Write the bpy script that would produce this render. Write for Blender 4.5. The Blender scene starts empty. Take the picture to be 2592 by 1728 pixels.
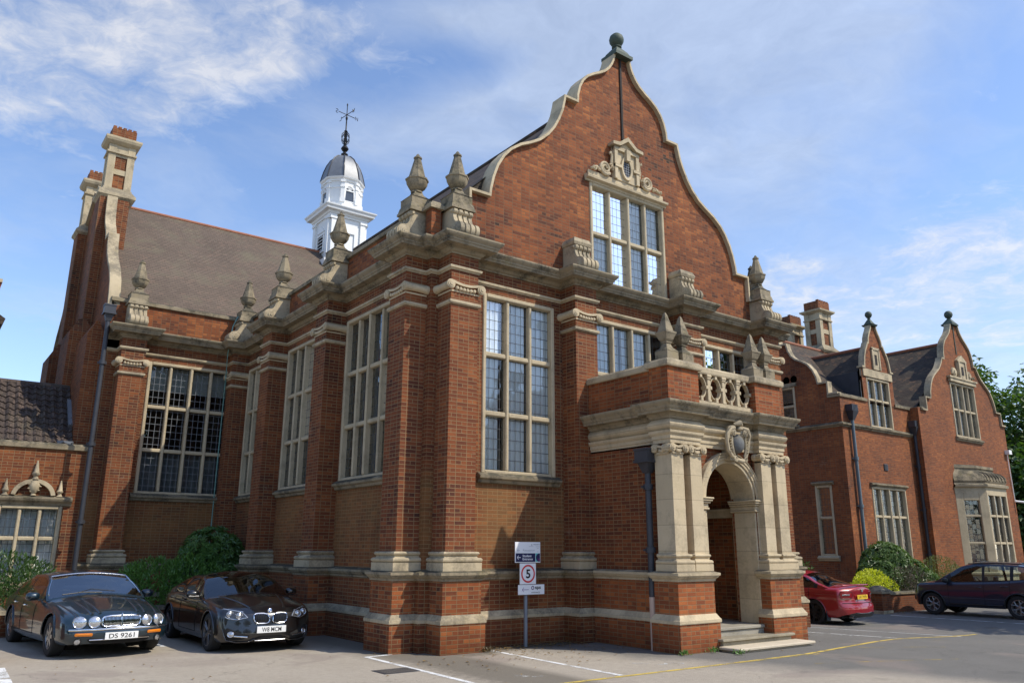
import bpy, bmesh, math, random
import numpy as np
from mathutils import Vector, Matrix
R = math.radians
S = bpy.context.scene
COL = S.collection
rnd = random.Random(7)

# ------------------------------------------------------------------ camera
cam_d = bpy.data.cameras.new("camera")
cam = bpy.data.objects.new("camera", cam_d)
COL.objects.link(cam)
S.camera = cam
CY, CP, CR = 0.644, 0.2554, 0.0034
fw = Vector((math.sin(CY)*math.cos(CP), math.cos(CY)*math.cos(CP), math.sin(CP)))
rt = Vector((math.cos(CY), -math.sin(CY), 0)); up = rt.cross(fw)
r2 = rt*math.cos(CR)+up*math.sin(CR); u2 = up*math.cos(CR)-rt*math.sin(CR)
M = Matrix((r2, u2, -fw)).transposed().to_4x4()
M.translation = Vector((-7.6662, -12.8667, 1.75))
cam.matrix_world = M
cam_d.sensor_width = 36.0
cam_d.lens = 36.0*2014.25/2592.0
cam_d.clip_start = 0.1; cam_d.clip_end = 3000

# ------------------------------------------------------------------ light
SUN = Vector((2.12, -2.70, 4.25)).normalized()      # towards the sun
EL = math.asin(SUN.z); AZ = math.atan2(SUN.x, SUN.y)
sd = bpy.data.lights.new("sun", 'SUN'); sd.energy = 3.3; sd.angle = R(0.5); sd.color = (1.0, 0.93, 0.80)
so = bpy.data.objects.new("sun", sd); COL.objects.link(so)
so.rotation_euler = (-SUN).to_track_quat('-Z', 'Y').to_euler(); so.location = (30, -40, 60)
S.view_settings.view_transform = 'Standard'; S.view_settings.look = 'None'
S.view_settings.gamma = 1.0; S.view_settings.exposure = 0.42

class NT:
    """tiny node-tree helper"""
    def __init__(s, nt): s.nt = nt
    def n(s, t, **k):
        nd = s.nt.nodes.new(t)
        for a, b in k.items():
            if a.startswith('i_'):
                key = a[2:]; key = int(key) if key.isdigit() else key.replace('_', ' ')
                s.put(nd.inputs[key], b)
            else: setattr(nd, a, b)
        return nd
    def put(s, sock, v):
        if isinstance(v, bpy.types.NodeSocket): s.nt.links.new(v, sock)
        elif isinstance(v, bpy.types.Node): s.nt.links.new(v.outputs[0], sock)
        elif isinstance(v, (tuple, list)):
            if sock.type == 'RGBA' and len(v) == 3: v = (*v, 1)
            sock.default_value = v
        else: sock.default_value = v
    def math(s, op, a, b=None, c=None, clamp=False):
        nd = s.nt.nodes.new('ShaderNodeMath'); nd.operation = op; nd.use_clamp = clamp
        for i, v in enumerate((a, b, c)):
            if v is not None: s.put(nd.inputs[i], v)
        return nd.outputs[0]
    def vmath(s, op, a, b=None, sc=None):
        nd = s.nt.nodes.new('ShaderNodeVectorMath'); nd.operation = op
        s.put(nd.inputs[0], a)
        if b is not None: s.put(nd.inputs[1], b)
        if sc is not None: s.put(nd.inputs['Scale'], sc)
        return nd.outputs['Value'] if op in ('LENGTH', 'DISTANCE', 'DOT_PRODUCT') else nd.outputs[0]
    def mix(s, f, a, b, mode='MIX'):
        nd = s.nt.nodes.new('ShaderNodeMix'); nd.data_type = 'RGBA'; nd.blend_type = mode
        s.put(nd.inputs[0], f); s.put(nd.inputs[6], a); s.put(nd.inputs[7], b)
        return nd.outputs[2]
    def ramp(s, f, stops, interp='LINEAR'):
        nd = s.nt.nodes.new('ShaderNodeValToRGB'); cr = nd.color_ramp; cr.interpolation = interp
        while len(cr.elements) < len(stops): cr.elements.new(0.5)
        for e, (p, c) in zip(cr.elements, stops):
            e.position = p
            e.color = (c, c, c, 1) if not isinstance(c, (tuple, list)) else (*c[:3], 1)
        s.put(nd.inputs[0], f)
        return nd.outputs[0]
    def noise(s, vec, scale, detail=4, rough=0.55, dist=0.0, color=False):
        nd = s.n('ShaderNodeTexNoise'); s.put(nd.inputs['Vector'], vec)
        nd.inputs['Scale'].default_value = scale; nd.inputs['Detail'].default_value = detail
        nd.inputs['Roughness'].default_value = rough; nd.inputs['Distortion'].default_value = dist
        return nd.outputs['Color' if color else 'Fac']
    def sep(s, v):
        nd = s.n('ShaderNodeSeparateXYZ'); s.put(nd.inputs[0], v); return nd.outputs
    def comb(s, x, y, z):
        nd = s.n('ShaderNodeCombineXYZ')
        for i, v in enumerate((x, y, z)): s.put(nd.inputs[i], v)
        return nd.outputs[0]
    def mapr(s, v, a, b, c=0.0, d=1.0, smooth=False):
        nd = s.n('ShaderNodeMapRange'); nd.clamp = True
        if smooth: nd.interpolation_type = 'SMOOTHSTEP'
        for i, q in enumerate((v, a, b, c, d)): s.put(nd.inputs[i], q)
        return nd.outputs[0]
    def bump(s, h, strength, dist=0.01, normal=None):
        nd = s.n('ShaderNodeBump'); s.put(nd.inputs['Height'], h)
        nd.inputs['Strength'].default_value = strength; nd.inputs['Distance'].default_value = dist
        if normal is not None: s.put(nd.inputs['Normal'], normal)
        return nd.outputs[0]

# ------------------------------------------------------------------ sky
W = bpy.data.worlds.new("World"); S.world = W; W.use_nodes = True
W.node_tree.nodes.clear()
T = NT(W.node_tree)
sky = T.n('ShaderNodeTexSky'); sky.sky_type = 'NISHITA'; sky.sun_disc = False
sky.sun_elevation = EL; sky.sun_rotation = AZ; sky.altitude = 0; sky.air_density = 1.0; sky.dust_density = 0.6; sky.ozone_density = 2.0
tc = T.n('ShaderNodeTexCoord'); D = tc.outputs['Generated']
def px_dir(u, v):                     # a photograph pixel -> direction, to place the clouds in the sky
    return (r2*((u-1296)/2014.25) - u2*((v-864)/2014.25) + fw).normalized()
def cloud(u, v, su, sv, ang=0.0):
    """soft elliptical mask round a direction of the sky (su, sv half sizes in radians)"""
    c = px_dir(u, v); e = Vector((0, 0, 1)); a = c.cross(e).normalized(); b = a.cross(c).normalized()
    a, b = a*math.cos(ang)+b*math.sin(ang), b*math.cos(ang)-a*math.sin(ang)
    x = T.math('DIVIDE', T.vmath('DOT_PRODUCT', D, tuple(a)), su)
    y = T.math('DIVIDE', T.vmath('DOT_PRODUCT', D, tuple(b)), sv)
    front = T.mapr(T.vmath('DOT_PRODUCT', D, tuple(c)), 0.2, 0.5)
    rr = T.math('ADD', T.math('MULTIPLY', x, x), T.math('MULTIPLY', y, y))
    return T.math('MULTIPLY', T.math('POWER', 2.718, T.math('MULTIPLY', rr, -1.0)), front)
def addm(*m):
    o = m[0]
    for q in m[1:]: o = T.math('ADD', o, q)
    return o
puffy = addm(cloud(560, 40, .17, .050, .1), cloud(380, 100, .10, .05), cloud(700, 110, .10, .045, .1), cloud(90, 210, .13, .085, .3), cloud(300, 230, .08, .05), cloud(30, 60, .10, .05), cloud(2380, 690, .17, .060, .12), cloud(2580, 640, .10, .06), cloud(2100, 745, .08, .04), cloud(2560, 800, .16, .06), cloud(1990, 700, .035, .03))
wispy = addm(cloud(1180, 320, .22, .040, .14), cloud(1500, 240, .16, .06, .12), cloud(1820, 200, .17, .11, -.25), cloud(1350, 40, .25, .03, .0), cloud(2100, 70, .22, .06), cloud(1950, 280, .14, .09), T.math('MULTIPLY', cloud(2300, 900, .3, .12), .9),
             T.math('MULTIPLY', cloud(100, 500, .2, .12), .35), T.math('MULTIPLY', cloud(800, 640, .06, .04), .6), T.math('MULTIPLY', cloud(500, 120, .35, .12), .15))
z = T.math('ADD', T.sep(D)[2], 0.12)
P = T.vmath('DIVIDE', D, T.comb(z, z, z))
warp = T.vmath('ADD', P, T.vmath('SCALE', T.vmath('SUBTRACT', T.noise(P, 3.0, 4, .55, color=True), (.5, .5, .5)), sc=.30))
n1 = T.noise(warp, 6.5, 10, .66)
n2 = T.noise(T.vmath('MULTIPLY', warp, (1.0, 1.6, 1)), 2.2, 9, .58)
gl = T.mapr(T.noise(warp, .9, 5, .55), .50, .75)
away = T.mapr(T.vmath('DOT_PRODUCT', D, tuple(fw)), .65, .2)          # ordinary scattered clouds behind the viewer
fac_p = T.mapr(T.math('ADD', T.math('MULTIPLY', T.math('MINIMUM', puffy, 1.15), .40), T.math('MULTIPLY', T.math('SUBTRACT', n1, .68), 1.35)), -.06, 0.40)
fac_w = T.math('MULTIPLY', T.mapr(T.math('ADD', T.math('MULTIPLY', T.math('MINIMUM', wispy, 1.2), .50), T.math('MULTIPLY', T.math('SUBTRACT', n2, .60), 1.1)), -.05, 0.48), .72)
fac = T.math('MAXIMUM', T.math('MAXIMUM', fac_p, fac_w), T.math('MULTIPLY', T.math('MULTIPLY', gl, away), .8))
shade = T.mapr(n1, .30, .70, 3.5, 4.9)
ccol = T.mix(fac_p, (0.84, 0.93, 1.06), (1.02, 1.0, 0.98))
ccol = T.vmath('SCALE', ccol, sc=shade)
blue = T.mix(1.0, sky.outputs[0], (1.06, 1.08, 1.16), 'MULTIPLY')
bg = T.n('ShaderNodeBackground'); T.put(bg.inputs[0], T.mix(T.math('MULTIPLY', fac, .66), blue, ccol)); bg.inputs[1].default_value = 0.15
wo = T.n('ShaderNodeOutputWorld'); T.put(wo.inputs[0], bg)

# ------------------------------------------------------------------ objects
def wmat(o):
    m = o.matrix_basis.copy()
    while o.parent is not None:
        o = o.parent; m = o.matrix_basis @ m
    return m
def setp(o, label=None, cat=None, group=None, kind=None):
    if label: o['label'] = label
    if cat: o['category'] = cat
    if group: o['group'] = group
    if kind: o['kind'] = kind
    return o
def thing(name, label, cat, loc=(0, 0, 0), rz=0.0, group=None):
    o = bpy.data.objects.new(name, None); COL.objects.link(o)
    o.empty_display_size = .3; o.location = loc; o.rotation_euler = (0, 0, rz)
    return setp(o, label, cat, group)
def copy_tree(o, parent=None):
    c = o.copy(); COL.objects.link(c); c.parent = parent
    for ch in list(o.children): copy_tree(ch, c)
    return c

class MB:
    """collects geometry, becomes ONE mesh object"""
    def __init__(s): s.v = []; s.f = []; s.mi = []; s.cur = 0; s.uvs = None
    def add(s, vs, fs):
        b = len(s.v); s.v += [Vector(q) for q in vs]
        for q in fs: s.f.append([b+i for i in q]); s.mi.append(s.cur)
    def quad(s, a, b, c, d): s.add((a, b, c, d), ((0, 1, 2, 3),))
    def box(s, x0, x1, y0, y1, z0, z1):
        s.add([(x, y, z) for z in (z0, z1) for y in (y0, y1) for x in (x0, x1)],
              [(0, 2, 3, 1), (4, 5, 7, 6), (0, 1, 5, 4), (2, 6, 7, 3), (0, 4, 6, 2), (1, 3, 7, 5)])
    def obox(s, c, ax, ay, az):      # centre and three half-axis vectors
        c = Vector(c); ax = Vector(ax); ay = Vector(ay); az = Vector(az)
        s.add([c+ax*i+ay*j+az*k for k in (-1, 1) for j in (-1, 1) for i in (-1, 1)],
              [(0, 2, 3, 1), (4, 5, 7, 6), (0, 1, 5, 4), (2, 6, 7, 3), (0, 4, 6, 2), (1, 3, 7, 5)])
    def frustum(s, x, y, z0, z1, h0, h1, g0=None, g1=None):   # square section, half sizes h
        g0 = h0 if g0 is None else g0; g1 = h1 if g1 is None else g1
        s.add([(x-h0, y-g0, z0), (x+h0, y-g0, z0), (x+h0, y+g0, z0), (x-h0, y+g0, z0),
               (x-h1, y-g1, z1), (x+h1, y-g1, z1), (x+h1, y+g1, z1), (x-h1, y+g1, z1)],
              [(3, 2, 1, 0), (4, 5, 6, 7), (0, 1, 5, 4), (1, 2, 6, 5), (2, 3, 7, 6), (3, 0, 4, 7)])
    def lathe(s, prof, seg=16, c=(0, 0, 0), rot=0.0, axis='z'):
        c = Vector(c); vs = []; fs = []
        for (r, h) in prof:
            for k in range(seg):
                a = rot+2*math.pi*k/seg
                p = Vector((r*math.cos(a), r*math.sin(a), h))
                if axis == 'y': p = Vector((p.x, -p.z, p.y))
                elif axis == 'x': p = Vector((p.z, p.x, p.y))
                vs.append(c+p)
        for i in range(len(prof)-1):
            for k in range(seg):
                k2 = (k+1) % seg
                fs.append((i*seg+k, i*seg+k2, (i+1)*seg+k2, (i+1)*seg+k))
        fs.append(tuple(reversed(range(seg)))); n = (len(prof)-1)*seg; fs.append(tuple(n+k for k in range(seg)))
        s.add(vs, fs)
    def tube(s, pts, r, seg=8, taper=None):
        pts = [Vector(p) for p in pts]; vs = []; fs = []; prev = None
        for i, p in enumerate(pts):
            t = (pts[min(i+1, len(pts)-1)]-pts[max(i-1, 0)]).normalized()
            ref = Vector((0, 0, 1)) if abs(t.z) < .95 else Vector((1, 0, 0))
            a = t.cross(ref).normalized()
            if prev is not None and a.dot(prev) < 0: a = -a
            prev = a; b = t.cross(a)
            rr = r[i] if isinstance(r, (list, tuple)) else r
            for k in range(seg):
                w = 2*math.pi*k/seg; vs.append(p+a*(rr*math.cos(w))+b*(rr*math.sin(w)))
        for i in range(len(pts)-1):
            for k in range(seg):
                k2 = (k+1) % seg; fs.append((i*seg+k, i*seg+k2, (i+1)*seg+k2, (i+1)*seg+k))
        fs.append(tuple(reversed(range(seg)))); n = (len(pts)-1)*seg; fs.append(tuple(n+k for k in range(seg)))
        s.add(vs, fs)
    def extrude(s, outline, o, ux, uy, un, d):
        """closed 2-D outline in the plane (o; ux, uy) pushed along un from 0 to d"""
        o = Vector(o); ux = Vector(ux); uy = Vector(uy); un = Vector(un); n = len(outline)
        a = [o+ux*p[0]+uy*p[1] for p in outline]; b = [q+un*d for q in a]
        s.add(a+b, [tuple(range(n)), tuple(reversed(range(n, 2*n)))]+[(i, n+i, n+(i+1) % n, (i+1) % n) for i in range(n)])
    def sweep(s, path, prof, closed=False, cap=False):
        """profile (offset outwards, z) swept along a plan polyline; outwards = right of the direction of travel"""
        rows = []
        for (e, zz) in prof:
            rows.append([Vector((p[0], p[1], zz)) for p in offset(path, e, closed)])
        n = len(path); m = n if closed else n-1
        for i in range(len(prof)-1):
            for k in range(m):
                k2 = (k+1) % n
                s.add((rows[i][k], rows[i][k2], rows[i+1][k2], rows[i+1][k]), ((0, 1, 2, 3),))
        if cap and not closed:
            s.add([r[0] for r in rows], (tuple(range(len(rows))),)); s.add([r[-1] for r in rows], (tuple(reversed(range(len(rows)))),))
        if cap and closed: s.add(rows[-1], (tuple(range(n)),))
    def build(s, name, mat, parent=None, smooth=None, bevel=0, fixn=True, label=None, uvscale=1.0, weld=False):
        inv = wmat(parent).inverted() if parent is not None else Matrix()
        me = bpy.data.meshes.new(name)
        me.from_pydata([tuple(q) for q in s.v], [], s.f)
        for m in (mat if isinstance(mat, (list, tuple)) else [mat]): me.materials.append(m)
        for p, i in zip(me.polygons, s.mi): p.material_index = i
        if fixn or weld:
            bm = bmesh.new(); bm.from_mesh(me)
            if weld: bmesh.ops.remove_doubles(bm, verts=bm.verts, dist=1e-4)
            if fixn: bmesh.ops.recalc_face_normals(bm, faces=bm.faces)
            bm.to_mesh(me); bm.free()
        uv = me.uv_layers.new(name="UVMap").data
        co = [v.co for v in me.vertices]
        for p in me.polygons:
            n = p.normal; ax, ay, az = abs(n.x), abs(n.y), abs(n.z)
            for li, vi in zip(p.loop_indices, p.vertices):
                c = co[vi]
                if az > .85: q = (c.x, c.y)
                elif ax > ay*1.02: q = (c.y+.03, c.z if az < .5 else c.z/max(.2, math.sqrt(1-az*az)))
                else: q = (c.x, c.z if az < .5 else c.z/max(.2, math.sqrt(1-az*az)))
                uv[li].uv = (q[0]*uvscale, q[1]*uvscale)
        me.transform(inv)
        if smooth is not None:
            for p in me.polygons: p.use_smooth = True
            me.set_sharp_from_angle(angle=R(smooth))
        o = bpy.data.objects.new(name, me); COL.objects.link(o)
        if parent is not None: o.parent = parent
        if label: o['label'] = label
        if bevel:
            b = o.modifiers.new('bevel', 'BEVEL'); b.width = bevel; b.segments = 1; b.limit_method = 'ANGLE'; b.angle_limit = R(40)
        return o

def offset(path, e, closed=False):
    n = len(path); out = []
    def nrm(a, b):
        dx, dy = b[0]-a[0], b[1]-a[1]; l = math.hypot(dx, dy) or 1
        return (dy/l, -dx/l)
    for i in range(n):
        if closed or 0 < i < n-1:
            n1 = nrm(path[i-1], path[i]); n2 = nrm(path[i], path[(i+1) % n])
            k = 1+n1[0]*n2[0]+n1[1]*n2[1]
            if k < .05: k = 2; n2 = n1
            v = ((n1[0]+n2[0])/k, (n1[1]+n2[1])/k)
        elif i == 0: v = nrm(path[0], path[1])
        else: v = nrm(path[-2], path[-1])
        out.append((path[i][0]+v[0]*e, path[i][1]+v[1]*e))
    return out
def panel(mb, p0, p1, z0, z1, holes=(), reveal=.25):
    """vertical wall from p0 to p1 (plan), outside on the right; holes (u0,u1,z0,z1) get reveals going inwards"""
    a = Vector((p0[0], p0[1], 0)); d = Vector((p1[0]-p0[0], p1[1]-p0[1], 0)); L = d.length; d.normalize()
    inn = Vector((-d.y, d.x, 0))
    us = sorted({0, L}|{h[0] for h in holes}|{h[1] for h in holes}); zs = sorted({z0, z1}|{h[2] for h in holes}|{h[3] for h in holes})
    pt = lambda u, zz, k=0: a+d*u+inn*k+Vector((0, 0, zz))
    for i in range(len(us)-1):
        for j in range(len(zs)-1):
            cu = (us[i]+us[i+1])/2; cz = (zs[j]+zs[j+1])/2
            if any(h[0] < cu < h[1] and h[2] < cz < h[3] for h in holes): continue
            mb.quad(pt(us[i], zs[j]), pt(us[i+1], zs[j]), pt(us[i+1], zs[j+1]), pt(us[i], zs[j+1]))
    for (u0, u1, h0, h1) in holes:
        mb.quad(pt(u0, h0), pt(u0, h0, reveal), pt(u0, h1, reveal), pt(u0, h1))
        mb.quad(pt(u1, h0), pt(u1, h1), pt(u1, h1, reveal), pt(u1, h0, reveal))
        mb.quad(pt(u0, h1), pt(u0, h1, reveal), pt(u1, h1, reveal), pt(u1, h1))
        mb.quad(pt(u0, h0), pt(u1, h0), pt(u1, h0, reveal), pt(u0, h0, reveal))

# ------------------------------------------------------------------ materials
def mat(name):
    m = bpy.data.materials.new(name); m.use_nodes = True; m.node_tree.nodes.clear()
    t = NT(m.node_tree); b = t.n('ShaderNodeBsdfPrincipled'); o = t.n('ShaderNodeOutputMaterial'); t.put(o.inputs[0], b)
    return m, t, b
def m_plain(name, col, rough=.6, metal=0.0, coat=0.0, var=.12, scale=6, bump=0.0, spec=.5):
    m, t, b = mat(name); P = t.n('ShaderNodeNewGeometry').outputs['Position']
    nz = t.noise(P, scale, 5, .6)
    c = t.mix(nz, tuple(max(0, q*(1-var)) for q in col), tuple(min(1, q*(1+var)) for q in col))
    t.put(b.inputs['Base Color'], c); b.inputs['Roughness'].default_value = rough; b.inputs['Metallic'].default_value = metal
    b.inputs['Coat Weight'].default_value = coat; b.inputs['Coat Roughness'].default_value = .03
    b.inputs['Specular IOR Level'].default_value = spec
    if bump: t.put(b.inputs['Normal'], t.bump(t.noise(P, scale*6, 4), bump, .01))
    return m
def m_brick(name, stops, mortar=(.33, .215, .11), stain=(.30, .18, .065), stain_lo=.0, seed=0.0, dark=(.045, .03, .026), grime=.5, rough_bump=.6, vary=.5):
    """English-bond brickwork on metre UVs: every brick its own tint, mortar joints, soot and mineral stains"""
    m, t, b = mat(name)
    uv = t.n('ShaderNodeUVMap').outputs[0]; uv = t.vmath('ADD', uv, (seed, seed*.37, 0))
    wob = t.vmath('ADD', uv, t.vmath('SCALE', t.vmath('SUBTRACT', t.noise(uv, 7, 2, .5, color=True), (.5, .5, .5)), sc=.010))
    bt = t.n('ShaderNodeTexBrick', offset=.5, offset_frequency=2, squash=2.0, squash_frequency=2)
    t.put(bt.inputs['Vector'], wob); t.put(bt.inputs['Color1'], (0, 0, 0)); t.put(bt.inputs['Color2'], (1, 1, 1)); t.put(bt.inputs['Mortar'], (.5, .5, .5))
    bt.inputs['Scale'].default_value = 1; bt.inputs['Brick Width'].default_value = .118; bt.inputs['Row Height'].default_value = .0725
    bt.inputs['Mortar Size'].default_value = .0068; bt.inputs['Mortar Smooth'].default_value = .3; bt.inputs['Bias'].default_value = 0
    P = t.n('ShaderNodeNewGeometry').outputs['Position']
    clump = t.noise(P, .55, 4, .6)
    v = t.math('ADD', t.math('ADD', t.math('MULTIPLY', t.math('SUBTRACT', bt.outputs['Color'], .5), vary), t.math('MULTIPLY', t.math('SUBTRACT', clump, .5), 1.3)), .5)
    col = t.ramp(v, stops)
    spk = t.noise(uv, 55, 4, .65)
    col = t.mix(t.mapr(spk, .3, .7, .0, .45), col, t.mix(1.0, col, (.55, .5, .48), 'MULTIPLY'))
    col = t.mix(t.mapr(bt.outputs['Fac'], 0, .8), col, t.mix(t.noise(P, 3, 3), tuple(q*.55 for q in mortar), mortar))
    # soot and mineral stains with shapes of their own
    g1 = t.noise(t.vmath('MULTIPLY', P, (1, 1, .45)), .9, 6, .6)
    col = t.mix(t.mapr(g1, .50, .78, 0, grime), col, t.mix(1.0, col, (.38, .34, .32), 'MULTIPLY'))
    zg = t.math('ADD', t.sep(P)[2], t.math('MULTIPLY', t.noise(P, 2.2, 5, .6), -.7))
    col = t.mix(t.mapr(zg, .05, -.30, 0, .55), col, t.mix(1.0, col, (.42, .38, .33), 'MULTIPLY'))
    eff = t.math('MULTIPLY', t.mapr(t.noise(P, 1.7, 6, .7), .62, .74), t.mapr(t.noise(P, 16, 3), .4, .6, .2, 1))
    col = t.mix(t.math('MULTIPLY', eff, .30), col, (.42, .34, .25))
    if stain_lo:
        zz = t.sep(P)[2]
        zm = t.math('MULTIPLY', t.mapr(zz, 1.1, 1.9), t.mapr(zz, 3.3, 2.9))
        g2 = t.noise(t.vmath('ADD', P, (3.3, 1.7, 0)), 1.1, 5, .55)
        col = t.mix(t.math('MULTIPLY', t.math('MULTIPLY', zm, t.mapr(g2, .30, .60)), stain_lo), col, t.mix(.38, col, stain))
    t.put(b.inputs['Base Color'], col); b.inputs['Roughness'].default_value = .85; b.inputs['Specular IOR Level'].default_value = .25
    h = t.math('ADD', t.math('MULTIPLY', bt.outputs['Fac'], -1.0), t.math('MULTIPLY', spk, .5))
    t.put(b.inputs['Normal'], t.bump(h, rough_bump, .012))
    return m
BR = [(0.04, (.050, .027, .020)), (.16, (.110, .038, .022)), (.45, (.195, .060, .025)), (.70, (.250, .078, .029)), (.95, (.36, .125, .042))]
def tint(st, k, hue=(1, 1, 1)): return [(p, tuple(c[i]*k*hue[i] for i in range(3))) for p, c in st]
brick = m_brick('brick_main', BR, stain_lo=.0)
brick_stain = m_brick('brick_wall_stained', tint(BR, .95), stain_lo=.95, seed=1.3, mortar=(.33, .22, .11))
brick_bright = m_brick('brick_plinth', vary=.62, stops=tint(BR, 1.25, (1.05, 1, .9)), seed=2.1, grime=.6)
brick_new = m_brick('brick_porch', vary=.5, stops=tint(BR, 1.45, (1.05, 1, .9)), seed=3.7, grime=.5)
brick_gable = m_brick('brick_gable', vary=.6, stops=tint(BR, 1.12, (1.05, 1.05, 1)), seed=5.2, grime=.55, mortar=(.22, .135, .075))
brick_right = m_brick('brick_right', vary=.42, stops=tint(BR, 1.25, (1.03, 1.06, 1.0)), seed=4.4, grime=.45, mortar=(.25, .16, .09))
brick_far = m_brick('brick_side', tint(BR, .95), seed=6.4, grime=.4)

def m_stone(name, col=(.56, .46, .31), dirt=(.12, .105, .08), amt=.6, top=.8, scale=1.6, joint=0):
    """buff limestone: lichen and soot patches, more of them on upward faces where rain sits"""
    m, t, b = mat(name); g = t.n('ShaderNodeNewGeometry'); P = g.outputs['Position']
    c = t.mix(t.noise(P, 2.2, 4), tuple(q*.86 for q in col), tuple(min(1, q*1.12) for q in col))
    big = t.noise(P, scale, 7, .65, .3); fine = t.noise(P, 22, 5, .6)
    d = t.math('ADD', t.math('MULTIPLY', big, .75), t.math('MULTIPLY', fine, .25))
    upf = t.math('MAXIMUM', t.sep(g.outputs['Normal'])[2], 0.0)
    th = t.math('SUBTRACT', .54, t.math('MULTIPLY', upf, .16*top))
    f = t.mapr(t.math('SUBTRACT', d, th), -.06, .10, 0, amt)
    c = t.mix(f, c, dirt)
    c = t.mix(t.math('MULTIPLY', t.mapr(t.noise(P, 4.3, 3), .55, .75), .25*amt), c, (.30, .24, .08))
    if joint:
        q = t.math('FRACT', t.math('DIVIDE', t.math('ADD', t.sep(P)[2], .11), joint)); cell = t.math('FLOOR', t.math('DIVIDE', t.math('ADD', t.sep(P)[2], .11), joint))
        wn = t.n('ShaderNodeTexWhiteNoise', noise_dimensions='1D'); t.put(wn.inputs['W'], cell)
        c = t.mix(t.math('MULTIPLY', wn.outputs['Value'], .30), c, t.mix(1.0, c, (.78, .74, .66), 'MULTIPLY')); c = t.mix(t.math('MULTIPLY', t.math('LESS_THAN', q, .020), .55), c, (.16, .13, .09))
    streak = t.noise(t.vmath('MULTIPLY', P, (6, 6, .7)), 1.0, 5, .6)
    c = t.mix(t.mapr(streak, .52, .72, 0, .45*amt), c, tuple(q*1.6 for q in dirt))
    t.put(b.inputs['Base Color'], c); b.inputs['Roughness'].default_value = .9; b.inputs['Specular IOR Level'].default_value = .2
    t.put(b.inputs['Normal'], t.bump(t.math('ADD', fine, t.math('MULTIPLY', big, .8)), .5, .012))
    return m
stone = m_stone('stone_dressed', (.50, .41, .27), amt=.75)
stone_clean = m_stone('stone_porch', (.58, .475, .315), amt=.4, top=.6, joint=.46)
stone_old = m_stone('stone_weathered', (.31, .255, .17), dirt=(.055, .052, .04), amt=.9, top=1.0, scale=2.4)
stone_win = m_stone('stone_window', (.52, .43, .285), amt=.35, top=.6)

def m_tiles(name, c1, c2, w=.17, h=.10, moss=0.0, bump=.8, far=(.30, .12, .06), fa=.0, vary=.6):
    m, t, b = mat(name); uv = t.n('ShaderNodeUVMap').outputs[0]
    bt = t.n('ShaderNodeTexBrick', offset=.5, offset_frequency=2, squash=1.0, squash_frequency=2)
    t.put(bt.inputs['Vector'], uv); t.put(bt.inputs['Color1'], (0, 0, 0)); t.put(bt.inputs['Color2'], (1, 1, 1)); t.put(bt.inputs['Mortar'], (.1, .1, .1))
    bt.inputs['Scale'].default_value = 1; bt.inputs['Brick Width'].default_value = w; bt.inputs['Row Height'].default_value = h
    bt.inputs['Mortar Size'].default_value = .006; bt.inputs['Mortar Smooth'].default_value = .2; bt.inputs['Bias'].default_value = 0
    P = t.n('ShaderNodeNewGeometry').outputs['Position']
    v = t.math('ADD', t.math('MULTIPLY', bt.outputs['Color'], vary), t.math('MULTIPLY', t.noise(P, .5, 5, .6), 1.1-vary))
    c = t.ramp(v, [(.15, c1), (.8, c2)])
    c = t.mix(t.math('MULTIPLY', t.mapr(bt.outputs['Color'], .82, .9), fa), c, far)
    c = t.mix(t.mapr(bt.outputs['Fac'], 0, 1, 0, .45), c, tuple(q*.35 for q in c1))
    if moss: c = t.mix(t.mapr(t.noise(P, 1.3, 6, .65), .5, .7, 0, moss), c, (.16, .145, .09))
    b.inputs['Roughness'].default_value = .8; b.inputs['Specular IOR Level'].default_value = .3
    y = t.math('FRACT', t.math('DIVIDE', t.sep(uv)[1], h))
    t.put(b.inputs['Base Color'], t.mix(t.mapr(y, .80, .97, 0, .6), c, tuple(q*.3 for q in c1)))  # row shading under each tile overlap is put into the colour
    hgt = t.math('ADD', t.math('MULTIPLY', t.math('SUBTRACT', 1.0, y), 1.0), t.math('MULTIPLY', bt.outputs['Color'], .35))
    t.put(b.inputs['Normal'], t.bump(hgt, bump, .02))
    return m
tiles_brown = m_tiles('roof_tiles_brown', (.085, .062, .045), (.155, .115, .085), w=.17, h=.12, moss=.5, fa=.05, bump=1.0, vary=.28)
tiles_dark = m_tiles('roof_tiles_dark', (.026, .020, .015), (.072, .050, .034), h=.13, fa=.45, far=(.15, .08, .04), vary=.45, moss=.25)
tiles_pan = m_tiles('roof_pantiles', (.040, .030, .026), (.085, .062, .05), w=.22, h=.26, moss=.2, fa=.25, far=(.15, .10, .08))
terracotta = m_plain('terracotta_ridge', (.30, .115, .06), .8, var=.35, scale=4)
lead = m_plain('lead_sheet', (.19, .20, .215), .5, .25, var=.35, scale=5)
lead_dark = m_plain('lead_pipe', (.05, .053, .063), .5, .2, var=.35, scale=4)
pipe_blue = m_plain('painted_pipe', (.12, .16, .18), .5, var=.25, scale=5)
pipe_pink = m_plain('pipe_primer', (.52, .38, .30), .7, var=.12)
iron = m_plain('wrought_iron', (.012, .012, .014), .5, .3)
copper = m_plain('weathered_copper', (.055, .075, .055), .7, .0, var=.4, scale=9)
white_paint = m_plain('white_paint', (.80, .80, .78), .55, var=.06, scale=3)
soot = m_plain('soot_and_opening_black', (.022, .018, .016), .9, var=.3)  # also fills the openings, where flat black stands in for their shade
cable_green = m_plain('green_cable', (.16, .34, .30), .5, var=.1)
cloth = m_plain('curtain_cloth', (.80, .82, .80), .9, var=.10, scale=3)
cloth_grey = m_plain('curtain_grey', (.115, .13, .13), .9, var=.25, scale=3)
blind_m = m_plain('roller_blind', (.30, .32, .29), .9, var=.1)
dark_room = m_plain('dark_room', (.018, .018, .018), .9)
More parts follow.
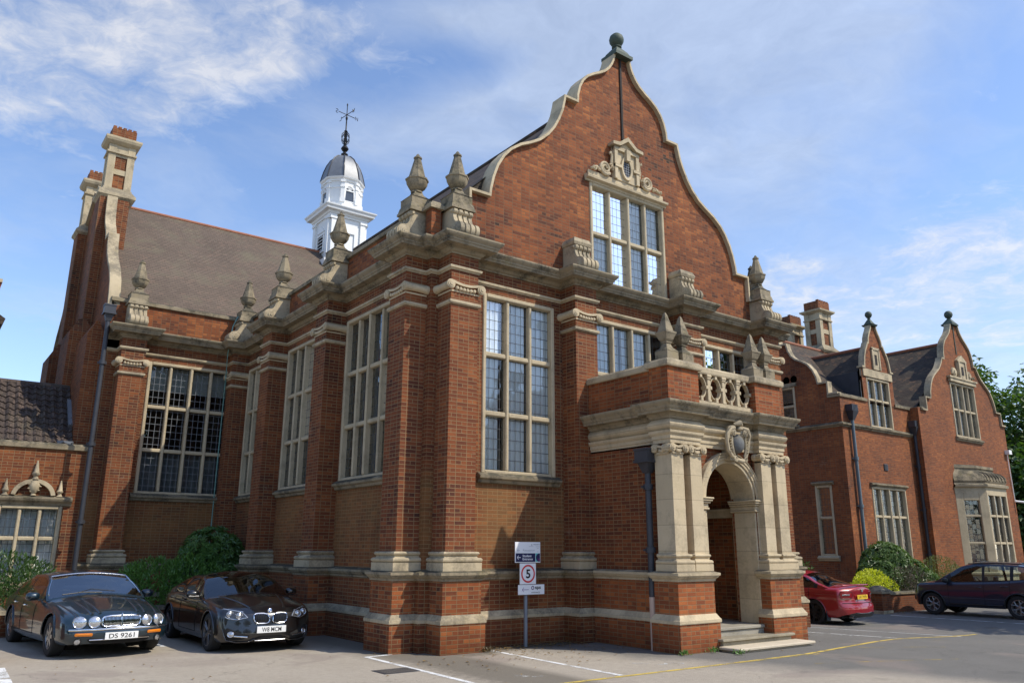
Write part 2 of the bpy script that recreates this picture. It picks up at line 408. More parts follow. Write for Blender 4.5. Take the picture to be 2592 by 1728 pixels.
def m_glass(name, refl=.03, tintc=(.93, .96, .97), leadc=(.05, .055, .06), gx=.135, gy=.205, wav=.04, lw=.0062):
    """leaded lights: clear glass with slightly uneven quarries in lead cames (metre UVs)"""
    m = bpy.data.materials.new(name); m.use_nodes = True; m.node_tree.nodes.clear(); t = NT(m.node_tree)
    uv = t.n('ShaderNodeUVMap').outputs[0]; x, y, _ = t.sep(uv)
    cell = t.comb(t.math('FLOOR', t.math('DIVIDE', x, gx)), t.math('FLOOR', t.math('DIVIDE', y, gy)), 0.0)
    wn = t.n('ShaderNodeTexWhiteNoise', noise_dimensions='2D'); t.put(wn.inputs['Vector'], cell)
    tiltv = t.vmath('SCALE', t.vmath('SUBTRACT', wn.outputs['Color'], (.5, .5, .5)), sc=.03)
    g = t.n('ShaderNodeNewGeometry')
    nb = t.bump(t.noise(uv, 3.0, 2), wav, .05)
    nrm = t.vmath('NORMALIZE', t.vmath('ADD', nb, tiltv))
    gl = t.n('ShaderNodeBsdfGlossy'); t.put(gl.inputs['Color'], (.95, .97, 1)); gl.inputs['Roughness'].default_value = .015; t.put(gl.inputs['Normal'], nrm)
    tr = t.n('ShaderNodeBsdfTransparent'); t.put(tr.inputs[0], tintc)
    fr = t.n('ShaderNodeFresnel'); fr.inputs[0].default_value = 1.5
    f = t.math('ADD', t.math('MULTIPLY', fr.outputs[0], 1.25), refl, clamp=True)
    mx = t.n('ShaderNodeMixShader'); t.put(mx.inputs[0], f); t.put(mx.inputs[1], tr); t.put(mx.inputs[2], gl)
    def line(q, p):
        d = t.math('PINGPONG', q, p/2)
        return t.math('LESS_THAN', d, lw)
    ln = t.math('MAXIMUM', line(x, gx), line(y, gy))
    ld = t.n('ShaderNodeBsdfPrincipled'); t.put(ld.inputs['Base Color'], leadc); ld.inputs['Roughness'].default_value = .55
    m2 = t.n('ShaderNodeMixShader'); t.put(m2.inputs[0], ln); t.put(m2.inputs[1], mx); t.put(m2.inputs[2], ld)
    o = t.n('ShaderNodeOutputMaterial'); t.put(o.inputs[0], m2)
    return m
glass = m_glass('leaded_glass')
glass_side = m_glass('leaded_glass_side', refl=.06)
glass_open = m_glass('leaded_glass_transept', refl=.0, leadc=(.16, .17, .18), gx=.145, gy=.19)
# ------------------------------------------------------------------ main building
GX = 5.45                                            # centre line of the front gable
hall = thing('school_building', 'large red brick hall with curved stone-edged gable, columned porch and white cupola', 'building', (0, 0, 0))
DP = .47
FP = [(.17, .80), (3.36, 3.98), (6.87, 7.49), (10.06, 10.69)]     # front pilasters in x
LP = [(.17, .80), (3.83, 4.47), (7.41, 8.05)]                      # side pilasters in y
TW = -3.84; TY = 10.9                                              # cross wing: west face, south face
def outline(d=DP):
    p = [(TW, TY), (-3.52, TY), (-3.52, TY-d), (-2.90, TY-d), (-2.90, TY), (-d, TY), (-d, 10.45), (0, 10.45)]
    for a, b in reversed(LP): p += [(0, b), (-d, b), (-d, a), (0, a)]
    p += [(0, 0)]
    for a, b in FP: p += [(a, 0), (a, -d), (b, -d), (b, 0)]
    p += [(10.86, 0), (10.86, .17), (10.86+d, .17), (10.86+d, .80), (10.86, .80), (10.86, 6.5)]
    return p
OUT = outline()
def swept(name, m, prof, smooth=30):
    b = MB(); b.sweep(OUT, prof); return b.build(name, m, hall, fixn=True, smooth=smooth)
swept('plinth', brick_stain, [(.15, -.3), (.15, .487)], None)
swept('plinth_ledge', stone, [(.13, .485), (.165, .487), (.17, .50), (.17, .545), (.155, .56), (.10, .635), (.085, .645)])
swept('dado', brick_stain, [(.09, .64), (.09, 1.205)], None)
for xc_, yc_, rz_, w_ in ((.485, 0, 0, .63), (0, .485, R(-90), .63), (0, 4.15, R(-90), .64), (-3.21, TY, 0, .62)):      # brighter facing bricks of the pilaster pedestals
    Mx = Matrix.Translation((xc_, yc_, 0)) @ Matrix.Rotation(rz_, 4, 'Z'); pth = [(-w_/2, -.16), (-w_/2, -DP), (w_/2, -DP), (w_/2, -.16)]
    b = MB(); b.sweep(pth, [(.153, -.3), (.153, .486)]); b.sweep(pth, [(.093, .642), (.093, 1.204)]); b.v = [Mx @ q for q in b.v]; b.build('pedestal_facing', brick_bright, hall)
swept('dado_ledge', stone_old, [(.088, 1.2), (.11, 1.205), (.115, 1.24), (.15, 1.27), (.165, 1.30), (.18, 1.305), (.18, 1.35), (.05, 1.385), (-.02, 1.392)])
swept('string_course', stone, [(-.01, 7.02), (.02, 7.022), (.025, 7.04), (.055, 7.055), (.06, 7.10), (0, 7.125)])
swept('cornice', stone_old, [(-.01, 7.35), (.025, 7.352), (.03, 7.38), (.07, 7.40), (.10, 7.44), (.105, 7.47), (.27, 7.475), (.285, 7.52), (.30, 7.525), (.305, 7.555), (.35, 7.60), (.37, 7.635), (.37, 7.665), (.06, 7.705), (-.05, 7.71)])
# bed-mould blocks under the cornice
b = MB(); b.sweep(OUT, [(0, 7.131), (0, 7.36)]); b.build('frieze', brick, hall)

def window(root, p0, dirv, u0, u1, z0, z1, nl, trans, gmat, mull=.078, fr=.09, sill=True, proud=.03, depth=.2, heavy=None, pane_in=.10, label=None, stonem=None, hood=False):
    """mullioned stone window in a wall from p0 along dirv (outside on the right): frame > pane, sill"""
    stonem = stonem or stone_win
    a = Vector((p0[0], p0[1], 0)); d = Vector((dirv[0], dirv[1], 0)).normalized(); n = Vector((-d.y, d.x, 0))   # n inwards
    def bar(mb, ua, ub, za, zb, o, i):
        c = a+d*((ua+ub)/2)+n*((i+o)/2)+Vector((0, 0, (za+zb)/2))
        mb.obox(c, d*((ub-ua)/2), n*((i-o)/2), Vector((0, 0, (zb-za)/2)))
    f = MB()
    bar(f, u0, u0+fr, z0, z1, -proud, depth); bar(f, u1-fr, u1, z0, z1, -proud, depth)
    bar(f, u0+fr, u1-fr, z1-fr, z1, -proud-.002, depth); bar(f, u0+fr, u1-fr, z0, z0+fr*.8, -proud+.02, depth)
    w = (u1-u0-2*fr-(nl-1)*mull)/nl; us = []
    zz = [z0+fr*.8]+[q for t_ in trans for q in (t_-.05, t_+.05)]+[z1-fr]
    for k in range(nl):
        ua = u0+fr+k*(w+mull); us.append((ua, ua+w))
        if k: bar(f, ua-mull, ua, z0+fr*.8, z1-fr, -.004 if not (heavy and k in heavy) else -.03, depth-.02)
    for t_ in trans:
        for (ua, ub) in us: bar(f, ua, ub, t_-.05, t_+.05, .012, depth-.035)
    fo = f.build('window', stonem, root, bevel=.018)
    if label: fo['label'] = label
    for (ua, ub) in us:
        for j in range(0, len(zz), 2):
            q = lambda u, z_: a+d*u+n*pane_in+Vector((0, 0, z_))
            g = MB(); g.quad(q(ua-.01, zz[j]-.01), q(ub+.01, zz[j]-.01), q(ub+.01, zz[j+1]+.01), q(ua-.01, zz[j+1]+.01))
            g.build('pane', gmat, fo)
    if sill:
        sm = MB(); prof = [(.0, z0-.19), (.05, z0-.18), (.07, z0-.13), (.12, z0-.10), (.13, z0-.055), (.03, z0+.01), (-.1, z0+.012)]
        p1 = a+d*(u0-.09); p2 = a+d*(u1+.09)
        sm.sweep([(p1.x-d.y*-0-0, p1.y), (p2.x, p2.y)], prof, cap=True)
        sm.build('sill', stone_old if not hood else stonem, fo, smooth=35)
    if hood:
        sm = MB(); prof = [(.0, z1), (.03, z1), (.10, z1+.06), (.12, z1+.07), (.12, z1+.12), (0, z1+.16)]
        p1 = a+d*(u0-.1); p2 = a+d*(u1+.1); sm.sweep([(p1.x, p1.y), (p2.x, p2.y)], prof, cap=True); sm.build('hood_mould', stone_old, fo, smooth=35)
    return fo
def curtain(root, p0, dirv, u0, u1, z0, z1, inn, m, amp=.03, lam=.16, name='curtain'):
    a = Vector((p0[0], p0[1], 0)); d = Vector((dirv[0], dirv[1], 0)).normalized(); n = Vector((-d.y, d.x, 0)); c = MB()
    k = max(2, int((u1-u0)/.025)); ph = rnd.random()*6
    vs = []
    for i in range(k+1):
        u = u0+(u1-u0)*i/k; o = inn+amp*math.sin(u*6.283/lam+ph+1.5*math.sin(u*5))+amp*.5*math.sin(u*41)
        vs += [a+d*u+n*o+Vector((0, 0, z0)), a+d*u+n*o+Vector((0, 0, z1))]
    c.add(vs, [(2*i, 2*i+2, 2*i+3, 2*i+1) for i in range(k)])
    return c.build(name, m, root, fixn=False, smooth=60)

# flat walls between the pilasters
WZ0, WZ1 = 3.19, 6.88; TR = [4.39, 5.60]
front_bays = [((0, 0), (.17, 0), []), ((.80, 0), (3.36, 0), [(1.24-.80, 3.13-.80, WZ0, WZ1)]),
              ((3.98, 0), (6.87, 0), [(4.28-3.98, 6.80-3.98, 3.4, WZ1)]), ((7.49, 0), (10.06, 0), [(8.08-7.49, 9.97-7.49, WZ0, WZ1)]), ((10.69, 0), (10.86, 0), [])]
b = MB()
for p, q, h in front_bays: panel(b, p, q, 1.38, 7.13, h)
b.build('front_wall', brick_stain, hall)
b = MB()
for p, q, h in [((0, 10.45), (0, 8.05), [(.10, 2.27, WZ0, WZ1)]), ((0, 7.41), (0, 4.47), [(.11, 2.46, WZ0, WZ1)]), ((0, 3.83), (0, .80), [(.10, 2.45, WZ0, WZ1)]), ((0, .17), (0, 0), [])]: panel(b, p, q, 1.38, 7.13, h)
b.build('side_wall', brick_stain, hall)
b = MB()
panel(b, (TW, TY), (-3.52, TY), -.2, 7.71); panel(b, (-2.90, TY), (-DP, TY), 1.38, 7.13, [(-2.69+2.90, -.31+2.90, WZ0, WZ1)])
b.build('cross_wing_wall', brick_stain, hall)
b = MB(); panel(b, (10.86, 0), (10.86, 6.5), 1.38, 7.13); b.build('east_wall', brick_stain, hall)
# pilasters
def capital_mb(mb, w, d, zc=6.70, r=.09):
    k_ = r/.095
    for sx in (-1, 1):
        x = sx*(w/2+.045*k_)
        prof = [(r, .0), (r, .05), (r*.86, .10*k_), (r*.78, d*.5), (r*.86, d-.02), (r, d+.03*k_), (r*1.04, d+.075*k_)]
        mb.lathe(prof, 14, (x, 0, zc), axis='y')
        for rr, hh in ((.078*k_, .016), (.040*k_, .028)):
            mb.lathe([(rr, d+.07*k_), (rr*.9, d+.075*k_+hh)], 12, (x, 0, zc), axis='y')
    n = 12; top = []; bot = []
    for i in range(n+1):
        t = i/n; x = (-w/2+w*t)*1.06; sag = math.sin(math.pi*t)
        top.append((x, zc+r+(.012-.055*sag)*k_)); bot.append((x, zc+(.055-.055*sag)*k_))
    mb.extrude(top+bot[::-1], (0, 0, 0), (1, 0, 0), (0, 0, 1), (0, -1, 0), d+.055*k_)
    for i in range(6):
        x = -w/2+.12*k_+(w-.24*k_)*i/5
        mb.lathe([(p*k_, q*k_) for p, q in ((.0, -.05), (.035, -.03), (.042, 0), (.03, .03), (0, .04))], 8, (x, -d-.03*k_, zc-(.045+.02*math.sin(math.pi*(i+.5)/6))*k_))
    mb.box(-w/2-.015, w/2+.015, -d-.015, 0, zc-.135*k_, zc-.10*k_)
def pilaster(xc, yc, rz, w, cap=True, d=DP, base=True):
    root = hall
    Mx = Matrix.Translation((xc, yc, 0)) @ Matrix.Rotation(rz, 4, 'Z')
    def mk(mb, name, m, par, **k):
        mb.v = [Mx @ q for q in mb.v]; return mb.build(name, m, par, **k)
    path = [(-w/2, 0.0), (-w/2, -d), (w/2, -d), (w/2, 0.0)]
    s = MB(); s.sweep(path, [(0, 1.37), (0, 7.13)])
    sh = mk(s, 'pilaster', brick, root)
    s = MB(); s.sweep(path, [(-.03, 6.325), (.022, 6.33), (.045, 6.355), (.045, 6.40), (.02, 6.415), (-.01, 6.42)]); mk(s, 'shaft_band', stone, sh, smooth=35)
    s = MB(); s.sweep(path, [(.10, 1.375), (.10, 1.515), (.075, 1.518), (.105, 1.545), (.11, 1.575), (.09, 1.60), (.045, 1.605), (.03, 1.635), (.06, 1.655), (.072, 1.68), (.055, 1.705), (.02, 1.71), (-.02, 1.715)])
    mk(s, 'pilaster_base', stone, sh, smooth=35)
    s = MB(); capital_mb(s, w, d); mk(s, 'capital', stone_clean, sh, smooth=40)
    return sh
for a_, b_ in FP: pilaster((a_+b_)/2, 0, 0, b_-a_)
for a_, b_ in LP: pilaster(0, (a_+b_)/2, R(-90), b_-a_)
pilaster(-3.21, TY, 0, .62)
pilaster(0, 10.675, R(-90), .45)
# windows
window(hall, (.80, 0), (1, 0), 1.24-.80, 3.13-.80, WZ0, WZ1, 3, TR, glass)
w2 = window(hall, (3.98, 0), (1, 0), 4.28-3.98, 6.80-3.98, 3.4, WZ1, 4, [4.39, 5.60], glass, heavy=(2,))
window(hall, (7.49, 0), (1, 0), 8.08-7.49, 9.97-7.49, WZ0, WZ1, 3, TR, glass)
lw3 = window(hall, (0, 10.45), (0, -1), .10, 2.27, WZ0, WZ1, 4, TR, glass_side)
lw2 = window(hall, (0, 7.41), (0, -1), .11, 2.46, WZ0, WZ1, 4, TR, glass_side, heavy=(2,))
lw1 = window(hall, (0, 3.83), (0, -1), .10, 2.45, WZ0, WZ1, 4, TR, glass_side, heavy=(2,))
tw = window(hall, (-2.90, TY), (1, 0), .21, 2.59, WZ0, WZ1, 4, TR, glass_open, heavy=(2,))
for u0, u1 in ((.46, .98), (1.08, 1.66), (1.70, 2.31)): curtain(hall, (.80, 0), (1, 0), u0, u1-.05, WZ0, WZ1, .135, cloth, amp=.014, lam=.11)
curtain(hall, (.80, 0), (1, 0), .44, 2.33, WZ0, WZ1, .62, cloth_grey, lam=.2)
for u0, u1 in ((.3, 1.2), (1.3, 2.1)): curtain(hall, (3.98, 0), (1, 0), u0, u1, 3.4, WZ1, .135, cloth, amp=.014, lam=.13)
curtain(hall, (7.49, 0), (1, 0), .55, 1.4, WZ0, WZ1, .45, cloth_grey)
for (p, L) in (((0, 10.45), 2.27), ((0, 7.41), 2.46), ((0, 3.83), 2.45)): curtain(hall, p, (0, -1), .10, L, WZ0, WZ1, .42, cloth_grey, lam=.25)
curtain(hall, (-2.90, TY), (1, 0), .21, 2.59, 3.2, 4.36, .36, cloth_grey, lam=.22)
bl = MB(); 
for k in range(4): bl.box(-2.58+k*.585, -2.58+k*.585+.52, TY+.33, TY+.345, 6.12, 6.8)
bl.build('roller_blind', blind_m, hall)
# ---- gable
GP = [(5.43, 7.66), (5.43, 8.36), (4.60, 8.36), (4.60, 9.02), (4.10, 9.02), (4.08, 9.2), (4.01, 9.50), (3.90, 9.80), (3.74, 10.07), (3.55, 10.29), (3.28, 10.49), (3.0, 10.63), (2.72, 10.80), (2.48, 11.02), (2.29, 11.27), (2.14, 11.55), (2.03, 11.82), (1.96, 12.10), (1.94, 12.20),
      (1.54, 12.20), (1.525, 12.42), (1.46, 12.66), (1.35, 12.87), (1.20, 13.04), (1.0, 13.18), (.80, 13.29), (.60, 13.42), (.46, 13.56), (.36, 13.71), (.29, 13.86), (.25, 14.0), (.24, 14.06)]
def gable(root, gx, gy, prof, hole, m, name, th=.30, axis='x'):
    """wall with a curved outline; hole (x0,x1,z0,z1); faces -y"""
    mb = MB(); segs = []
    for (w0, z0), (w1, z1) in zip(prof, prof[1:]):
        if z1-z0 < 1e-6: continue
        cuts = sorted({z0, z1}|({q for q in hole[2:4] if z0 < q < z1} if hole else set()))
        for a, b_ in zip(cuts, cuts[1:]):
            wa = w0+(w1-w0)*(a-z0)/(z1-z0); wb = w0+(w1-w0)*(b_-z0)/(z1-z0)
            if hole and hole[2]-1e-6 <= a and b_ <= hole[3]+1e-6:
                mb.quad((gx-wa, gy, a), (hole[0], gy, a), (hole[0], gy, b_), (gx-wb, gy, b_))
                mb.quad((hole[1], gy, a), (gx+wa, gy, a), (gx+wb, gy, b_), (hole[1], gy, b_))
            else: mb.quad((gx-wa, gy, a), (gx+wa, gy, a), (gx+wb, gy, b_), (gx-wb, gy, b_))
    if hole:
        x0, x1, z0, z1 = hole; k = gy+.25
        mb.quad((x0, gy, z0), (x0, k, z0), (x0, k, z1), (x0, gy, z1)); mb.quad((x1, gy, z0), (x1, gy, z1), (x1, k, z1), (x1, k, z0))
        mb.quad((x0, gy, z1), (x0, k, z1), (x1, k, z1), (x1, gy, z1)); mb.quad((x0, gy, z0), (x1, gy, z0), (x1, k, z0), (x0, k, z0))
    return mb
def coping(mb, gx, gy, prof, t=.058, front=.11, back=.34):
    for s in (1, -1):
        pin = prof; po = offset(prof, t); lim = lambda p: max(0.0, p[0])
        A = [Vector((gx+s*lim(p), gy-front, p[1])) for p in pin]; B = [Vector((gx+s*lim(p), gy-front, p[1])) for p in po]
        Cc = [Vector((q.x, gy+back, q.z)) for q in B]; Dd = [Vector((q.x, gy+back, q.z)) for q in A]; E_ = [Vector((q.x, gy, q.z)) for q in A]
        n = len(prof); vs = A+B+Cc+Dd+E_; fs = []
        for i in range(n-1):
            for r0, r1 in ((0, 1), (1, 2), (2, 3), (4, 0)):
                q = (r0*n+i, r0*n+i+1, r1*n+i+1, r1*n+i); fs.append(q if s > 0 else q[::-1])
        fs.append((0, n, 2*n, 3*n)); fs.append((n-1, 2*n-1, 3*n-1, 4*n-1)); mb.add(vs, fs)
W3 = (4.28, 6.84, 7.72, 10.28)
gm = gable(hall, GX, 0.0, GP, W3, brick_gable, 'gable'); gw = gm.build('gable_wall', brick_gable, hall)
mb = MB(); coping(mb, GX, 0.0, GP[1:]); mb.build('gable_coping', stone_clean, gw, smooth=35)
window(hall, (0, 0), (1, 0), *W3, 4, [9.0], glass, heavy=(2,), sill=False)
for u0, u1 in ((4.45, 4.95), (5.0, 5.5), (5.62, 6.1), (6.2, 6.7)): curtain(hall, (0, 0), (1, 0), u0, u1, 7.7, 10.25, .135, cloth, amp=.014, lam=.12)
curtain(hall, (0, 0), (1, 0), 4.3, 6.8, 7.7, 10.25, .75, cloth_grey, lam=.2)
# lightning conductor / soot line down the gable
b = MB(); b.box(GX-.03, GX+.03, -.035, .0, 11.75, 14.05); b.build('lightning_conductor', soot, gw)
# crest over the gable window
b = MB()
b.sweep([(4.13, 0), (6.90, 0)], [(.02, 10.26), (.05, 10.265), (.06, 10.30), (.14, 10.33), (.15, 10.38), (.06, 10.43), (0, 10.43)], cap=True)
b.box(4.22, 6.80, -.055, .01, 10.42, 10.56)
cx = 5.47
b.box(cx-.43, cx+.43, -.08, .01, 10.56, 11.42)                         # back slab of the aedicule
for sx in (-1, 1):
    b.box(cx+sx*.37-.05, cx+sx*.37+.05, -.13, -.05, 10.56, 11.42); b.box(cx+sx*.31-.11, cx+sx*.31+.11, -.15, -.05, 10.87, 10.95)
b.box(cx-.43, cx+.43, -.14, -.05, 11.33, 11.42); b.box(cx-.065, cx+.065, -.19, -.05, 11.10, 11.40)
po = [(-.52, 11.42), (-.52, 11.50), (-.30, 11.53), (0, 11.75), (.30, 11.53), (.52, 11.50), (.52, 11.42), (.27, 11.44), (0, 11.63), (-.27, 11.44)]
b.extrude(po, (cx, 0, 0), (1, 0, 0), (0, 0, 1), (0, -1, 0), .20)
b.extrude([(-.3, 11.40), (.3, 11.40), (0, 11.62)], (cx, 0, 0), (1, 0, 0), (0, 0, 1), (0, -1, 0), .10)
ring = [];
for k in range(24):
    a = 2*math.pi*k/24; ring.append((math.cos(a), math.sin(a)))
vs = [(cx+.20*c, -.085, 10.92+.33*s_) for c, s_ in ring]+[(cx+.19*c, -.135, 10.92+.32*s_) for c, s_ in ring]+[(cx+.135*c, -.125, 10.92+.245*s_) for c, s_ in ring]+[(cx+.13*c, -.05, 10.92+.24*s_) for c, s_ in ring]
b.add(vs, [(i*24+k, i*24+(k+1) % 24, (i+1)*24+(k+1) % 24, (i+1)*24+k) for i in range(3) for k in range(24)])
for sx in (-1, 1):                                                    # side volutes with fruit swags
    x = cx+sx*.72
    pts = [(x+sx*.0, -.08, 10.72)]
    sp = []
    for k in range(40):
        a = k/39*2*math.pi*1.9; r = .05+.125*k/39
        sp.append((x-sx*r*math.cos(a), -.09, 10.735+r*math.sin(a)))
    b.tube(sp, [.022+.020*k/39 for k in range(40)], 6)
    b.lathe([(.165, .02), (.16, .06)], 18, (x, 0, 10.735), axis='y')
    up_ = [(cx+sx*.45, -.07, 10.75), (cx+sx*.50, -.07, 10.95), (cx+sx*.47, -.07, 11.12), (cx+sx*.50, -.07, 11.24), (cx+sx*.535, -.08, 11.22), (cx+sx*.53, -.08, 11.17)]
    b.tube(up_, .035, 6)
    for k in range(16):
        xx = x+sx*(.2+.30*rnd.random()); zz = 10.585+.14*rnd.random()*(1-(abs(xx-x)-.2)/.4)
        b.lathe([(0, -.035), (.036, -.01), (.036, .012), (0, .035)], 6, (xx, -.085-.03*rnd.random(), zz))
    for k in range(8): b.lathe([(0, -.03), (.033, 0), (0, .03)], 6, (cx+sx*(.45+.14*rnd.random()), -.1, 10.72+.16*rnd.random()))
cr = b.build('window_crest', stone_clean, hall, smooth=35)
b = MB(); vs = [(cx+.135*c, -.086, 10.92+.245*s_) for c, s_ in ring]; b.add(vs, [tuple(range(24))]); b.build('oval_opening', soot, cr)  # black disc painted as the dark inside the oval
b = MB()
for k in (-.06, 0, .06): b.box(cx+k-.007, cx+k+.007, -.10, -.088, 10.70, 11.1)
for k in range(6): b.box(cx-.12, cx+.12, -.101, -.089, 10.72+k*.065-.006, 10.72+k*.065+.006)
b.build('grille', lead, cr)
# apex pedestal and ball
b = MB(); b.box(GX-.30, GX+.30, -.2, .36, 14.06, 14.15); b.frustum(GX, .08, 14.15, 14.27, .25, .20); b.frustum(GX, .08, 14.27, 14.42, .20, .09); b.lathe([(.09, 14.40), (.11, 14.44), (.13, 14.45), (.13, 14.47), (.08, 14.49), (.14, 14.54), (.185, 14.62), (.195, 14.69), (.17, 14.78), (.10, 14.85), (0, 14.875)], 18, (GX, .08, 0))
b.build('gable_finial', copper, gw, smooth=40)
# ---- consoles and finials
def console_mb(mb, w=.47, o0=.0, tall=8.37, big=True):
    prof = []                                   # (outward, z) S-curve
    zb = 7.70
    c1 = (.50, zb+.16); 
    for k in range(11):
        a = R(-90+18*k*1.0); prof.append((c1[0]+.16*math.cos(a), c1[1]+.16*math.sin(a)))
    prof += [(.47, zb+.325), (.425, zb+.355), (.39, zb+.41), (.365, zb+.48), (.355, zb+.55)]
    for k in range(7):
        a = R(-60+30*k); prof.append((.345+.06*math.cos(a), tall-.07+.06*math.sin(a)))
    out = [(-.05, zb)]+[p for p in prof]+[(-.05, tall-.01)]
    mb.extrude(out, (-w/2, 0, 0), (0, -1, 0), (0, 0, 1), (1, 0, 0), w)
    rib = [(.25, zb)]+[(p[0]+.026, p[1]+.0) for p in prof]+[(.25, tall-.02)]
    for k in range(4):
        x = -w/2+.012+k*(w-.024-.078)/3
        mb.extrude(rib, (x, 0, 0), (0, -1, 0), (0, 0, 1), (1, 0, 0), .078)
    for sx in (-1, 1):
        for rr, hh in ((.135, .014), (.095, .026), (.045, .04)): mb.lathe([(rr, 0), (rr*.85, sx*hh)], 14, (sx*w/2, -c1[0], c1[1]), axis='x')
        mb.lathe([(.04, 0), (.028, sx*.03)], 10, (sx*w/2, -.345, tall-.07), axis='x')
def finial_mb(mb, cy=-.15):
    mb.box(-.285, .285, cy-.285, cy+.285, 8.36, 8.41); mb.frustum(0, cy, 8.41, 8.53, .275, .245); mb.box(-.232, .232, cy-.232, cy+.232, 8.53, 8.69)
    mb.frustum(0, cy, 8.69, 8.735, .245, .17); mb.frustum(0, cy, 8.735, 8.80, .17, .11); mb.frustum(0, cy, 8.80, 8.87, .11, .085)
    k = R(22.5)
    mb.lathe([(.085, 8.85), (.125, 8.865), (.125, 8.89), (.095, 8.905), (.165, 8.955), (.215, 9.04), (.228, 9.12), (.246, 9.135), (.246, 9.165), (.185, 9.19), (.07, 9.64), (.09, 9.645), (.09, 9.67), (.06, 9.69), (.025, 9.745), (0, 9.765)], 8, (0, cy, 0), rot=k)
def crown(xc, yc, rz, fin=True, con=True, stub=False):
    Mx = Matrix.Translation((xc, yc, 0)) @ Matrix.Rotation(rz, 4, 'Z')
    if con:
        mb = MB(); console_mb(mb, tall=8.37)
        if stub: mb.frustum(0, -.19, 8.36, 8.42, .25, .275, .22, .24); mb.frustum(0, -.19, 8.42, 8.53, .275, .22, .24, .19)
        mb.v = [Mx @ q for q in mb.v]; mb.build('console', stone, hall, smooth=38)
    if fin:
        mb = MB(); finial_mb(mb); mb.v = [Mx @ q for q in mb.v]; mb.build('finial', stone_old, hall, smooth=32)
crown(.45, 0, 0); crown(3.67, 0, 0, fin=False, stub=True); crown(7.18, 0, 0, fin=False, stub=True); crown(10.42, 0, 0)
crown(0, .45, R(-90)); crown(0, 4.15, R(-90)); crown(0, 7.73, R(-90)); crown(0, 10.62, R(-90)); crown(-3.21, TY, 0); crown(10.86, .45, R(90))
b = MB(); b.box(-.10, .12, -.10, .12, 7.70, 8.38); pr = b.build('corner_pier', brick_gable, hall)
b = MB(); b.box(-.15, .2, -.15, .2, 8.37, 8.44); b.frustum(.02, .02, 8.44, 8.53, .17, .10); b.build('pier_cap', stone, pr)
# ---- parapets
b = MB(); b.sweep([(TW, TY), (0, TY), (0, .05)], [(0, 7.70), (0, 8.47)]); pp = b.build('parapet', brick_gable, hall)
b = MB(); b.sweep([(TW-.02, TY), (0, TY), (0, .05)], [(-.02, 8.46), (.06, 8.465), (.065, 8.55), (-.02, 8.60), (-.30, 8.61), (-.32, 8.45)], cap=True); b.build('parapet_coping', stone_old, pp)
b = MB(); b.box(10.86, 10.87, .02, 6.5, 7.70, 8.47); b.box(10.5, 10.86, .02, 6.5, 8.40, 8.50); b.box(TW, -.1, TY+.26, TY+.3, 7.6, 8.5); b.build('parapet_back', brick_gable, hall)
# ---- roofs
RZ, CYR = 13.5, 16.3
b = MB()
b.quad((.28, .2, 8.52), (GX, .2, RZ), (GX, CYR, RZ), (.28, CYR, 8.52)); b.quad((GX, .2, RZ), (10.62, .2, 8.52), (10.62, CYR+5, 8.52), (GX, CYR+5, RZ)); b.quad((.28, CYR, 8.52), (GX, CYR, RZ), (GX, CYR+5, RZ), (.28, CYR+5, 8.52))
b.quad((.28, .25, 8.52), (10.62, .25, 8.52), (GX, .25, RZ), (GX, .25, RZ))
ro = b.build('hall_roof', tiles_dark, hall, fixn=False)
b = MB(); b.quad((TW+.28, TY+.28, 8.52), (GX+8, TY+.28, 8.52), (GX+8, CYR, RZ-.03), (TW+.28, CYR, RZ-.03)); b.quad((TW+.28, CYR, RZ-.03), (GX+8, CYR, RZ-.03), (GX+8, CYR+5.1, 8.52), (TW+.28, CYR+5.1, 8.52))
b.quad((GX+8, TY+.28, 8.52), (GX+8, CYR+5.1, 8.52), (GX+8, CYR, RZ-.03), (GX+8, CYR, RZ-.03))
cr_ = b.build('cross_wing_roof', tiles_brown, hall, fixn=False)
b = MB(); b.tube([(TW+.3, CYR, RZ-.04), (4.4, CYR, RZ-.04)], .075, 8); b.build('ridge_tiles', terracotta, cr_, smooth=50)
b = MB(); b.tube([(GX, .3, RZ+.01), (GX, CYR-1, RZ+.01)], .08, 8); b.build('ridge_tiles', tiles_dark, ro, smooth=50)
b = MB(); b.box(10.86, 10.9, 6.5, 6.6, 0, 8.5); panel(b, (10.86, 6.5), (10.86, 11), 0, 8.5); panel(b, (10.86, 11), (13.4, 11), 0, 8.5); b.build('rear_wall', brick, hall)
# ---- west gable of the cross wing with its two chimney breasts
WG = [(5.40, -.2), (5.40, 8.36), (5.28, 8.36), (5.24, 8.7), (5.10, 9.1), (4.8, 9.5), (4.4, 9.85), (4.05, 10.2), (3.86, 10.55), (3.80, 10.9), (3.36, 10.9), (3.32, 11.05), (3.15, 11.3), (2.9, 11.55), (2.70, 11.9), (2.63, 12.3), (2.61, 12.55), (2.0, 12.6), (1.5, 13.0), (.24, 13.8)]
gm = gable(hall, 0, 0, WG, None, brick, 'g'); Mx = Matrix.Translation((TW, CYR, 0)) @ Matrix.Rotation(R(-90), 4, 'Z')
gm.v = [Mx @ q for q in gm.v]; wg = gm.build('west_gable_wall', brick, hall)
mb = MB(); coping(mb, 0, 0, WG[1:], t=.10, front=.10, back=.20); mb.v = [Mx @ q for q in mb.v]; mb.build('west_gable_coping', stone, wg, smooth=35)
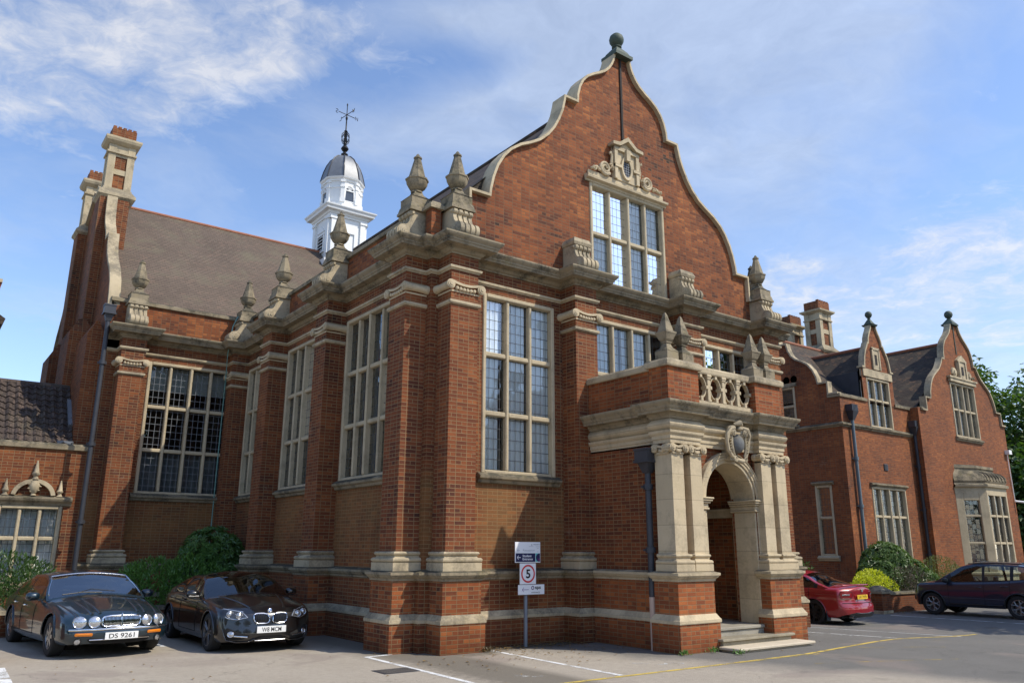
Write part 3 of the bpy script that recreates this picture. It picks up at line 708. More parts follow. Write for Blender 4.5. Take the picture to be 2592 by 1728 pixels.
def chimney(yc):
    b = MB(); b.box(-4.14, -3.27, yc-.6, yc+.22, 8.06, 12.62); b.box(-4.46, -3.80, yc-.9, yc+.72, -.2, 8.05); b.frustum(-4.13, yc-.09, 8.05, 8.5, .33, .1, .81, .6)
    ch = b.build('chimney', brick, hall)
    b = MB(); x0, x1, y0, y1 = -4.06, -3.27, yc-.5, yc+.12; rp = [(x0, y0), (x1, y0), (x1, y1), (x0, y1)]
    b.sweep(rp, [(.0, 12.55), (.07, 12.60), (.16, 12.70), (.16, 12.78), (.06, 12.92), (.03, 12.95), (.03, 13.0), (-.05, 13.0)], closed=True)
    b.sweep(rp, [(.0, 14.20), (.045, 14.22), (.045, 14.28), (.0, 14.30)], closed=True)
    b.sweep(rp, [(-.01, 14.52), (.03, 14.54), (.12, 14.62), (.15, 14.70), (.15, 14.76), (.0, 14.84), (-.1, 14.84)], closed=True)
    for (sx, sy) in ((0, 0), (1, 0), (0, 1), (1, 1)):                          # corner shafts of stone
        xx = x0+sx*(x1-x0-.22); yy = y0+sy*(y1-y0-.22); b.box(xx, xx+.22, yy, yy+.22, 12.98, 14.56)
    b.box(x0+.02, x1-.02, y0+.02, y1-.02, 13.50, 13.68); b.box(x0+.02, x1-.02, y0+.02, y1-.02, 14.12, 14.55)
    b.build('chimney_dressing', stone, ch, smooth=35)
    b = MB(); b.box(x0+.05, x1-.05, y0+.05, y1-.05, 12.9, 14.6); b.box(x0+.03, x1-.03, y0+.03, y1-.03, 14.8, 15.14)
    for k in range(5):
        for yy in (y0+.03, y1-.15): b.box(x0+.04+k*.15, x0+.14+k*.15, yy, yy+.12, 15.14, 15.20)
    b.build('chimney_stack', brick, ch)
    b = MB(); b.box(-3.82, -3.55, yc-.14, yc+.14, 15.1, 15.32); b.build('chimney_pot', stone_clean, ch)
chimney(14.3); chimney(18.3)
b = MB(); b.box(-4.24, -3.80, 11.55, 13.38, -.2, 7.6); b.frustum(-4.02, 12.465, 7.6, 8.0, .22, .03, .915, .915); b.build('wall_buttress', brick, hall)
b = MB(); b.box(TW+.3, 0, 15.5, 15.6, 0, 8.4); b.box(TW+.3, .0, TY+.3, 15.6, 7.3, 7.35); b.box(-.35, -.3, TY+.3, 15.5, 0, 8); b.box(TW+.3, TW+.35, TY+.3, 15.5, 0, 8); b.box(.6, 10.5, 9.8, 9.9, 0, 8.4); b.box(.5, 10.4, 1.3, 1.35, 0, 8.5); b.box(3.2, 7.7, 1.3, 1.35, 8.5, 11.2); b.build('added_dark_backing', m_plain('dark_room_backing', (.05, .045, .04), .9), hall)  # dark sheets added behind the windows to block sky and read as dark rooms
# ---- cupola on the crossing
CX, CYC = 5.20, CYR
cu = MB(); h = .79
cu.box(CX-h, CX+h, CYC-h, CYC+h, 12.0, 15.020)
for sx in (-1, 1):
    for sy in (-1, 1):
        q = h-.15
        cu.box(CX+sx*q-.11, CX+sx*q+.11, CYC+sy*(h+.03)-.04, CYC+sy*(h+.03)+.04, 12.900, 14.800)
        cu.box(CX+sx*(h+.03)-.04, CX+sx*(h+.03)+.04, CYC+sy*q-.11, CYC+sy*q+.11, 12.900, 14.800)
        cu.box(CX+sx*(h-.13)-.15, CX+sx*(h-.13)+.15, CYC+sy*(h+.03)-.07, CYC+sy*(h+.03)+.07, 14.720, 14.840)
        cu.box(CX+sx*(h+.03)-.07, CX+sx*(h+.03)+.07, CYC+sy*(h-.13)-.15, CYC+sy*(h-.13)+.15, 14.720, 14.840)
sq = [(CX-h, CYC-h), (CX+h, CYC-h), (CX+h, CYC+h), (CX-h, CYC+h)]
cu.sweep(sq, [(.0, 14.840), (.05, 14.850), (.06, 14.930), (.09, 14.940), (.12, 15.030), (.26, 15.060), (.28, 15.140), (.33, 15.200), (.34, 15.250), (-.1, 15.340)], closed=True, cap=True)
cu.sweep(sq, [(.25, 12.6), (.25, 12.9), (.14, 12.600), (.10, 12.850), (.02, 12.900)], closed=True)
for sx, sy in ((0, -1), (-1, 0)):
    o = (CX+sx*(h), CYC+sy*h)
    if sy: cu.box(CX-.38, CX+.38, o[1]-.05, o[1]+.02, 14.220, 14.300); cu.box(CX-.36, CX-.28, o[1]-.05, o[1], 13.450, 14.220); cu.box(CX+.28, CX+.36, o[1]-.05, o[1], 13.450, 14.220); cu.box(CX-.38, CX+.38, o[1]-.06, o[1], 13.380, 13.450)
    else:
        cu.box(o[0]-.05, o[0]+.02, CYC-.38, CYC+.38, 14.150, 14.230); cu.box(o[0]-.05, o[0], CYC-.36, CYC-.28, 13.450, 14.150); cu.box(o[0]-.05, o[0], CYC+.28, CYC+.36, 13.450, 14.150); cu.box(o[0]-.06, o[0], CYC-.38, CYC+.38, 13.380, 13.450)
        cu.extrude([(-.36, 14.300), (.36, 14.300), (0, 14.580)], (o[0], CYC, 0), (0, 1, 0), (0, 0, 1), (-1, 0, 0), .04)
tower = cu.build('cupola_base', white_paint, hall)
b = MB()
for sy in (-1, 1):
    for k in range(5): b.obox((CX-h-.03, CYC+sy*.13, 13.520+k*.14), (.03, 0, .02), (0, .11, 0), (0, 0, .012))
b.build('louvres', white_paint, tower); b = MB(); b.box(CX-h-.006, CX-h, CYC-.27, CYC+.27, 13.450, 14.150); b.build('louvre_opening', soot, tower)  # opening is a flat black sheet standing in for shade behind the louvres
o8 = lambda r, off=22.5: [(CX+r*math.cos(R(off+45*k)), CYC+r*math.sin(R(off+45*k))) for k in range(8)]
b = MB(); r8 = .79
b.sweep(o8(r8), [(.06, 15.260), (.06, 15.550), (.02, 15.600), (0, 15.600), (0, 16.220), (.03, 16.240), (.03, 16.280), (0, 16.300), (0, 16.520), (.05, 16.540), (.06, 16.600), (.12, 16.650), (.14, 16.700), (0, 16.740)], closed=True)
for k in range(8):
    a = R(22.5+45*k); p = Vector((CX+math.cos(a)*(r8+.0), CYC+math.sin(a)*(r8+.0), 0)); n = Vector((math.cos(a), math.sin(a), 0)); t = Vector((-n.y, n.x, 0))
    b.obox(p+Vector((0, 0, 16.100)), n*.055, t*.08, Vector((0, 0, .46))); b.obox(p+Vector((0, 0, 15.650)), n*.09, t*.11, Vector((0, 0, .09))); b.obox(p+Vector((0, 0, 16.260)), n*.08, t*.10, Vector((0, 0, .04))); b.obox(p+Vector((0, 0, 16.500)), n*.09, t*.10, Vector((0, 0, .05)))
lan = b.build('cupola_lantern', white_paint, hall)
ri = r8*math.cos(R(22.5))
for k in range(0, 8, 2):
    a = R(-90+45*k); n = Vector((math.cos(a), math.sin(a), 0)); t = Vector((-n.y, n.x, 0)); c = Vector((CX, CYC, 0))+n*(ri+.005)
    fr = MB(); arch = []
    for q in range(13): arch.append((.17*math.cos(R(15*q)), 16.120+.20*math.sin(R(15*q))))
    oa = [(.255, 15.620)]+[(.255*math.cos(R(15*q)), 16.120+.255*math.sin(R(15*q))) for q in range(13)]+[(-.255, 15.620)]; ia = [(.20, 15.660)]+arch+[(-.20, 15.660)]
    nn = len(oa); vs = [c+t*p[0]+Vector((0, 0, p[1]))+n*.045 for p in oa]+[c+t*p[0]+Vector((0, 0, p[1]))+n*.045 for p in ia]+[c+t*p[0]+Vector((0, 0, p[1])) for p in oa]+[c+t*p[0]+Vector((0, 0, p[1])) for p in ia]
    fs = []
    for i in range(nn-1): fs += [(i, i+1, nn+i+1, nn+i), (2*nn+i, i, i+1, 2*nn+i+1), (nn+i, nn+i+1, 3*nn+i+1, 3*nn+i)]
    fs.append((0, nn, 2*nn-1, nn-1)); fr.add(vs, fs)
    fr.obox(c+n*.03+Vector((0, 0, 16.120)), t*.21, n*.02, Vector((0, 0, .022)))
    for q in (45, 75, 105, 135): fr.tube([c+n*.03+Vector((0, 0, 16.130)), c+n*.03+t*(.2*math.cos(R(q)))+Vector((0, 0, 16.130+.19*math.sin(R(q))))], .012, 5)
    fo = fr.build('lantern_window', white_paint, lan)
    g = MB(); g.add([c+n*.01+t*p[0]+Vector((0, 0, p[1])) for p in ia], [tuple(range(nn))]); g.build('lantern_light', m_plain('lantern_glass', (.07, .085, .11), .15, var=.2), lan)
dome = [(.92, 16.68), (.915, 16.73), (.875, 16.92), (.81, 17.18), (.71, 17.46), (.565, 17.72), (.37, 17.90), (.15, 17.98)]
b = MB(); b.lathe(dome, 8, (CX, CYC, 0), rot=R(22.5)); dm = b.build('cupola_dome', lead, hall, smooth=25)
b = MB()
for k in range(8): b.tube([(CX+r_*math.cos(R(22.5+45*k)), CYC+r_*math.sin(R(22.5+45*k)), z_+.01) for r_, z_ in dome], .028, 6)
b.build('lead_roll', lead_dark, dm, smooth=50)
b = MB(); b.lathe([(.15, 17.94), (.15, 18.0), (.11, 18.03), (.15, 18.08), (.15, 18.13), (.07, 18.18), (.06, 18.24), (.10, 18.27), (.17, 18.38), (.10, 18.50), (.06, 18.54), (.08, 18.60), (.05, 18.66), (.045, 19.2), (.08, 19.22), (.03, 19.28), (.028, 19.75), (.05, 19.82), (.05, 19.9), (.02, 19.95), (.018, 20.45), (.035, 20.5), (0, 20.6)], 10, (CX, CYC, 0))
for k in range(4):
    a = R(90*k+20); n = Vector((math.cos(a), math.sin(a), 0))
    b.tube([Vector((CX, CYC, 0))+n*q+Vector((0, 0, z_)) for q, z_ in ((.05, 18.60), (.16, 18.70), (.225, 18.85), (.20, 19.02), (.10, 19.14), (.03, 19.2))], .018, 6)
    b.tube([Vector((CX, CYC, 0))+n*q+Vector((0, 0, z_)) for q, z_ in ((.04, 18.68), (.11, 18.80), (.05, 18.92), (.10, 19.03), (.04, 19.1))], .015, 5)
    a = R(90*k+8); n = Vector((math.cos(a), math.sin(a), 0)); t = Vector((-n.y, n.x, 0)); c = Vector((CX, CYC, 20.02))
    b.tube([c, c+n*.42], .016, 5)
    lt = [((-.06, -.08), (-.06, .08), (.06, -.08), (.06, .08)), ((-.06, .08), (-.06, -.08), (.06, -.08)), ((.05, .07), (0, .09), (-.05, .06), (-.03, .02), (.04, -.02), (.05, -.06), (0, -.09), (-.05, -.07)), ((-.07, .08), (-.035, -.08), (0, .05), (.035, -.08), (.07, .08))][k]
    b.tube([c+n*(.45)+t*0+Vector((0, 0, q[1]))+n*(q[0]+.05) for q in lt], .014, 5)
b.build('weather_vane', iron, hall, smooth=50)
# ---- rainwater pipes on the building
def drainpipe(x, y, z0, z1, m, bracket, hz=None, primer=0.0, r=.055, hop=.17):
    b = MB(); b.lathe([(r, z0+primer), (r, z1)], 12, (x, y, 0))
    for q in bracket: b.lathe([(r*1.0, q-.05), (r*1.5, q-.05), (r*1.5, q+.05), (r, q+.05)], 12, (x, y, 0)); b.box(x-r*1.9, x+r*1.9, y+r*.5, y+r*1.3, q-.02, q+.02)
    p = b.build('drainpipe', m, hall, smooth=40)
    if primer: b = MB(); b.lathe([(r*1.02, z0), (r*1.02, z0+primer)], 12, (x, y, 0)); b.build('painted_foot', pipe_pink, p, smooth=40)
    if hz:
        b = MB(); b.frustum(x, y, hz-.22, hz-.02, r*1.1, hop*.8); b.box(x-hop, x+hop, y-hop, y+hop, hz, hz+.22); b.box(x-hop*1.12, x+hop*1.12, y-hop*1.12, y+hop*1.12, hz-.03, hz+.01); b.box(x-hop*1.08, x+hop*1.08, y-hop*1.08, y+hop*1.08, hz+.20, hz+.24)
        b.build('hopper_head', m, p)
    return p
drainpipe(3.55, -2.23, .0, 3.28, lead_dark, (1.75, 2.9), 3.38, primer=.92, r=.062)
drainpipe(-3.93, 10.55, .0, 7.95, lead_dark, (2.4, 4.4, 6.6), 7.98, r=.06, hop=.14)
b = MB(); b.tube([(-.30, 10.80, 8.62), (-.42, 10.62, 8.52), (-.54, 10.6, 8.2), (-.62, 10.5, 7.7), (-.62, 10.6, 7.3), (-.55, 10.8, 6.9), (-.55, 10.82, 4.0), (-.56, 10.80, 1.4)], .014, 6); b.build('cable', cable_green, hall, smooth=60)
# ------------------------------------------------------------------ porch
PX = 5.43
PB = [(3.72, -.0), (3.72, -2.40), (3.58, -2.40), (3.58, -2.82), (4.41, -2.82), (4.41, -2.60), (4.70, -2.60), (4.70, -2.12)]
PBr = [(6.17, -2.12), (6.17, -2.60), (6.25, -2.60), (6.25, -2.82), (7.08, -2.82), (7.08, -2.40), (6.94, -2.40), (6.94, 0)]
def both(name, m, prof, smooth=30, paths=(PB, PBr)):
    for p in paths:
        b = MB(); b.sweep(p, prof); b.build(name, m, hall, smooth=smooth)
both('porch_plinth', brick_new, [(.125, -.3), (.125, .487)], None, (PB[:6], PBr[2:]))
both('porch_plinth_ledge', stone_clean, [(.10, .485), (.14, .487), (.145, .50), (.145, .545), (.13, .56), (.085, .635), (.07, .645)], 30, (PB[:6], PBr[2:]))
both('porch_dado', brick_new, [(.075, .64), (.075, 1.205)], None, (PB[:6], PBr[2:]))
both('porch_dado_ledge', stone, [(.073, 1.2), (.095, 1.205), (.10, 1.24), (.135, 1.27), (.15, 1.30), (.165, 1.305), (.165, 1.35), (.05, 1.38), (-.02, 1.385)], 30, (PB[:6], PBr[2:]))
b = MB()
panel(b, (3.72, 0), (3.72, -2.40), 1.38, 3.72); panel(b, (3.72, -2.40), (3.62, -2.40), 1.38, 3.72); panel(b, (3.62, -2.40), (3.62, -2.66), 1.38, 3.72); panel(b, (3.62, -2.66), (4.46, -2.66), 1.38, 3.72)
panel(b, (6.20, -2.66), (7.04, -2.66), 1.38, 3.72); panel(b, (7.04, -2.66), (7.04, -2.4), 1.38, 3.72); panel(b, (6.94, -2.4), (6.94, 0), 0, 3.72)
AC, AZ_, AR = PX, 2.70, .735                                  # arch centre, springing, radius
b.quad((4.41, -2.60, 0), (AC-AR-.02, -2.60, 0), (AC-AR-.02, -2.60, AZ_), (4.41, -2.60, AZ_)); b.quad((AC+AR+.02, -2.60, 0), (6.30, -2.60, 0), (6.30, -2.60, AZ_), (AC+AR+.02, -2.60, AZ_))
n = 24; ap = [(AC-(AR+.02)*math.cos(math.pi*i/n), AZ_+(AR+.02)*math.sin(math.pi*i/n)) for i in range(n+1)]
for p, q in zip(ap, ap[1:]): b.quad((p[0], -2.60, p[1]), (q[0], -2.60, q[1]), (q[0], -2.60, 3.72), (p[0], -2.60, 3.72))
b.quad((4.41, -2.60, AZ_), (ap[0][0], -2.60, AZ_), (ap[0][0], -2.60, 3.72), (4.41, -2.60, 3.72)); b.quad((ap[-1][0], -2.60, AZ_), (6.30, -2.60, AZ_), (6.30, -2.60, 3.72), (ap[-1][0], -2.60, 3.72))
b.build('porch_wall', brick, hall)
b = MB(); b.box(3.95, 4.0, -2.15, 0, .3, 4.4); b.box(6.52, 6.57, -2.15, -.02, .3, 4.4); b.box(3.95, 6.75, -.05, -.02, .3, 4.4); b.box(3.95, 4.71, -2.15, -2.1, .3, 4.4); b.box(6.16, 6.55, -2.15, -2.1, .3, 4.4)
b.build('porch_inner_wall', brick_bright, hall)
b = MB(); b.box(3.9, 6.8, -2.2, 0, 4.0, 4.05); b.build('porch_ceiling', white_paint, hall)
b = MB(); b.box(6.42, 6.52, -2.1, -.05, 2.42, 2.55); b.box(6.38, 6.52, -2.1, -.05, 2.55, 2.60); b.box(4.0, 4.12, -2.1, -.05, 2.42, 2.58); b.build('porch_string', stone_clean, hall)
b = MB(); b.box(5.0, 5.86, -.09, -.052, .36, 2.5)
for k in range(2):
    for j in range(3): b.box(5.06+k*.40, 5.40+k*.40, -.12, -.09, .5+j*.65, 1.05+j*.65)
b.build('porch_door', m_plain('door_wood', (.06, .035, .02), .5, var=.2), hall)
# stone arch, jambs and imposts
b = MB()
def ring2(ra, rb, ya, yb):
    vs = []; 
    for i in range(n+1):
        a = math.pi*i/n; c, s_ = -math.cos(a), math.sin(a)
        vs += [(AC+ra*c, ya, AZ_+ra*s_), (AC+rb*c, ya, AZ_+rb*s_), (AC+rb*c, yb, AZ_+rb*s_), (AC+ra*c, yb, AZ_+ra*s_)]
    fs = []
    for i in range(n):
        for k in range(4): fs.append((4*i+k, 4*i+(k+1) % 4, 4*i+4+(k+1) % 4, 4*i+4+k))
    b.add(vs, fs)
ring2(AR, AR+.07, -2.66, -2.08); ring2(AR+.07, AR+.13, -2.685, -2.5); ring2(AR+.13, AR+.19, -2.70, -2.5); ring2(AR+.19, AR+.215, -2.715, -2.5)
for sx in (-1, 1):
    xi = AC+sx*AR; xo = AC+sx*(AR+.20); x0, x1 = min(xi, xo), max(xi, xo)
    b.box(x0, x1, -2.655, -2.08, .36, 2.50); b.box(x0+(.06 if sx > 0 else 0), x1-(.06 if sx < 0 else 0), -2.675, -2.6, .36, 2.5)
    for (z0, z1, e) in ((2.50, 2.54, .03), (2.54, 2.62, .015), (2.62, 2.66, .05), (2.66, 2.70, .08), (2.70, 2.735, .10)): b.box(x0-e, x1+e, -2.67-e, -2.06, z0, z1)
b.build('porch_arch', stone_clean, hall, bevel=.01)
# columns in pairs on the piers
def column(x, corner):
    w = .32; yb = -2.66; d = .16
    path = [(x-w/2, yb+.02), (x-w/2, yb-d), (x+w/2, yb-d), (x+w/2, yb+.02)]
    if corner: path = [(x-w/2, -2.40), (x-w/2, yb-d), (x+w/2, yb-d), (x+w/2, yb+.02)] if corner < 0 else [(x-w/2, yb+.02), (x-w/2, yb-d), (x+w/2, yb-d), (x+w/2, -2.40)]
    s = MB(); s.sweep(path, [(.0, 1.68), (0, 3.55)]); sh = s.build('porch_column', stone_clean, hall)
    s = MB(); s.sweep(path, [(.085, 1.38), (.085, 1.50), (.07, 1.502), (.085, 1.525), (.085, 1.55), (.07, 1.57), (.03, 1.58), (.025, 1.61), (.05, 1.63), (.06, 1.65), (.05, 1.675), (.015, 1.685), (-.01, 1.70)]); s.build('column_base', stone_clean, sh, smooth=35)
    s = MB(); capital_mb(s, w-.03, d+.01, zc=3.595, r=.075); s.v = [q+Vector((x, yb, 0)) for q in s.v]; s.build('column_capital', stone_clean, sh, smooth=40)
    if corner:
        s = MB(); capital_mb(s, .26, .05, zc=3.595, r=.075); Mx = Matrix.Translation((x+corner*(w/2-.03), -2.62, 0)) @ Matrix.Rotation(R(-90 if corner < 0 else 90), 4, 'Z'); s.v = [Mx @ q for q in s.v]; s.build('column_capital', stone_clean, sh, smooth=40)
column(3.735, -1); column(4.245, 0); column(6.42, 0); column(6.91, 1)
PU = [(3.72, 0), (3.72, -2.38), (3.575, -2.38), (3.575, -2.815), (4.415, -2.815), (4.415, -2.68), (6.24, -2.68), (6.24, -2.815), (7.075, -2.815), (7.075, -2.38), (6.94, -2.38), (6.94, 0)]
def pu(name, m, prof, smooth=30):
    b = MB(); b.sweep(PU, prof); return b.build(name, m, hall, smooth=smooth)
fr = [(0.0, 3.935)]+[(.075*math.sin(math.pi*k/10), 3.935+.215*k/10) for k in range(1, 10)]+[(0, 4.15)]
pu('porch_architrave', stone_clean, [(-.15, 3.69), (0, 3.69), (0, 3.765), (.018, 3.77), (.018, 3.84), (.03, 3.845), (.055, 3.88), (.06, 3.925), (0, 3.935)])
pu('porch_frieze', stone_clean, fr, 60)
pu('porch_cornice', stone_old, [(0, 4.15), (.03, 4.152), (.04, 4.185), (.075, 4.215), (.08, 4.245), (.19, 4.25), (.20, 4.30), (.215, 4.305), (.235, 4.35), (.28, 4.40), (.29, 4.425), (.29, 4.455), (.03, 4.52), (-.1, 4.52)])
b = MB()
for pth in (PU[:6], PU[6:]): b.sweep(pth, [(.02, 4.49), (.02, 5.16)])
# balustrade: brick panel pierced by four ovals
x0, x1, zz0, zz1 = 4.415, 6.24, 4.60, 5.16; cw = (x1-x0)/4; N = 32
stn = MB()
for k in range(4):
    c = x0+cw*(k+.5); zc = 4.89; el = []; rc = []
    for i in range(N):
        a = 2*math.pi*i/N; ca, sa = math.cos(a), math.sin(a); el.append((c+.160*ca, zc+.220*sa))
        t_ = min(cw/2/abs(ca) if abs(ca) > 1e-6 else 9, ((zz1-zc) if sa > 0 else (zc-zz0))/abs(sa) if abs(sa) > 1e-6 else 9)
        rc.append((c+ca*t_, zc+sa*t_))
    for i in range(N):
        j = (i+1) % N
        b.quad((el[i][0], -2.66, el[i][1]), (el[j][0], -2.66, el[j][1]), (rc[j][0], -2.66, rc[j][1]), (rc[i][0], -2.66, rc[i][1]))
    vs = []
    for (e, y) in ((.032, -2.66), (.028, -2.715), (.0, -2.715), (-.004, -2.635)): vs += [(c+(.150+e)*math.cos(2*math.pi*i/N), y, zc+(.210+e)*math.sin(2*math.pi*i/N)) for i in range(N)]
    stn.add(vs, [(r_*N+i, r_*N+(i+1) % N, (r_+1)*N+(i+1) % N, (r_+1)*N+i) for r_ in range(3) for i in range(N)])
    for (dx, dz, hw, hh) in ((0, .235, .035, .05), (0, -.24, .038, .05), (.172, 0, .035, .035), (-.172, 0, .035, .035)): stn.box(c+dx-hw, c+dx+hw, -2.745, -2.6, zc+dz-hh, zc+dz+hh)
    if k: 
        xx = x0+cw*k; stn.box(xx-.042, xx+.042, -2.74, -2.6, 4.60, 5.12); stn.box(xx-.058, xx+.058, -2.755, -2.6, 5.06, 5.10); stn.box(xx-.068, xx+.068, -2.765, -2.6, 5.10, 5.155); stn.box(xx-.055, xx+.055, -2.75, -2.6, 4.60, 4.65)
stn.box(x0, x1, -2.745, -2.5, 4.52, 4.605)
pw = b.build('porch_parapet', brick_new, hall); stn.build('balustrade', stone_clean, pw, bevel=.006)
b = MB(); b.box(3.8, 6.85, -2.5, 0, 4.5, 4.56); b.build('porch_roof', lead_dark, hall); b = MB(); b.box(3.85, 6.85, -2.36, -2.30, 4.56, 5.18); b.build('parapet_back', brick_far, hall)  # brick sheet behind the ovals is added so the openings read dark
pu('porch_coping', stone, [(.02, 5.15), (.075, 5.152), (.085, 5.18), (.085, 5.255), (.04, 5.30), (-.22, 5.31), (-.26, 5.15)])
b = MB(); b.box(3.60, 4.42, -2.78, -2.42, 5.2, 5.318); b.box(6.24, 7.06, -2.78, -2.42, 5.2, 5.318); b.build('pier_slab', stone, hall)
for x in (3.80, 4.24, 6.47, 6.89):
    b = MB(); y = -2.62; k = .88
    b.box(x-.16, x+.16, y-.16, y+.16, 5.315, 5.48); b.frustum(x, y, 5.48, 5.50, .165, .155); b.frustum(x, y, 5.50, 5.57, .155, .085); b.frustum(x, y, 5.57, 5.66, .085, .055); b.box(x-.074, x+.074, y-.074, y+.074, 5.66, 5.682)
    b.frustum(x, y, 5.682, 5.73, .058, .10); b.frustum(x, y, 5.73, 5.83, .10, .136); b.frustum(x, y, 5.83, 5.855, .136, .15); b.box(x-.15, x+.15, y-.15, y+.15, 5.855, 5.88); b.frustum(x, y, 5.88, 5.90, .15, .112); b.frustum(x, y, 5.90, 6.25, .112, .028); b.frustum(x, y, 6.25, 6.29, .028, .008)
    b.build('porch_finial', stone_old, hall)
# carved shield over the arch
b = MB(); sy, sc_ = -2.86, 3.80
N = 20
el = [(0, .0)]
vs = []
for (e, y) in ((1, -.02), (.97, -.07), (.75, -.12), (.4, -.15), (.0, -.16)): vs += [(PX+.165*e*math.cos(2*math.pi*i/N), sy+y, sc_+.185*e*math.sin(2*math.pi*i/N)*(1.08 if math.sin(2*math.pi*i/N) < 0 else 1)) for i in range(N)]
b.add(vs, [(r_*N+i, r_*N+(i+1) % N, (r_+1)*N+(i+1) % N, (r_+1)*N+i) for r_ in range(4) for i in range(N)])
shield = b.build('carved_shield', m_stone('shield_grey', (.16, .165, .165), amt=.6), hall, smooth=60)
b = MB()
for sx in (-1, 1):
    b.tube([(PX+sx*q[0], sy+q[2], sc_+q[1]) for q in ((.03, .27, -.04), (.14, .31, -.08), (.26, .29, -.1), (.33, .18, -.08), (.335, .03, -.05), (.29, -.14, -.04), (.22, -.24, -.06), (.17, -.30, -.08))], [.03, .045, .05, .05, .045, .045, .04, .03], 7)
    sp = [(PX+sx*(.18+.07*(1-k/20)*math.cos(k*.75)), sy-.10-.002*k, sc_+.20+.07*(1-k/20)*math.sin(k*.75)) for k in range(18)]; b.tube(sp, .022, 6)
    b.tube([(PX+sx*q[0], sy+q[2], sc_+q[1]) for q in ((.20, .14, -.08), (.22, .0, -.08), (.20, -.14, -.08), (.14, -.26, -.08))], [.025, .03, .03, .02], 6)
    sp = [(PX+sx*(.15+.06*(1-k/16)*math.cos(3+k*.8)), sy-.1, sc_-.31+.06*(1-k/16)*math.sin(3+k*.8)) for k in range(14)]; b.tube(sp, .02, 6)
    for k in range(7): b.lathe([(0, -.025), (.027, 0), (0, .025)], 6, (PX+sx*(.245+.02*rnd.random()), sy-.08, sc_+.16-.055*k))
b.tube([(PX+q[0], sy+q[1], sc_+q[2]) for q in ((-.12, -.08, .37), (0, -.14, .40), (.12, -.08, .37))], [.03, .06, .03], 8); b.lathe([(0, -.05), (.06, 0), (.04, .05), (0, .07)], 8, (PX, sy-.13, sc_+.27))
b.tube([(PX-.12, sy-.08, sc_-.33), (PX, sy-.13, sc_-.36), (PX+.12, sy-.08, sc_-.33)], [.03, .055, .03], 8); b.box(PX-.12, PX+.12, -2.8, -2.6, sc_-.32, sc_+.36)
b.build('scroll_frame', stone, shield, smooth=50)
# steps
b = MB(); b.box(4.0, 6.75, -2.73, -.05, .30, .36); b.box(4.55, 6.2, -2.70, -2.2, 0, .30); b.build('porch_floor', m_stone('step_stone', (.36, .33, .27), amt=.4), hall, bevel=.012)
b = MB(); b.box(4.44, 6.62, -3.06, -2.70, .155, .205); b.box(4.50, 6.56, -3.01, -2.70, -.05, .155); b.build('step', m_stone('step_mid', (.34, .30, .22), amt=.5), hall, bevel=.012)
b = MB(); b.box(4.38, 6.70, -3.44, -3.0, .035, .085); b.box(4.46, 6.62, -3.38, -3.0, -.05, .035); b.build('step', m_stone('step_low', (.58, .50, .38), amt=.15), hall, bevel=.012)
# ------------------------------------------------------------------ low wing on the left
wing = thing('side_wing', 'low brick side wing with a dark pantile roof and a pedimented window', 'building', (-8, 11.1, 0))
WY = 11.1
b = MB(); panel(b, (-14, WY), (TW-.005, WY), -.2, 4.27, [(-5.76+14, -4.31+14, .85, 2.80)]); b.build('wall', brick_far, wing)
w = window(wing, (-14, WY), (1, 0), -5.76+14, -4.31+14, .85, 2.80, 3, [1.98], glass)
curtain(wing, (-14, WY), (1, 0), -5.72+14, -4.35+14, .9, 2.75, .30, cloth, lam=.3)
b = MB(); b.sweep([(-14, WY), (TW-.01, WY)], [(0, 4.25), (.06, 4.26), (.07, 4.36), (.0, 4.42), (-.3, 4.43)]); b.build('coping', stone_old, wing)
b = MB(); b.sweep([(-5.95, WY), (-4.12, WY)], [(0, 2.80), (.04, 2.81), (.06, 2.86), (.13, 2.92), (.15, 2.97), (.15, 3.01), (0, 3.05)], cap=True); b.build('cornice', stone_old, wing)
pc = -5.03; b = MB()
for sx in (-1, 1):
    A = []; Bq = []
    for i in range(13):
        a = R(8+(74)*i/12); A.append((pc+sx*.50*math.cos(a), 3.0+.46*math.sin(a))); Bq.append((pc+sx*.40*math.cos(a), 3.0+.36*math.sin(a)))
    b.extrude(A+Bq[::-1], (0, WY, 0), (1, 0, 0), (0, 0, 1), (0, -1, 0), .14)
b.lathe([(0, 3.04), (.07, 3.05), (.05, 3.09), (.09, 3.14), (.12, 3.22), (.13, 3.32), (.10, 3.40), (.06, 3.44), (.09, 3.46)], 10, (pc, WY-.08, 0))
for k in range(9): a = 2*math.pi*k/9; b.lathe([(0, -.03), (.04, 0), (0, .03)], 6, (pc+.13*math.cos(a), WY-.12, 3.27+.15*math.sin(a)))
for x, k, z0 in ((pc, 1.0, 3.44), (pc-.62, .85, 3.03), (pc+.60, .85, 3.03)): b.lathe([(r_*k, z0+h_*k) for r_, h_ in ((.10, 0), (.06, .05), (.05, .09), (.09, .13), (.095, .17), (.07, .19), (.02, .46), (.028, .47), (0, .5))], 8, (x, WY-.07, 0))
b.build('pediment', stone, wing, smooth=40)
b = MB(); pitch, row, ns = .215, .30, 6
xs = [-8.2+pitch*i/ns for i in range(int((8.2-4.25)/pitch*ns)+1)]; nr = 10; sl = Vector((0, 1, .93)).normalized(); up_ = Vector((0, -.93, 1)).normalized()
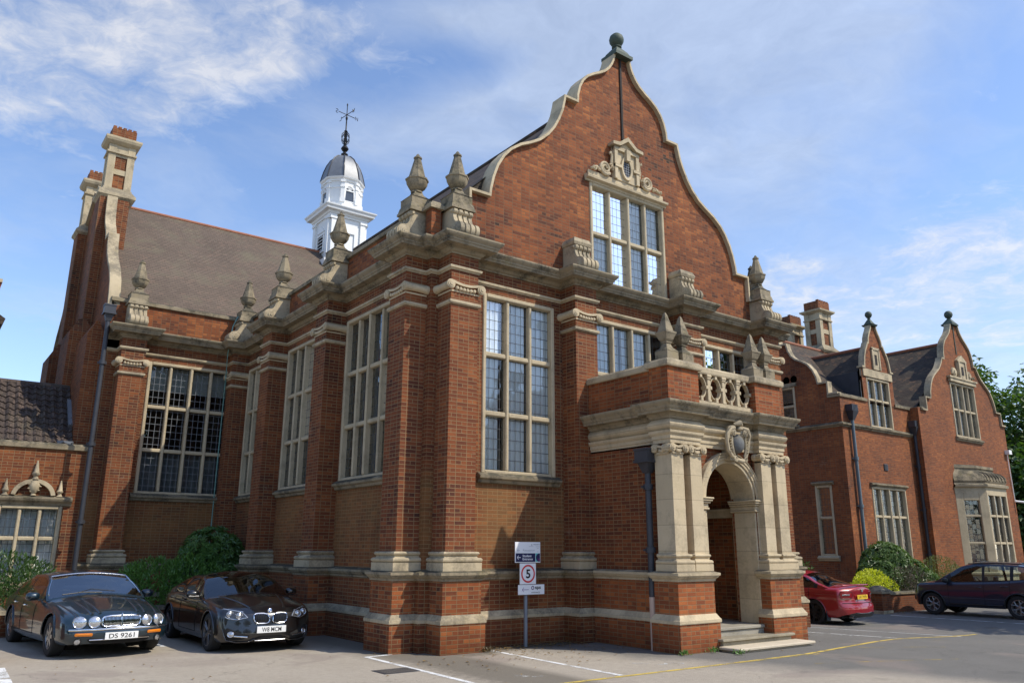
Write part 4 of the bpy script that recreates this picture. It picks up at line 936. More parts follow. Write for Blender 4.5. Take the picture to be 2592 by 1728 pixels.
for r_ in range(nr):
    o = Vector((0, WY+.27, 4.42))+sl*(row*r_*.93); vs = []
    for x in xs:
        ph = (x % pitch)/pitch; hgt = .030*math.sin(2*math.pi*ph)+.012*math.sin(4*math.pi*ph); jit = .006*math.sin(x*37+r_*5.1)
        for (q, l) in ((0, .052), (row*1.05, .012)): vs.append(Vector((x, 0, 0))+o+sl*q+up_*(hgt+l+jit))
        vs.append(Vector((x, 0, 0))+o+up_*(hgt+.0+jit))
    for i in range(len(xs)-1): b.add([vs[3*i], vs[3*i+3], vs[3*i+4], vs[3*i+1]], ((0, 1, 2, 3),)); b.add([vs[3*i+2], vs[3*i+5], vs[3*i+3], vs[3*i]], ((0, 1, 2, 3),))
b.quad((-14, WY+.27, 4.40), (-8.2, WY+.27, 4.40), (-8.2, WY+2.32, 6.30), (-14, WY+2.32, 6.30)); b.quad((-14, WY+2.32, 6.28), (-4.25, WY+2.32, 6.28), (-4.25, WY+5, 4), (-14, WY+5, 4)); b.quad((-14, WY+.2, 4.38), (-4.25, WY+.2, 4.38), (-4.25, WY+2.3, 6.26), (-14, WY+2.3, 6.26))
b.build('roof', tiles_pan, wing, fixn=False)
b = MB(); b.tube([(-14, WY+2.33, 6.30), (-4.27, WY+2.33, 6.30)], .09, 8); b.build('ridge_tiles', tiles_pan, wing)
b = MB(); b.box(-4.62, -4.24, WY+.24, WY+.40, 4.43, 4.52); b.build('lead_flashing', lead, wing)
b = MB(); b.obox((-4.29, WY+1.3, 5.42), (.05, 0, 0), (0, .45, .42), (0, -.03, .04)); b.build('lead_flashing', lead, wing)
# neighbour just peeping in at the left edge
nb = thing('neighbouring_house', 'dark eaves and red brick chimney corner at the left picture edge', 'building', (-10, 17, 0))
b = MB(); b.box(-14, -7.0, 14.5, 20, 0, 8.2); b.build('wall', brick_far, nb)
b = MB(); b.add([(-6.08, 14.0, 8.25), (-6.08, 20.5, 8.25), (-10.5, 20.5, 11.0), (-10.5, 14.0, 11.0), (-6.15, 14.0, 8.05), (-6.15, 20.5, 8.05), (-10.5, 20.5, 10.8), (-10.5, 14.0, 10.8)], [(0, 1, 2, 3), (4, 7, 6, 5), (0, 4, 5, 1), (0, 3, 7, 4)]); b.build('roof', tiles_dark, nb)
b = MB(); b.box(-7.1, -6.34, 14.02, 14.7, 8.2, 9.32); ch = b.build('chimney', m_brick('brick_red', tint(BR, 1.3, (1.2, .8, .8)), seed=8.8), nb); b = MB(); b.box(-7.14, -6.31, 13.98, 14.74, 9.32, 9.42); b.build('chimney_cap', stone, ch)

# ------------------------------------------------------------------ brick wing on the right with two curved gables
east = thing('gabled_wing', 'two-storey brick wing with two curved gables, dormer window and stone bay window', 'building', (27, 4, 0))
EX, EY, GY2, G2X = 21.06, 4.0, 3.6, 30.72
b = MB()
panel(b, (EX, 16), (EX, EY), -.5, 7.62, [(16-5.42, 16-4.70, 1.55, 4.22), (16-6.9, 16-5.95, 6.70, 7.62)]); panel(b, (EX, EY), (26.4, EY), -.5, 7.62, [(22.70-EX, 25.28-EX, .95, 4.20), (23.16-EX, 24.94-EX, 6.60, 7.62)])
b.build('wall', brick_right, east)
b = MB(); b.box(26.4, 26.67, GY2+.002, EY+.05, -.5, 7.7); b.build('wall_return', brick_right, east)
b = MB(); panel(b, (34.77, GY2), (34.77, 14), -.5, 8); b.build('east_wall', brick_right, east)
def stringc(path, name='string_course'):
    b = MB(); b.sweep(path, [(0, 6.42), (.03, 6.43), (.05, 6.47), (.11, 6.50), (.12, 6.55), (0, 6.62)], cap=True); b.build(name, stone_old, east, smooth=35)
stringc([(EX, 14), (EX, EY), (26.6, EY)])
b = MB(); b.sweep([(EX, 4.5), (EX, EY), (23.0, EY)], [(0, 7.60), (.06, 7.61), (.07, 7.70), (0, 7.76), (-.35, 7.77)]); b.sweep([(25.2, EY), (26.68, EY), (26.68, GY2), (26.9, GY2)], [(0, 7.60), (.06, 7.61), (.07, 7.70), (0, 7.76), (-.35, 7.77)]); b.build('parapet_coping', stone_old, east)
window(east, (EX, EY), (1, 0), 22.70-EX, 25.28-EX, .95, 4.20, 4, [3.05], glass, hood=True, heavy=(2,))
window(east, (EX, 16), (0, -1), 16-5.42, 16-4.70, 1.55, 4.22, 1, [2.98], glass_side, hood=True)
window(east, (EX, 16), (0, -1), 16-6.9, 16-5.95, 6.70, 8.30, 1, [7.5], glass_side)
for k in range(4): curtain(east, (EX, EY), (1, 0), 22.85-EX+k*.61, 23.25-EX+k*.61, 1.0, 4.1, .30, cloth, lam=.2)
# dormer gable
DG = [(1.20, 7.62), (1.20, 9.02), (.98, 9.02), (.96, 9.2), (.90, 9.5), (.80, 9.75), (.66, 9.95), (.58, 10.1), (.50, 10.1), (.46, 10.35), (.36, 10.55), (.26, 10.7), (.18, 10.85), (.17, 10.95)]
DXC = 24.05; dh = (23.16, 24.94, 7.62, 8.66)
gm = gable(east, DXC, EY-.02, DG, dh, brick_right, 'd'); gd = gm.build('dormer_gable', brick_right, east)
mb = MB(); coping(mb, DXC, EY-.02, DG[1:], t=.07, front=.08, back=.18); mb.build('dormer_coping', stone, gd, smooth=35)
window(east, (EX, EY), (1, 0), 23.16-EX, 24.94-EX, 6.60, 8.66, 3, [7.74], glass, sill=True)
for k in range(3): curtain(east, (EX, EY), (1, 0), 23.28-EX+k*.56, 23.66-EX+k*.56, 6.7, 8.6, .30, cloth, lam=.2)
b = MB(); b.box(DXC-1.12, DXC+1.12, EY-.07, EY+.1, 8.68, 9.0); b.box(DXC-.30, DXC-.22, EY-.09, EY, 9.05, 9.95); b.box(DXC+.22, DXC+.30, EY-.09, EY, 9.05, 9.95); b.box(DXC-.3, DXC+.3, EY-.09, EY, 9.9, 10.0); b.box(DXC-.22, DXC-.1, EY-.06, EY, 9.05, 9.9); b.box(DXC+.1, DXC+.22, EY-.06, EY, 9.05, 9.9); b.box(DXC-.1, DXC+.1, EY-.06, EY, 9.05, 9.25); b.box(DXC-.1, DXC+.1, EY-.06, EY, 9.7, 9.9)
dc = b.build('dormer_panel', stone, gd); b = MB(); b.box(DXC-.1, DXC+.1, EY-.045, EY-.02, 9.25, 9.7); b.build('slot', soot, dc)  # slot is a black inset painted as shade
b = MB(); b.frustum(DXC, EY+.05, 10.95, 11.02, .20, .24); b.frustum(DXC, EY+.05, 11.02, 11.25, .18, .06); b.lathe([(.05, 11.22), (.07, 11.3), (.05, 11.33), (.10, 11.36), (.15, 11.46), (.13, 11.56), (.06, 11.62), (0, 11.63)], 14, (DXC, EY+.05, 0)); b.build('dormer_finial', copper, gd, smooth=40)
b = MB(); b.quad((DXC-1.12, EY+.2, 8.86), (DXC, EY+.2, 10.07), (DXC, 8.0, 10.07), (DXC-1.12, 8.0, 8.86)); b.quad((DXC, EY+.2, 10.07), (DXC+1.12, EY+.2, 8.86), (DXC+1.12, 8, 8.86), (DXC, 8, 10.07)); b.build('dormer_roof', tiles_dark, gd, fixn=False)
for sx_ in (-1, 1): b = MB(); b.box(DXC+sx_*1.10-.02, DXC+sx_*1.10+.02, EY+.2, 6.6, 7.5, 8.88); b.build('dormer_cheek', lead_dark, gd)
b = MB(); b.tube([(DXC, EY+.25, 10.08), (DXC, 8, 10.08)], .08, 8); b.build('ridge_tiles', terracotta, gd)
# west gable
WGE = [(3.70, 7.621), (3.70, 7.72), (3.26, 7.72), (3.26, 8.20), (2.86, 8.20), (2.80, 8.5), (2.66, 8.82), (2.45, 9.08), (2.2, 9.24), (1.95, 9.36), (1.75, 9.55), (1.62, 9.8), (1.55, 10.1), (1.25, 10.1), (1.2, 10.3), (.9, 10.55), (.5, 10.7), (.3, 10.8)]
gm = gable(east, 0, 0, WGE, (.82, 1.77, 7.62, 8.30), brick_right, 'g'); Mx = Matrix.Translation((EX, 7.72, 0)) @ Matrix.Rotation(R(-90), 4, 'Z'); gm.v = [Mx @ q for q in gm.v]; ge = gm.build('west_gable', brick_right, east)
mb = MB(); coping(mb, 0, 0, WGE[1:], t=.065, front=.09, back=.20); mb.v = [Mx @ q for q in mb.v]; mb.build('west_gable_coping', stone, ge, smooth=35)
b = MB(); b.box(EX-.08, EX, 5.85, 7.0, 8.30, 8.45); 
for yy in (5.95, 6.3, 6.65): b.lathe([(.16, 0), (.13, .05), (.06, .07)], 12, (EX, yy, 8.60), axis='x'); 
b.build('window_crest', stone_old, ge)
# roofs
b = MB(); b.quad((EX+.3, EY+.35, 7.65), (34, EY+.35, 7.65), (34, 7.72, 10.9), (EX+.3, 7.72, 10.9)); b.quad((EX+.3, 7.72, 10.9), (34, 7.72, 10.9), (34, 11.4, 7.6), (EX+.3, 11.4, 7.6))
er = b.build('wing_roof', tiles_dark, east, fixn=False)
b = MB(); b.quad((G2X-3.95, GY2+.3, 7.65), (G2X, GY2+.3, 11.25), (G2X, 12, 11.25), (G2X-3.95, 12, 7.65)); b.quad((G2X, GY2+.3, 11.25), (G2X+3.95, GY2+.3, 7.65), (G2X+3.95, 12, 7.65), (G2X, 12, 11.25)); b.build('gable_roof', tiles_dark, east, fixn=False)
b = MB(); b.tube([(EX+.3, 7.72, 10.92), (27, 7.72, 10.92)], .08, 8); b.build('ridge_tiles', terracotta, er); b = MB(); b.tube([(G2X, GY2+.3, 11.27), (G2X, 9, 11.27)], .08, 8); b.build('ridge_tiles', terracotta, er)
# front gable
G2 = [(4.05, -.5), (4.05, 7.60), (3.62, 7.60), (3.62, 8.18), (3.17, 8.18), (3.12, 8.5), (3.0, 8.8), (2.82, 9.08), (2.6, 9.28), (2.35, 9.45), (2.08, 9.63), (1.87, 9.84), (1.70, 10.08), (1.64, 10.2), (1.42, 10.2), (1.40, 10.5), (1.33, 10.8), (1.18, 11.04), (1.0, 11.22), (.8, 11.38), (.62, 11.54), (.48, 11.72), (.38, 11.9), (.33, 12.05)]
gm = gable(east, G2X, GY2, G2, (29.62, 32.0, 6.72, 9.22), brick_right, 'g'); g2 = gm.build('front_gable', brick_right, east)
mb = MB(); coping(mb, G2X, GY2, G2[1:], t=.065, front=.09, back=.20); mb.build('front_gable_coping', stone, g2, smooth=35)
window(east, (20, GY2), (1, 0), 9.62, 12.0, 6.72, 9.22, 4, [7.97], glass, heavy=(2,))
for k in range(4): curtain(east, (20, GY2), (1, 0), 9.75+k*.57, 10.1+k*.57, 6.8, 9.1, .30, cloth, lam=.2)
b = MB(); b.box(29.55, 32.07, GY2-.12, GY2, 9.24, 9.42); b.box(29.45, 32.15, GY2-.16, GY2, 9.40, 9.48)
c = 30.9; b.box(c-.40, c+.40, GY2-.1, GY2, 9.48, 10.28); b.extrude([(-.45, 10.28), (.45, 10.28), (.45, 10.34), (0, 10.6), (-.45, 10.34)], (c, GY2, 0), (1, 0, 0), (0, 0, 1), (0, -1, 0), .14)
for sx in (-1, 1):
    b.lathe([(.24, 0), (.22, .06), (.12, .08), (.10, .12)], 14, (c+sx*.72, GY2, 9.72), axis='y')
    for k in range(8): b.lathe([(0, -.05), (.05, 0), (0, .05)], 6, (c+sx*(.85+.25*rnd.random()), GY2-.09, 9.55+.12*rnd.random()))
    b.box(c+sx*.33-.05, c+sx*.33+.05, GY2-.15, GY2-.1, 9.48, 10.28)
wcq = b.build('window_crest', stone, g2, smooth=35); b = MB(); b.box(c-.1, c+.1, GY2-.115, GY2-.1, 9.65, 10.05); b.build('slot', soot, wcq)  # black plate stands in for the shade inside the slot
b = MB(); b.box(G2X-.33, G2X+.33, GY2-.15, GY2+.36, 12.05, 12.12); b.frustum(G2X, GY2+.1, 12.12, 12.38, .26, .08); b.lathe([(.07, 12.36), (.10, 12.40), (.07, 12.43), (.14, 12.47), (.19, 12.58), (.17, 12.70), (.09, 12.78), (0, 12.79)], 16, (G2X, GY2+.1, 0)); b.box(G2X-.025, G2X+.025, GY2-.03, GY2, 10.65, 12.05); b.build('gable_finial', copper, g2, smooth=40)
# bay window of stone
BX0, BX1, BF0, BF1, BYF = 28.75, 32.95, 29.85, 31.85, 2.78
bp = [(BX0, GY2), (BF0, BYF), (BF1, BYF), (BX1, GY2)]
def bpath(e): return offset(bp, e)
b = MB(); b.sweep(bp, [(.0, -.5), (0, .75), (.08, .8), (.08, .86), (0, .9)]); bay = b.build('bay_window', stone_win, east); b = MB(); b.sweep(bp, [(0, 4.20), (0, 4.42), (.10, 4.46), (.12, 4.52), (0, 4.62), (-.1, 4.62)]); b.build('bay_cornice', stone_win, bay)
for i in range(3):
    p, q = Vector((*bp[i], 0)), Vector((*bp[i+1], 0)); L = (q-p).length
    window(east, bp[i], tuple((q-p)[:2]), 0.0, L, .85, 4.22, 3 if i == 1 else 1, [2.08, 3.22], glass_side, fr=.13 if i == 1 else .35, sill=False, proud=.0, depth=.18)
b = MB(); b.sweep(bp, [(.12, 4.52), (.10, 4.58)]); 
dm_ = [(.02, 4.62), (.06, 4.72), (.02, 4.86), (-.10, 5.02), (-.28, 5.14), (-.42, 5.22), (-.42, 5.27), (-.36, 5.29), (-.36, 5.40), (-.48, 5.44)]
rows = []
for e, z_ in dm_: rows.append([Vector((p_[0], min(p_[1], GY2), z_)) for p_ in offset(bp, e)])
for i in range(len(rows)-1):
    for k in range(3): b.add((rows[i][k], rows[i][k+1], rows[i+1][k+1], rows[i+1][k]), ((0, 1, 2, 3),))
b.add(rows[-1], ((0, 1, 2, 3),)); b.build('bay_roof', stone_old, bay)
b = MB()
for k in range(7):
    x = BF0+.1+k*.3
    b.tube([(x, BYF-.06, 4.74), (x+.05, BYF-.03, 4.88), (x+.08, BYF+.10, 5.02), (x+.07, BYF+.28, 5.14)], [.05, .06, .05, .03], 6)
b.build('carved_foliage', stone_old, bay, smooth=50)
b = MB(); b.box(BF0+.1, BF1-.1, BYF+.55, BYF+.6, .9, 4.2); b.build('bay_interior', dark_room, bay)  # dark sheet stands in for the unlit room behind the bay
# vent, camera, pipes, chimneys
b = MB(); b.box(23.80, 24.10, EY-.02, EY, 4.88, 5.15); 
for k in range(5): b.obox((23.95, EY-.03, 4.92+k*.05), (.13, 0, 0), (0, .012, .008), (0, 0, .01))
b.build('air_vent', lead_dark, east)
b = MB(); b.tube([(34.5, GY2-.05, 6.3), (34.62, GY2-.05, 4.0)], .02, 6); b.tube([(34.62, GY2-.05, 4.05), (34.9, GY2-.35, 4.0)], .05, 8); b.box(34.4, 34.7, GY2-.2, GY2, 6.25, 6.45); b.build('security_camera', white_paint, east)
def epipe(x, y, hz, m):
    b = MB(); b.lathe([(.065, -.3), (.065, hz)], 12, (x, y, 0))
    for q in (1.6, 3.4, 5.2): b.lathe([(.065, q-.06), (.095, q-.06), (.095, q+.06), (.065, q+.06)], 12, (x, y, 0)); b.box(x-.14, x+.14, y+.04, y+.1, q-.02, q+.02)
    p = b.build('drainpipe', m, east, smooth=40)
    b = MB(); b.frustum(x, y, hz-.35, hz, .07, .20)
    b.box(x-.23, x+.23, y-.16, y+.12, hz, hz+.26)
    for k in range(5): b.box(x-.21+k*.09, x-.16+k*.09, y-.18, y-.15, hz+.0, hz+.26)
    b.build('hopper_head', lead_dark, p)
epipe(21.62, EY-.11, 7.05, pipe_blue); epipe(26.38, EY-.14, 6.85, lead_dark)
def chim2(xc, yc, top, rot=0):
    b = MB(); h_ = .50; x0, x1, y0, y1 = xc-h_, xc+h_, yc-.42, yc+.42; rp = [(x0, y0), (x1, y0), (x1, y1), (x0, y1)]
    b.box(x0-.05, x1+.05, y0-.05, y1+.05, 9.0, top-2.5); b.box(x0+.06, x1-.06, y0+.06, y1-.06, top-2.5, top-.5); b.box(x0+.03, x1-.03, y0+.03, y1-.03, top-.5, top)
    for k in range(5): b.box(x0+.05+k*.19, x0+.16+k*.19, y0+.04, y0+.16, top, top+.06)
    ch = b.build('chimney', brick_far, east)
    b = MB(); b.sweep(rp, [(.05, top-2.6), (.15, top-2.5), (.16, top-2.42), (.02, top-2.25), (0, top-2.2)], closed=True); b.sweep(rp, [(.0, top-.62), (.14, top-.52), (.15, top-.45), (0, top-.4)], closed=True); b.sweep(rp, [(0, top-.98), (.04, top-.95), (.04, top-.90), (0, top-.88)], closed=True)
    for sx in (0, 1):
        for sy in (0, 1): xx = x0+sx*(2*h_-.25); yy = y0+sy*.59; b.box(xx, xx+.25, yy, yy+.25, top-2.3, top-.55)
    b.box(x0+.03, x1-.03, y0+.03, y1-.03, top-1.62, top-1.40); b.box(x0+.03, x1-.03, y0+.03, y1-.03, top-.95, top-.55); b.build('chimney_dressing', stone, ch)
chim2(26.8, 8.1, 13.5); chim2(26.8, 9.7, 13.1)
# ------------------------------------------------------------------ ground
def gz(x, y=0):
    t = min(1, max(0, (x-8)/6)); return -.20*t*t*(3-2*t)
def lin(a, b, n): return [a+(b-a)*i/n for i in range(n+1)]
xs = [-900, -300, -100, -40, -20]+lin(-12, 40, 104)+[50, 70, 120, 300, 900]; ys = [-900, -300, -100, -40]+lin(-16, 16, 32)+[25, 40, 100, 300, 900]
b = MB(); vs = [(x, y, gz(x)) for y in ys for x in xs]; nx = len(xs)
b.add(vs, [(j*nx+i, j*nx+i+1, (j+1)*nx+i+1, (j+1)*nx+i) for j in range(len(ys)-1) for i in range(nx-1)])
def m_tarmac():
    m, t, bs = mat('tarmac'); P = t.n('ShaderNodeNewGeometry').outputs['Position']; x, y, _ = t.sep(P)
    warp = t.math('MULTIPLY', t.math('SUBTRACT', t.noise(P, .45, 6, .62), .5), 2.6)
    d1 = t.math('ADD', t.math('ADD', x, t.math('MULTIPLY', t.math('ADD', y, 4), .35)), warp)
    dark = t.mapr(d1, 2.5, 4.0, smooth=True)
    back = t.math('MULTIPLY', t.mapr(t.math('ADD', y, t.math('MULTIPLY', warp, .2)), -5.4, -5.8), t.mapr(x, 5.0, 3.8))       # older pinkish surface towards the viewer
    dark = t.math('MULTIPLY', dark, t.math('SUBTRACT', 1.0, back))
    big = t.noise(P, .8, 6, .6); fine = t.noise(P, 75, 4, .75); mid = t.noise(P, 9, 5, .65)
    light = t.mix(big, (.33, .285, .225), (.46, .405, .33)); darkc = t.mix(big, (.125, .120, .110), (.190, .182, .166))
    c = t.mix(dark, light, darkc)
    c = t.mix(t.mapr(t.noise(P, .45, 4, .55, .6), .56, .64), c, t.mix(.5, c, (.27, .22, .19)))
    c = t.mix(t.mapr(mid, .35, .75, 0, .28), c, (.13, .115, .095))
    c = t.mix(t.mapr(fine, .30, .72), t.mix(1.0, c, (.55, .55, .55), 'MULTIPLY'), t.mix(1.0, c, (1.35, 1.35, 1.35), 'MULTIPLY'))
    # damp earth and moss along the foot of the walls
    foot = t.math('MULTIPLY', t.math('MULTIPLY', t.mapr(t.math('ADD', y, t.math('MULTIPLY', mid, .5)), -.62, -.25), t.mapr(x, .7, 1.0)), t.mapr(x, 4.2, 3.4))
    c = t.mix(t.math('MULTIPLY', foot, .8), c, t.mix(mid, (.035, .03, .02), (.12, .10, .07)))
    f2 = t.math('MULTIPLY', t.math('MULTIPLY', t.mapr(t.math('ADD', y, t.math('MULTIPLY', mid, .7)), -.75, -.45), t.mapr(x, -1.3, -.7)), t.mapr(x, 1.4, .9)); f3 = t.math('MULTIPLY', t.mapr(t.math('ADD', x, t.math('MULTIPLY', mid, .8)), -.75, -.25), t.mapr(x, .5, .2))
    c = t.mix(t.math('MULTIPLY', t.math('MAXIMUM', f2, f3), .7), c, t.mix(mid, (.05, .045, .035), (.15, .13, .10)))
    oil = t.mapr(t.noise(t.vmath('ADD', P, (7.1, 2.2, 0)), .9, 3, .5), .66, .74); c = t.mix(t.math('MULTIPLY', oil, .45), c, (.06, .058, .055))
    crack = t.n('ShaderNodeTexVoronoi', feature='DISTANCE_TO_EDGE'); t.put(crack.inputs['Vector'], t.vmath('ADD', P, t.vmath('SCALE', t.noise(P, 1.5, 4, .6, color=True), sc=1.1))); crack.inputs['Scale'].default_value = .22
    c = t.mix(t.math('MULTIPLY', t.mapr(crack.outputs['Distance'], .004, .0), .35), c, (.06, .055, .05))
    t.put(bs.inputs['Base Color'], c); bs.inputs['Roughness'].default_value = .92; bs.inputs['Specular IOR Level'].default_value = .25
    t.put(bs.inputs['Normal'], t.bump(t.math('ADD', fine, t.math('MULTIPLY', mid, .6)), .55, .012)); return m
setp(b.build('car_park', m_tarmac(), None, smooth=60), kind='structure')
def m_paint(name, col, wear=.5):
    m = bpy.data.materials.new(name); m.use_nodes = True; m.node_tree.nodes.clear(); t = NT(m.node_tree)
    P = t.n('ShaderNodeNewGeometry').outputs['Position']; b_ = t.n('ShaderNodeBsdfPrincipled'); b_.inputs['Roughness'].default_value = .8
    t.put(b_.inputs['Base Color'], t.mix(t.noise(P, 5, 4), tuple(q*.8 for q in col), col)); tr = t.n('ShaderNodeBsdfTransparent'); mx = t.n('ShaderNodeMixShader')
    nz = t.math('ADD', t.math('MULTIPLY', t.noise(P, 60, 4, .7), .5), t.math('MULTIPLY', t.noise(P, 3.5, 4), .5))
    t.put(mx.inputs[0], t.mapr(nz, .36+wear*.18, .46+wear*.18)); t.put(mx.inputs[1], tr); t.put(mx.inputs[2], b_); o = t.n('ShaderNodeOutputMaterial'); t.put(o.inputs[0], mx); return m
pw_, py_, pworn, pyworn = m_paint('line_white', (.78, .78, .76), .25), m_paint('line_yellow', (.62, .45, .08), .25), m_paint('line_white_worn', (.6, .59, .56), .75), m_paint('line_yellow_worn', (.55, .40, .10), .8)
def gline(name, pts, w, m):
    b = MB(); pl = []
    for (x0, y0), (x1, y1) in zip(pts, pts[1:]):
        n_ = max(1, int(math.hypot(x1-x0, y1-y0)/.5)); pl += [(x0+(x1-x0)*i/n_, y0+(y1-y0)*i/n_) for i in range(n_)]
    pl.append(pts[-1]); l = offset(pl, w/2); r_ = offset(pl, -w/2)
    for i in range(len(pl)-1): b.quad(*[(p[0], p[1], gz(p[0])+.004) for p in (l[i], l[i+1], r_[i+1], r_[i])])
    return setp(b.build(name, m), kind='structure')
gline('parking_line', [(-.55, .02), (-1.06, -.05), (-1.13, -3.4), (-1.2, -7)], .09, pw_); gline('parking_line', [(1.17, -.42), (1.0, -3.98)], .09, pw_)
gline('parking_line', [(-3.43, 5.2), (-3.41, 3.45)], .10, pw_); gline('parking_line', [(-6.15, 2.0), (-6.22, .2), (-6.3, -3)], .20, pw_)
gline('boundary_line', [(-.9, -4.02), (2.89, -4.09), (5.4, -4.10), (9.4, -3.62), (12.6, -3.36), (13.6, -3.3)], .085, py_)
gline('boundary_line', [(2.7, -4.10), (5.5, -4.22), (6.6, -4.0)], .04, pyworn); gline('boundary_line', [(9.6, -3.55), (10.0, -4.0), (11.2, -4.75)], .06, pyworn)
gline('boundary_line', [(6.9, -3.98), (7.5, -4.4), (8.5, -5.0)], .06, pyworn); gline('boundary_line', [(4.4, -4.9), (5.4, -5.3), (6.1, -5.6), (6.9, -6.0)], .06, pyworn)
gline('parking_line', [(10.6, -.15), (12.4, -3.5)], .085, pw_); gline('parking_line', [(8.8, -1.3), (9.55, -3.5)], .085, pw_)
gline('parking_line', [(17.6, 1.0), (17.8, -3.4)], .085, pw_); gline('parking_line', [(20.6, .9), (20.6, -3.4)], .085, pw_)
def scrawl(x, y, rz, s, strokes):
    for st in strokes:
        c, sn = math.cos(rz), math.sin(rz); gline('worn_bay_marking', [(x+s*(c*p[0]-sn*p[1]), y+s*(sn*p[0]+c*p[1])) for p in st], .05, pworn)
# worn bay letters, no longer legible
S1 = [[(0, 0), (.3, 0), (.45, .15), (.3, .3), (0, .3)], [(.6, .0), (.95, .02), (1.0, .3)], [(1.15, .0), (1.4, .0), (1.5, .2), (1.3, .32), (1.1, .2)]]
scrawl(1.95, -3.30, R(-30), .55, S1); scrawl(-.33, -3.2, R(-30), .4, S1[:2]); scrawl(9.9, -2.25, R(-25), .6, S1); scrawl(8.3, -2.3, R(-35), .6, S1+[[(1.6, 0), (1.9, .3)]])
mh = thing('manhole_cover', 'flat rectangular metal drain cover set in the tarmac near the corner buttress', 'drain cover', (-1.42, -1.70, 0))
b = MB(); b.box(-.30, .30, -.22, .22, -.05, .005); b.build('frame', lead_dark, None).parent = mh
b = MB(); b.box(-.26, .26, -.18, .18, -.05, .008)
for k in range(6):
    for q in range(4): b.box(-.23+k*.08, -.19+k*.08, -.15+q*.08, -.11+q*.08, .008, .011)
b.build('cover', m_plain('cast_iron', (.10, .09, .08), .7, .3, var=.3), None).parent = mh
# fallen leaves gathered at the wall foot
b = MB(); rl = random.Random(3)
for k in range(620):
    if k < 300: x, y = rl.uniform(.95, 3.4), -.15-abs(rl.gauss(0, .35))
    elif k > 420: x, y = rl.uniform(-.9, 8), rl.uniform(-1.2, -.6)-abs(rl.gauss(0, .9))
    elif k < 350: x, y = rl.uniform(-6, 4), rl.uniform(-4, 2)
    else: x, y = rl.uniform(17.9, 20), 1.45-abs(rl.gauss(0, .2))
    s, a = rl.uniform(.015, .04), rl.uniform(0, 6.28); c, sn = math.cos(a)*s, math.sin(a)*s; z0 = gz(x)+.006+rl.random()*.012
    b.add([(x-c, y-sn, z0), (x+sn*.6, y-c*.6, z0+.01), (x+c, y+sn, z0+.004), (x-sn*.6, y+c*.6, z0+.012)], ((0, 1, 2, 3),))
lv = b.build('fallen_leaves', m_plain('dry_leaf', (.24, .15, .05), .8, var=.6, scale=9), fixn=False); setp(lv, kind='stuff', label='dry brown leaves scattered along the foot of the wall and tarmac', cat='leaves')
# ------------------------------------------------------------------ low garden walls
def low_wall(name, label, pts, h, t=.26, pier=None, m=brick_right):
    th = thing(name, label, 'wall', (pts[0][0], pts[0][1], gz(pts[0][0])))
    b = MB(); prof = [(0, -.4), (0, h)]
    full = [p for p in pts]; back = [p for p in reversed(offset(pts, -t))]; loop = full+back
    b.sweep(loop, prof, closed=True); b.build('brickwork', m, th)
    b = MB(); b.sweep(loop, [(-.01, h-.005), (.04, h), (.045, h+.05), (-.02, h+.085)], closed=True, cap=True); b.build('coping', stone_old, th)
    if pier:
        for (x, y, ph) in pier:
            b = MB(); b.box(x-.27, x+.27, y-.27, y+.27, -.4, ph); p = b.build('pier', m, th)
            b = MB(); b.box(x-.33, x+.33, y-.33, y+.33, ph, ph+.07); b.frustum(x, y, ph+.07, ph+.12, .33, .27); b.frustum(x, y, ph+.12, ph+.24, .27, .07); b.build('pier_cap', stone_old, p)
            b = MB(); b.box(x-.30, x+.30, y-.30, y+.30, -.4, -.10); b.build('pier_foot', stone, p)
    return th
low_wall('garden_wall', 'low brick garden wall with capped pier behind the red car', [(17.95, 7.5), (17.95, 1.5), (36, 1.5)], .36, pier=[(18.1, 1.62, .42)])
low_wall('garden_wall', 'low brick wall with stone coping behind the two dark cars', [(-6.3, 6.95), (-.55, 6.95)], .42, m=brick_far)
low_wall('garden_wall', 'brick wall end pier at the bottom left picture edge', [(-9.5, 2.75), (-6.5, 2.75)], .5, pier=[(-6.42, 2.88, .72)], m=brick_bright)
# ------------------------------------------------------------------ sign post
def text_mesh(s, size, font_w=0.0):
    cu = bpy.data.curves.new('t', 'FONT'); cu.body = s; cu.size = size; cu.align_x = 'LEFT'; cu.offset = font_w; cu.extrude = .0004; cu.resolution_u = 3
    o = bpy.data.objects.new('t', cu); COL.objects.link(o); bpy.context.view_layer.update()
    me = bpy.data.meshes.new_from_object(o.evaluated_get(bpy.context.evaluated_depsgraph_get())); bpy.data.objects.remove(o); bpy.data.curves.remove(cu); return me
def put_text(s, size, m, parent, loc, rz=0.0, width=None, bold=0.0, name='lettering', center=False):
    """flat lettering standing upright, facing local -y"""
    me = text_mesh(s, size, bold); xs_ = [v.co.x for v in me.vertices]; w = max(xs_)-min(xs_); k = width/w if width else 1.0
    x0 = min(xs_); off = -w*k/2 if center else 0
    me.transform(Matrix.Translation(loc) @ Matrix.Rotation(rz, 4, 'Z') @ Matrix.Translation((off, 0, 0)) @ Matrix.Rotation(R(90), 4, 'X') @ Matrix.Diagonal((k, 1, 1, 1)) @ Matrix.Translation((-x0, 0, 0)))
    me.materials.append(m); o = bpy.data.objects.new(name, me); COL.objects.link(o); o.parent = parent; return o
ink_black = m_plain('ink_black', (.012, .012, .014), .5, var=.05); ink_white = m_plain('ink_white', (.82, .83, .85), .5, var=.03); ink_grey = m_plain('ink_grey', (.42, .43, .47), .5, var=.05)
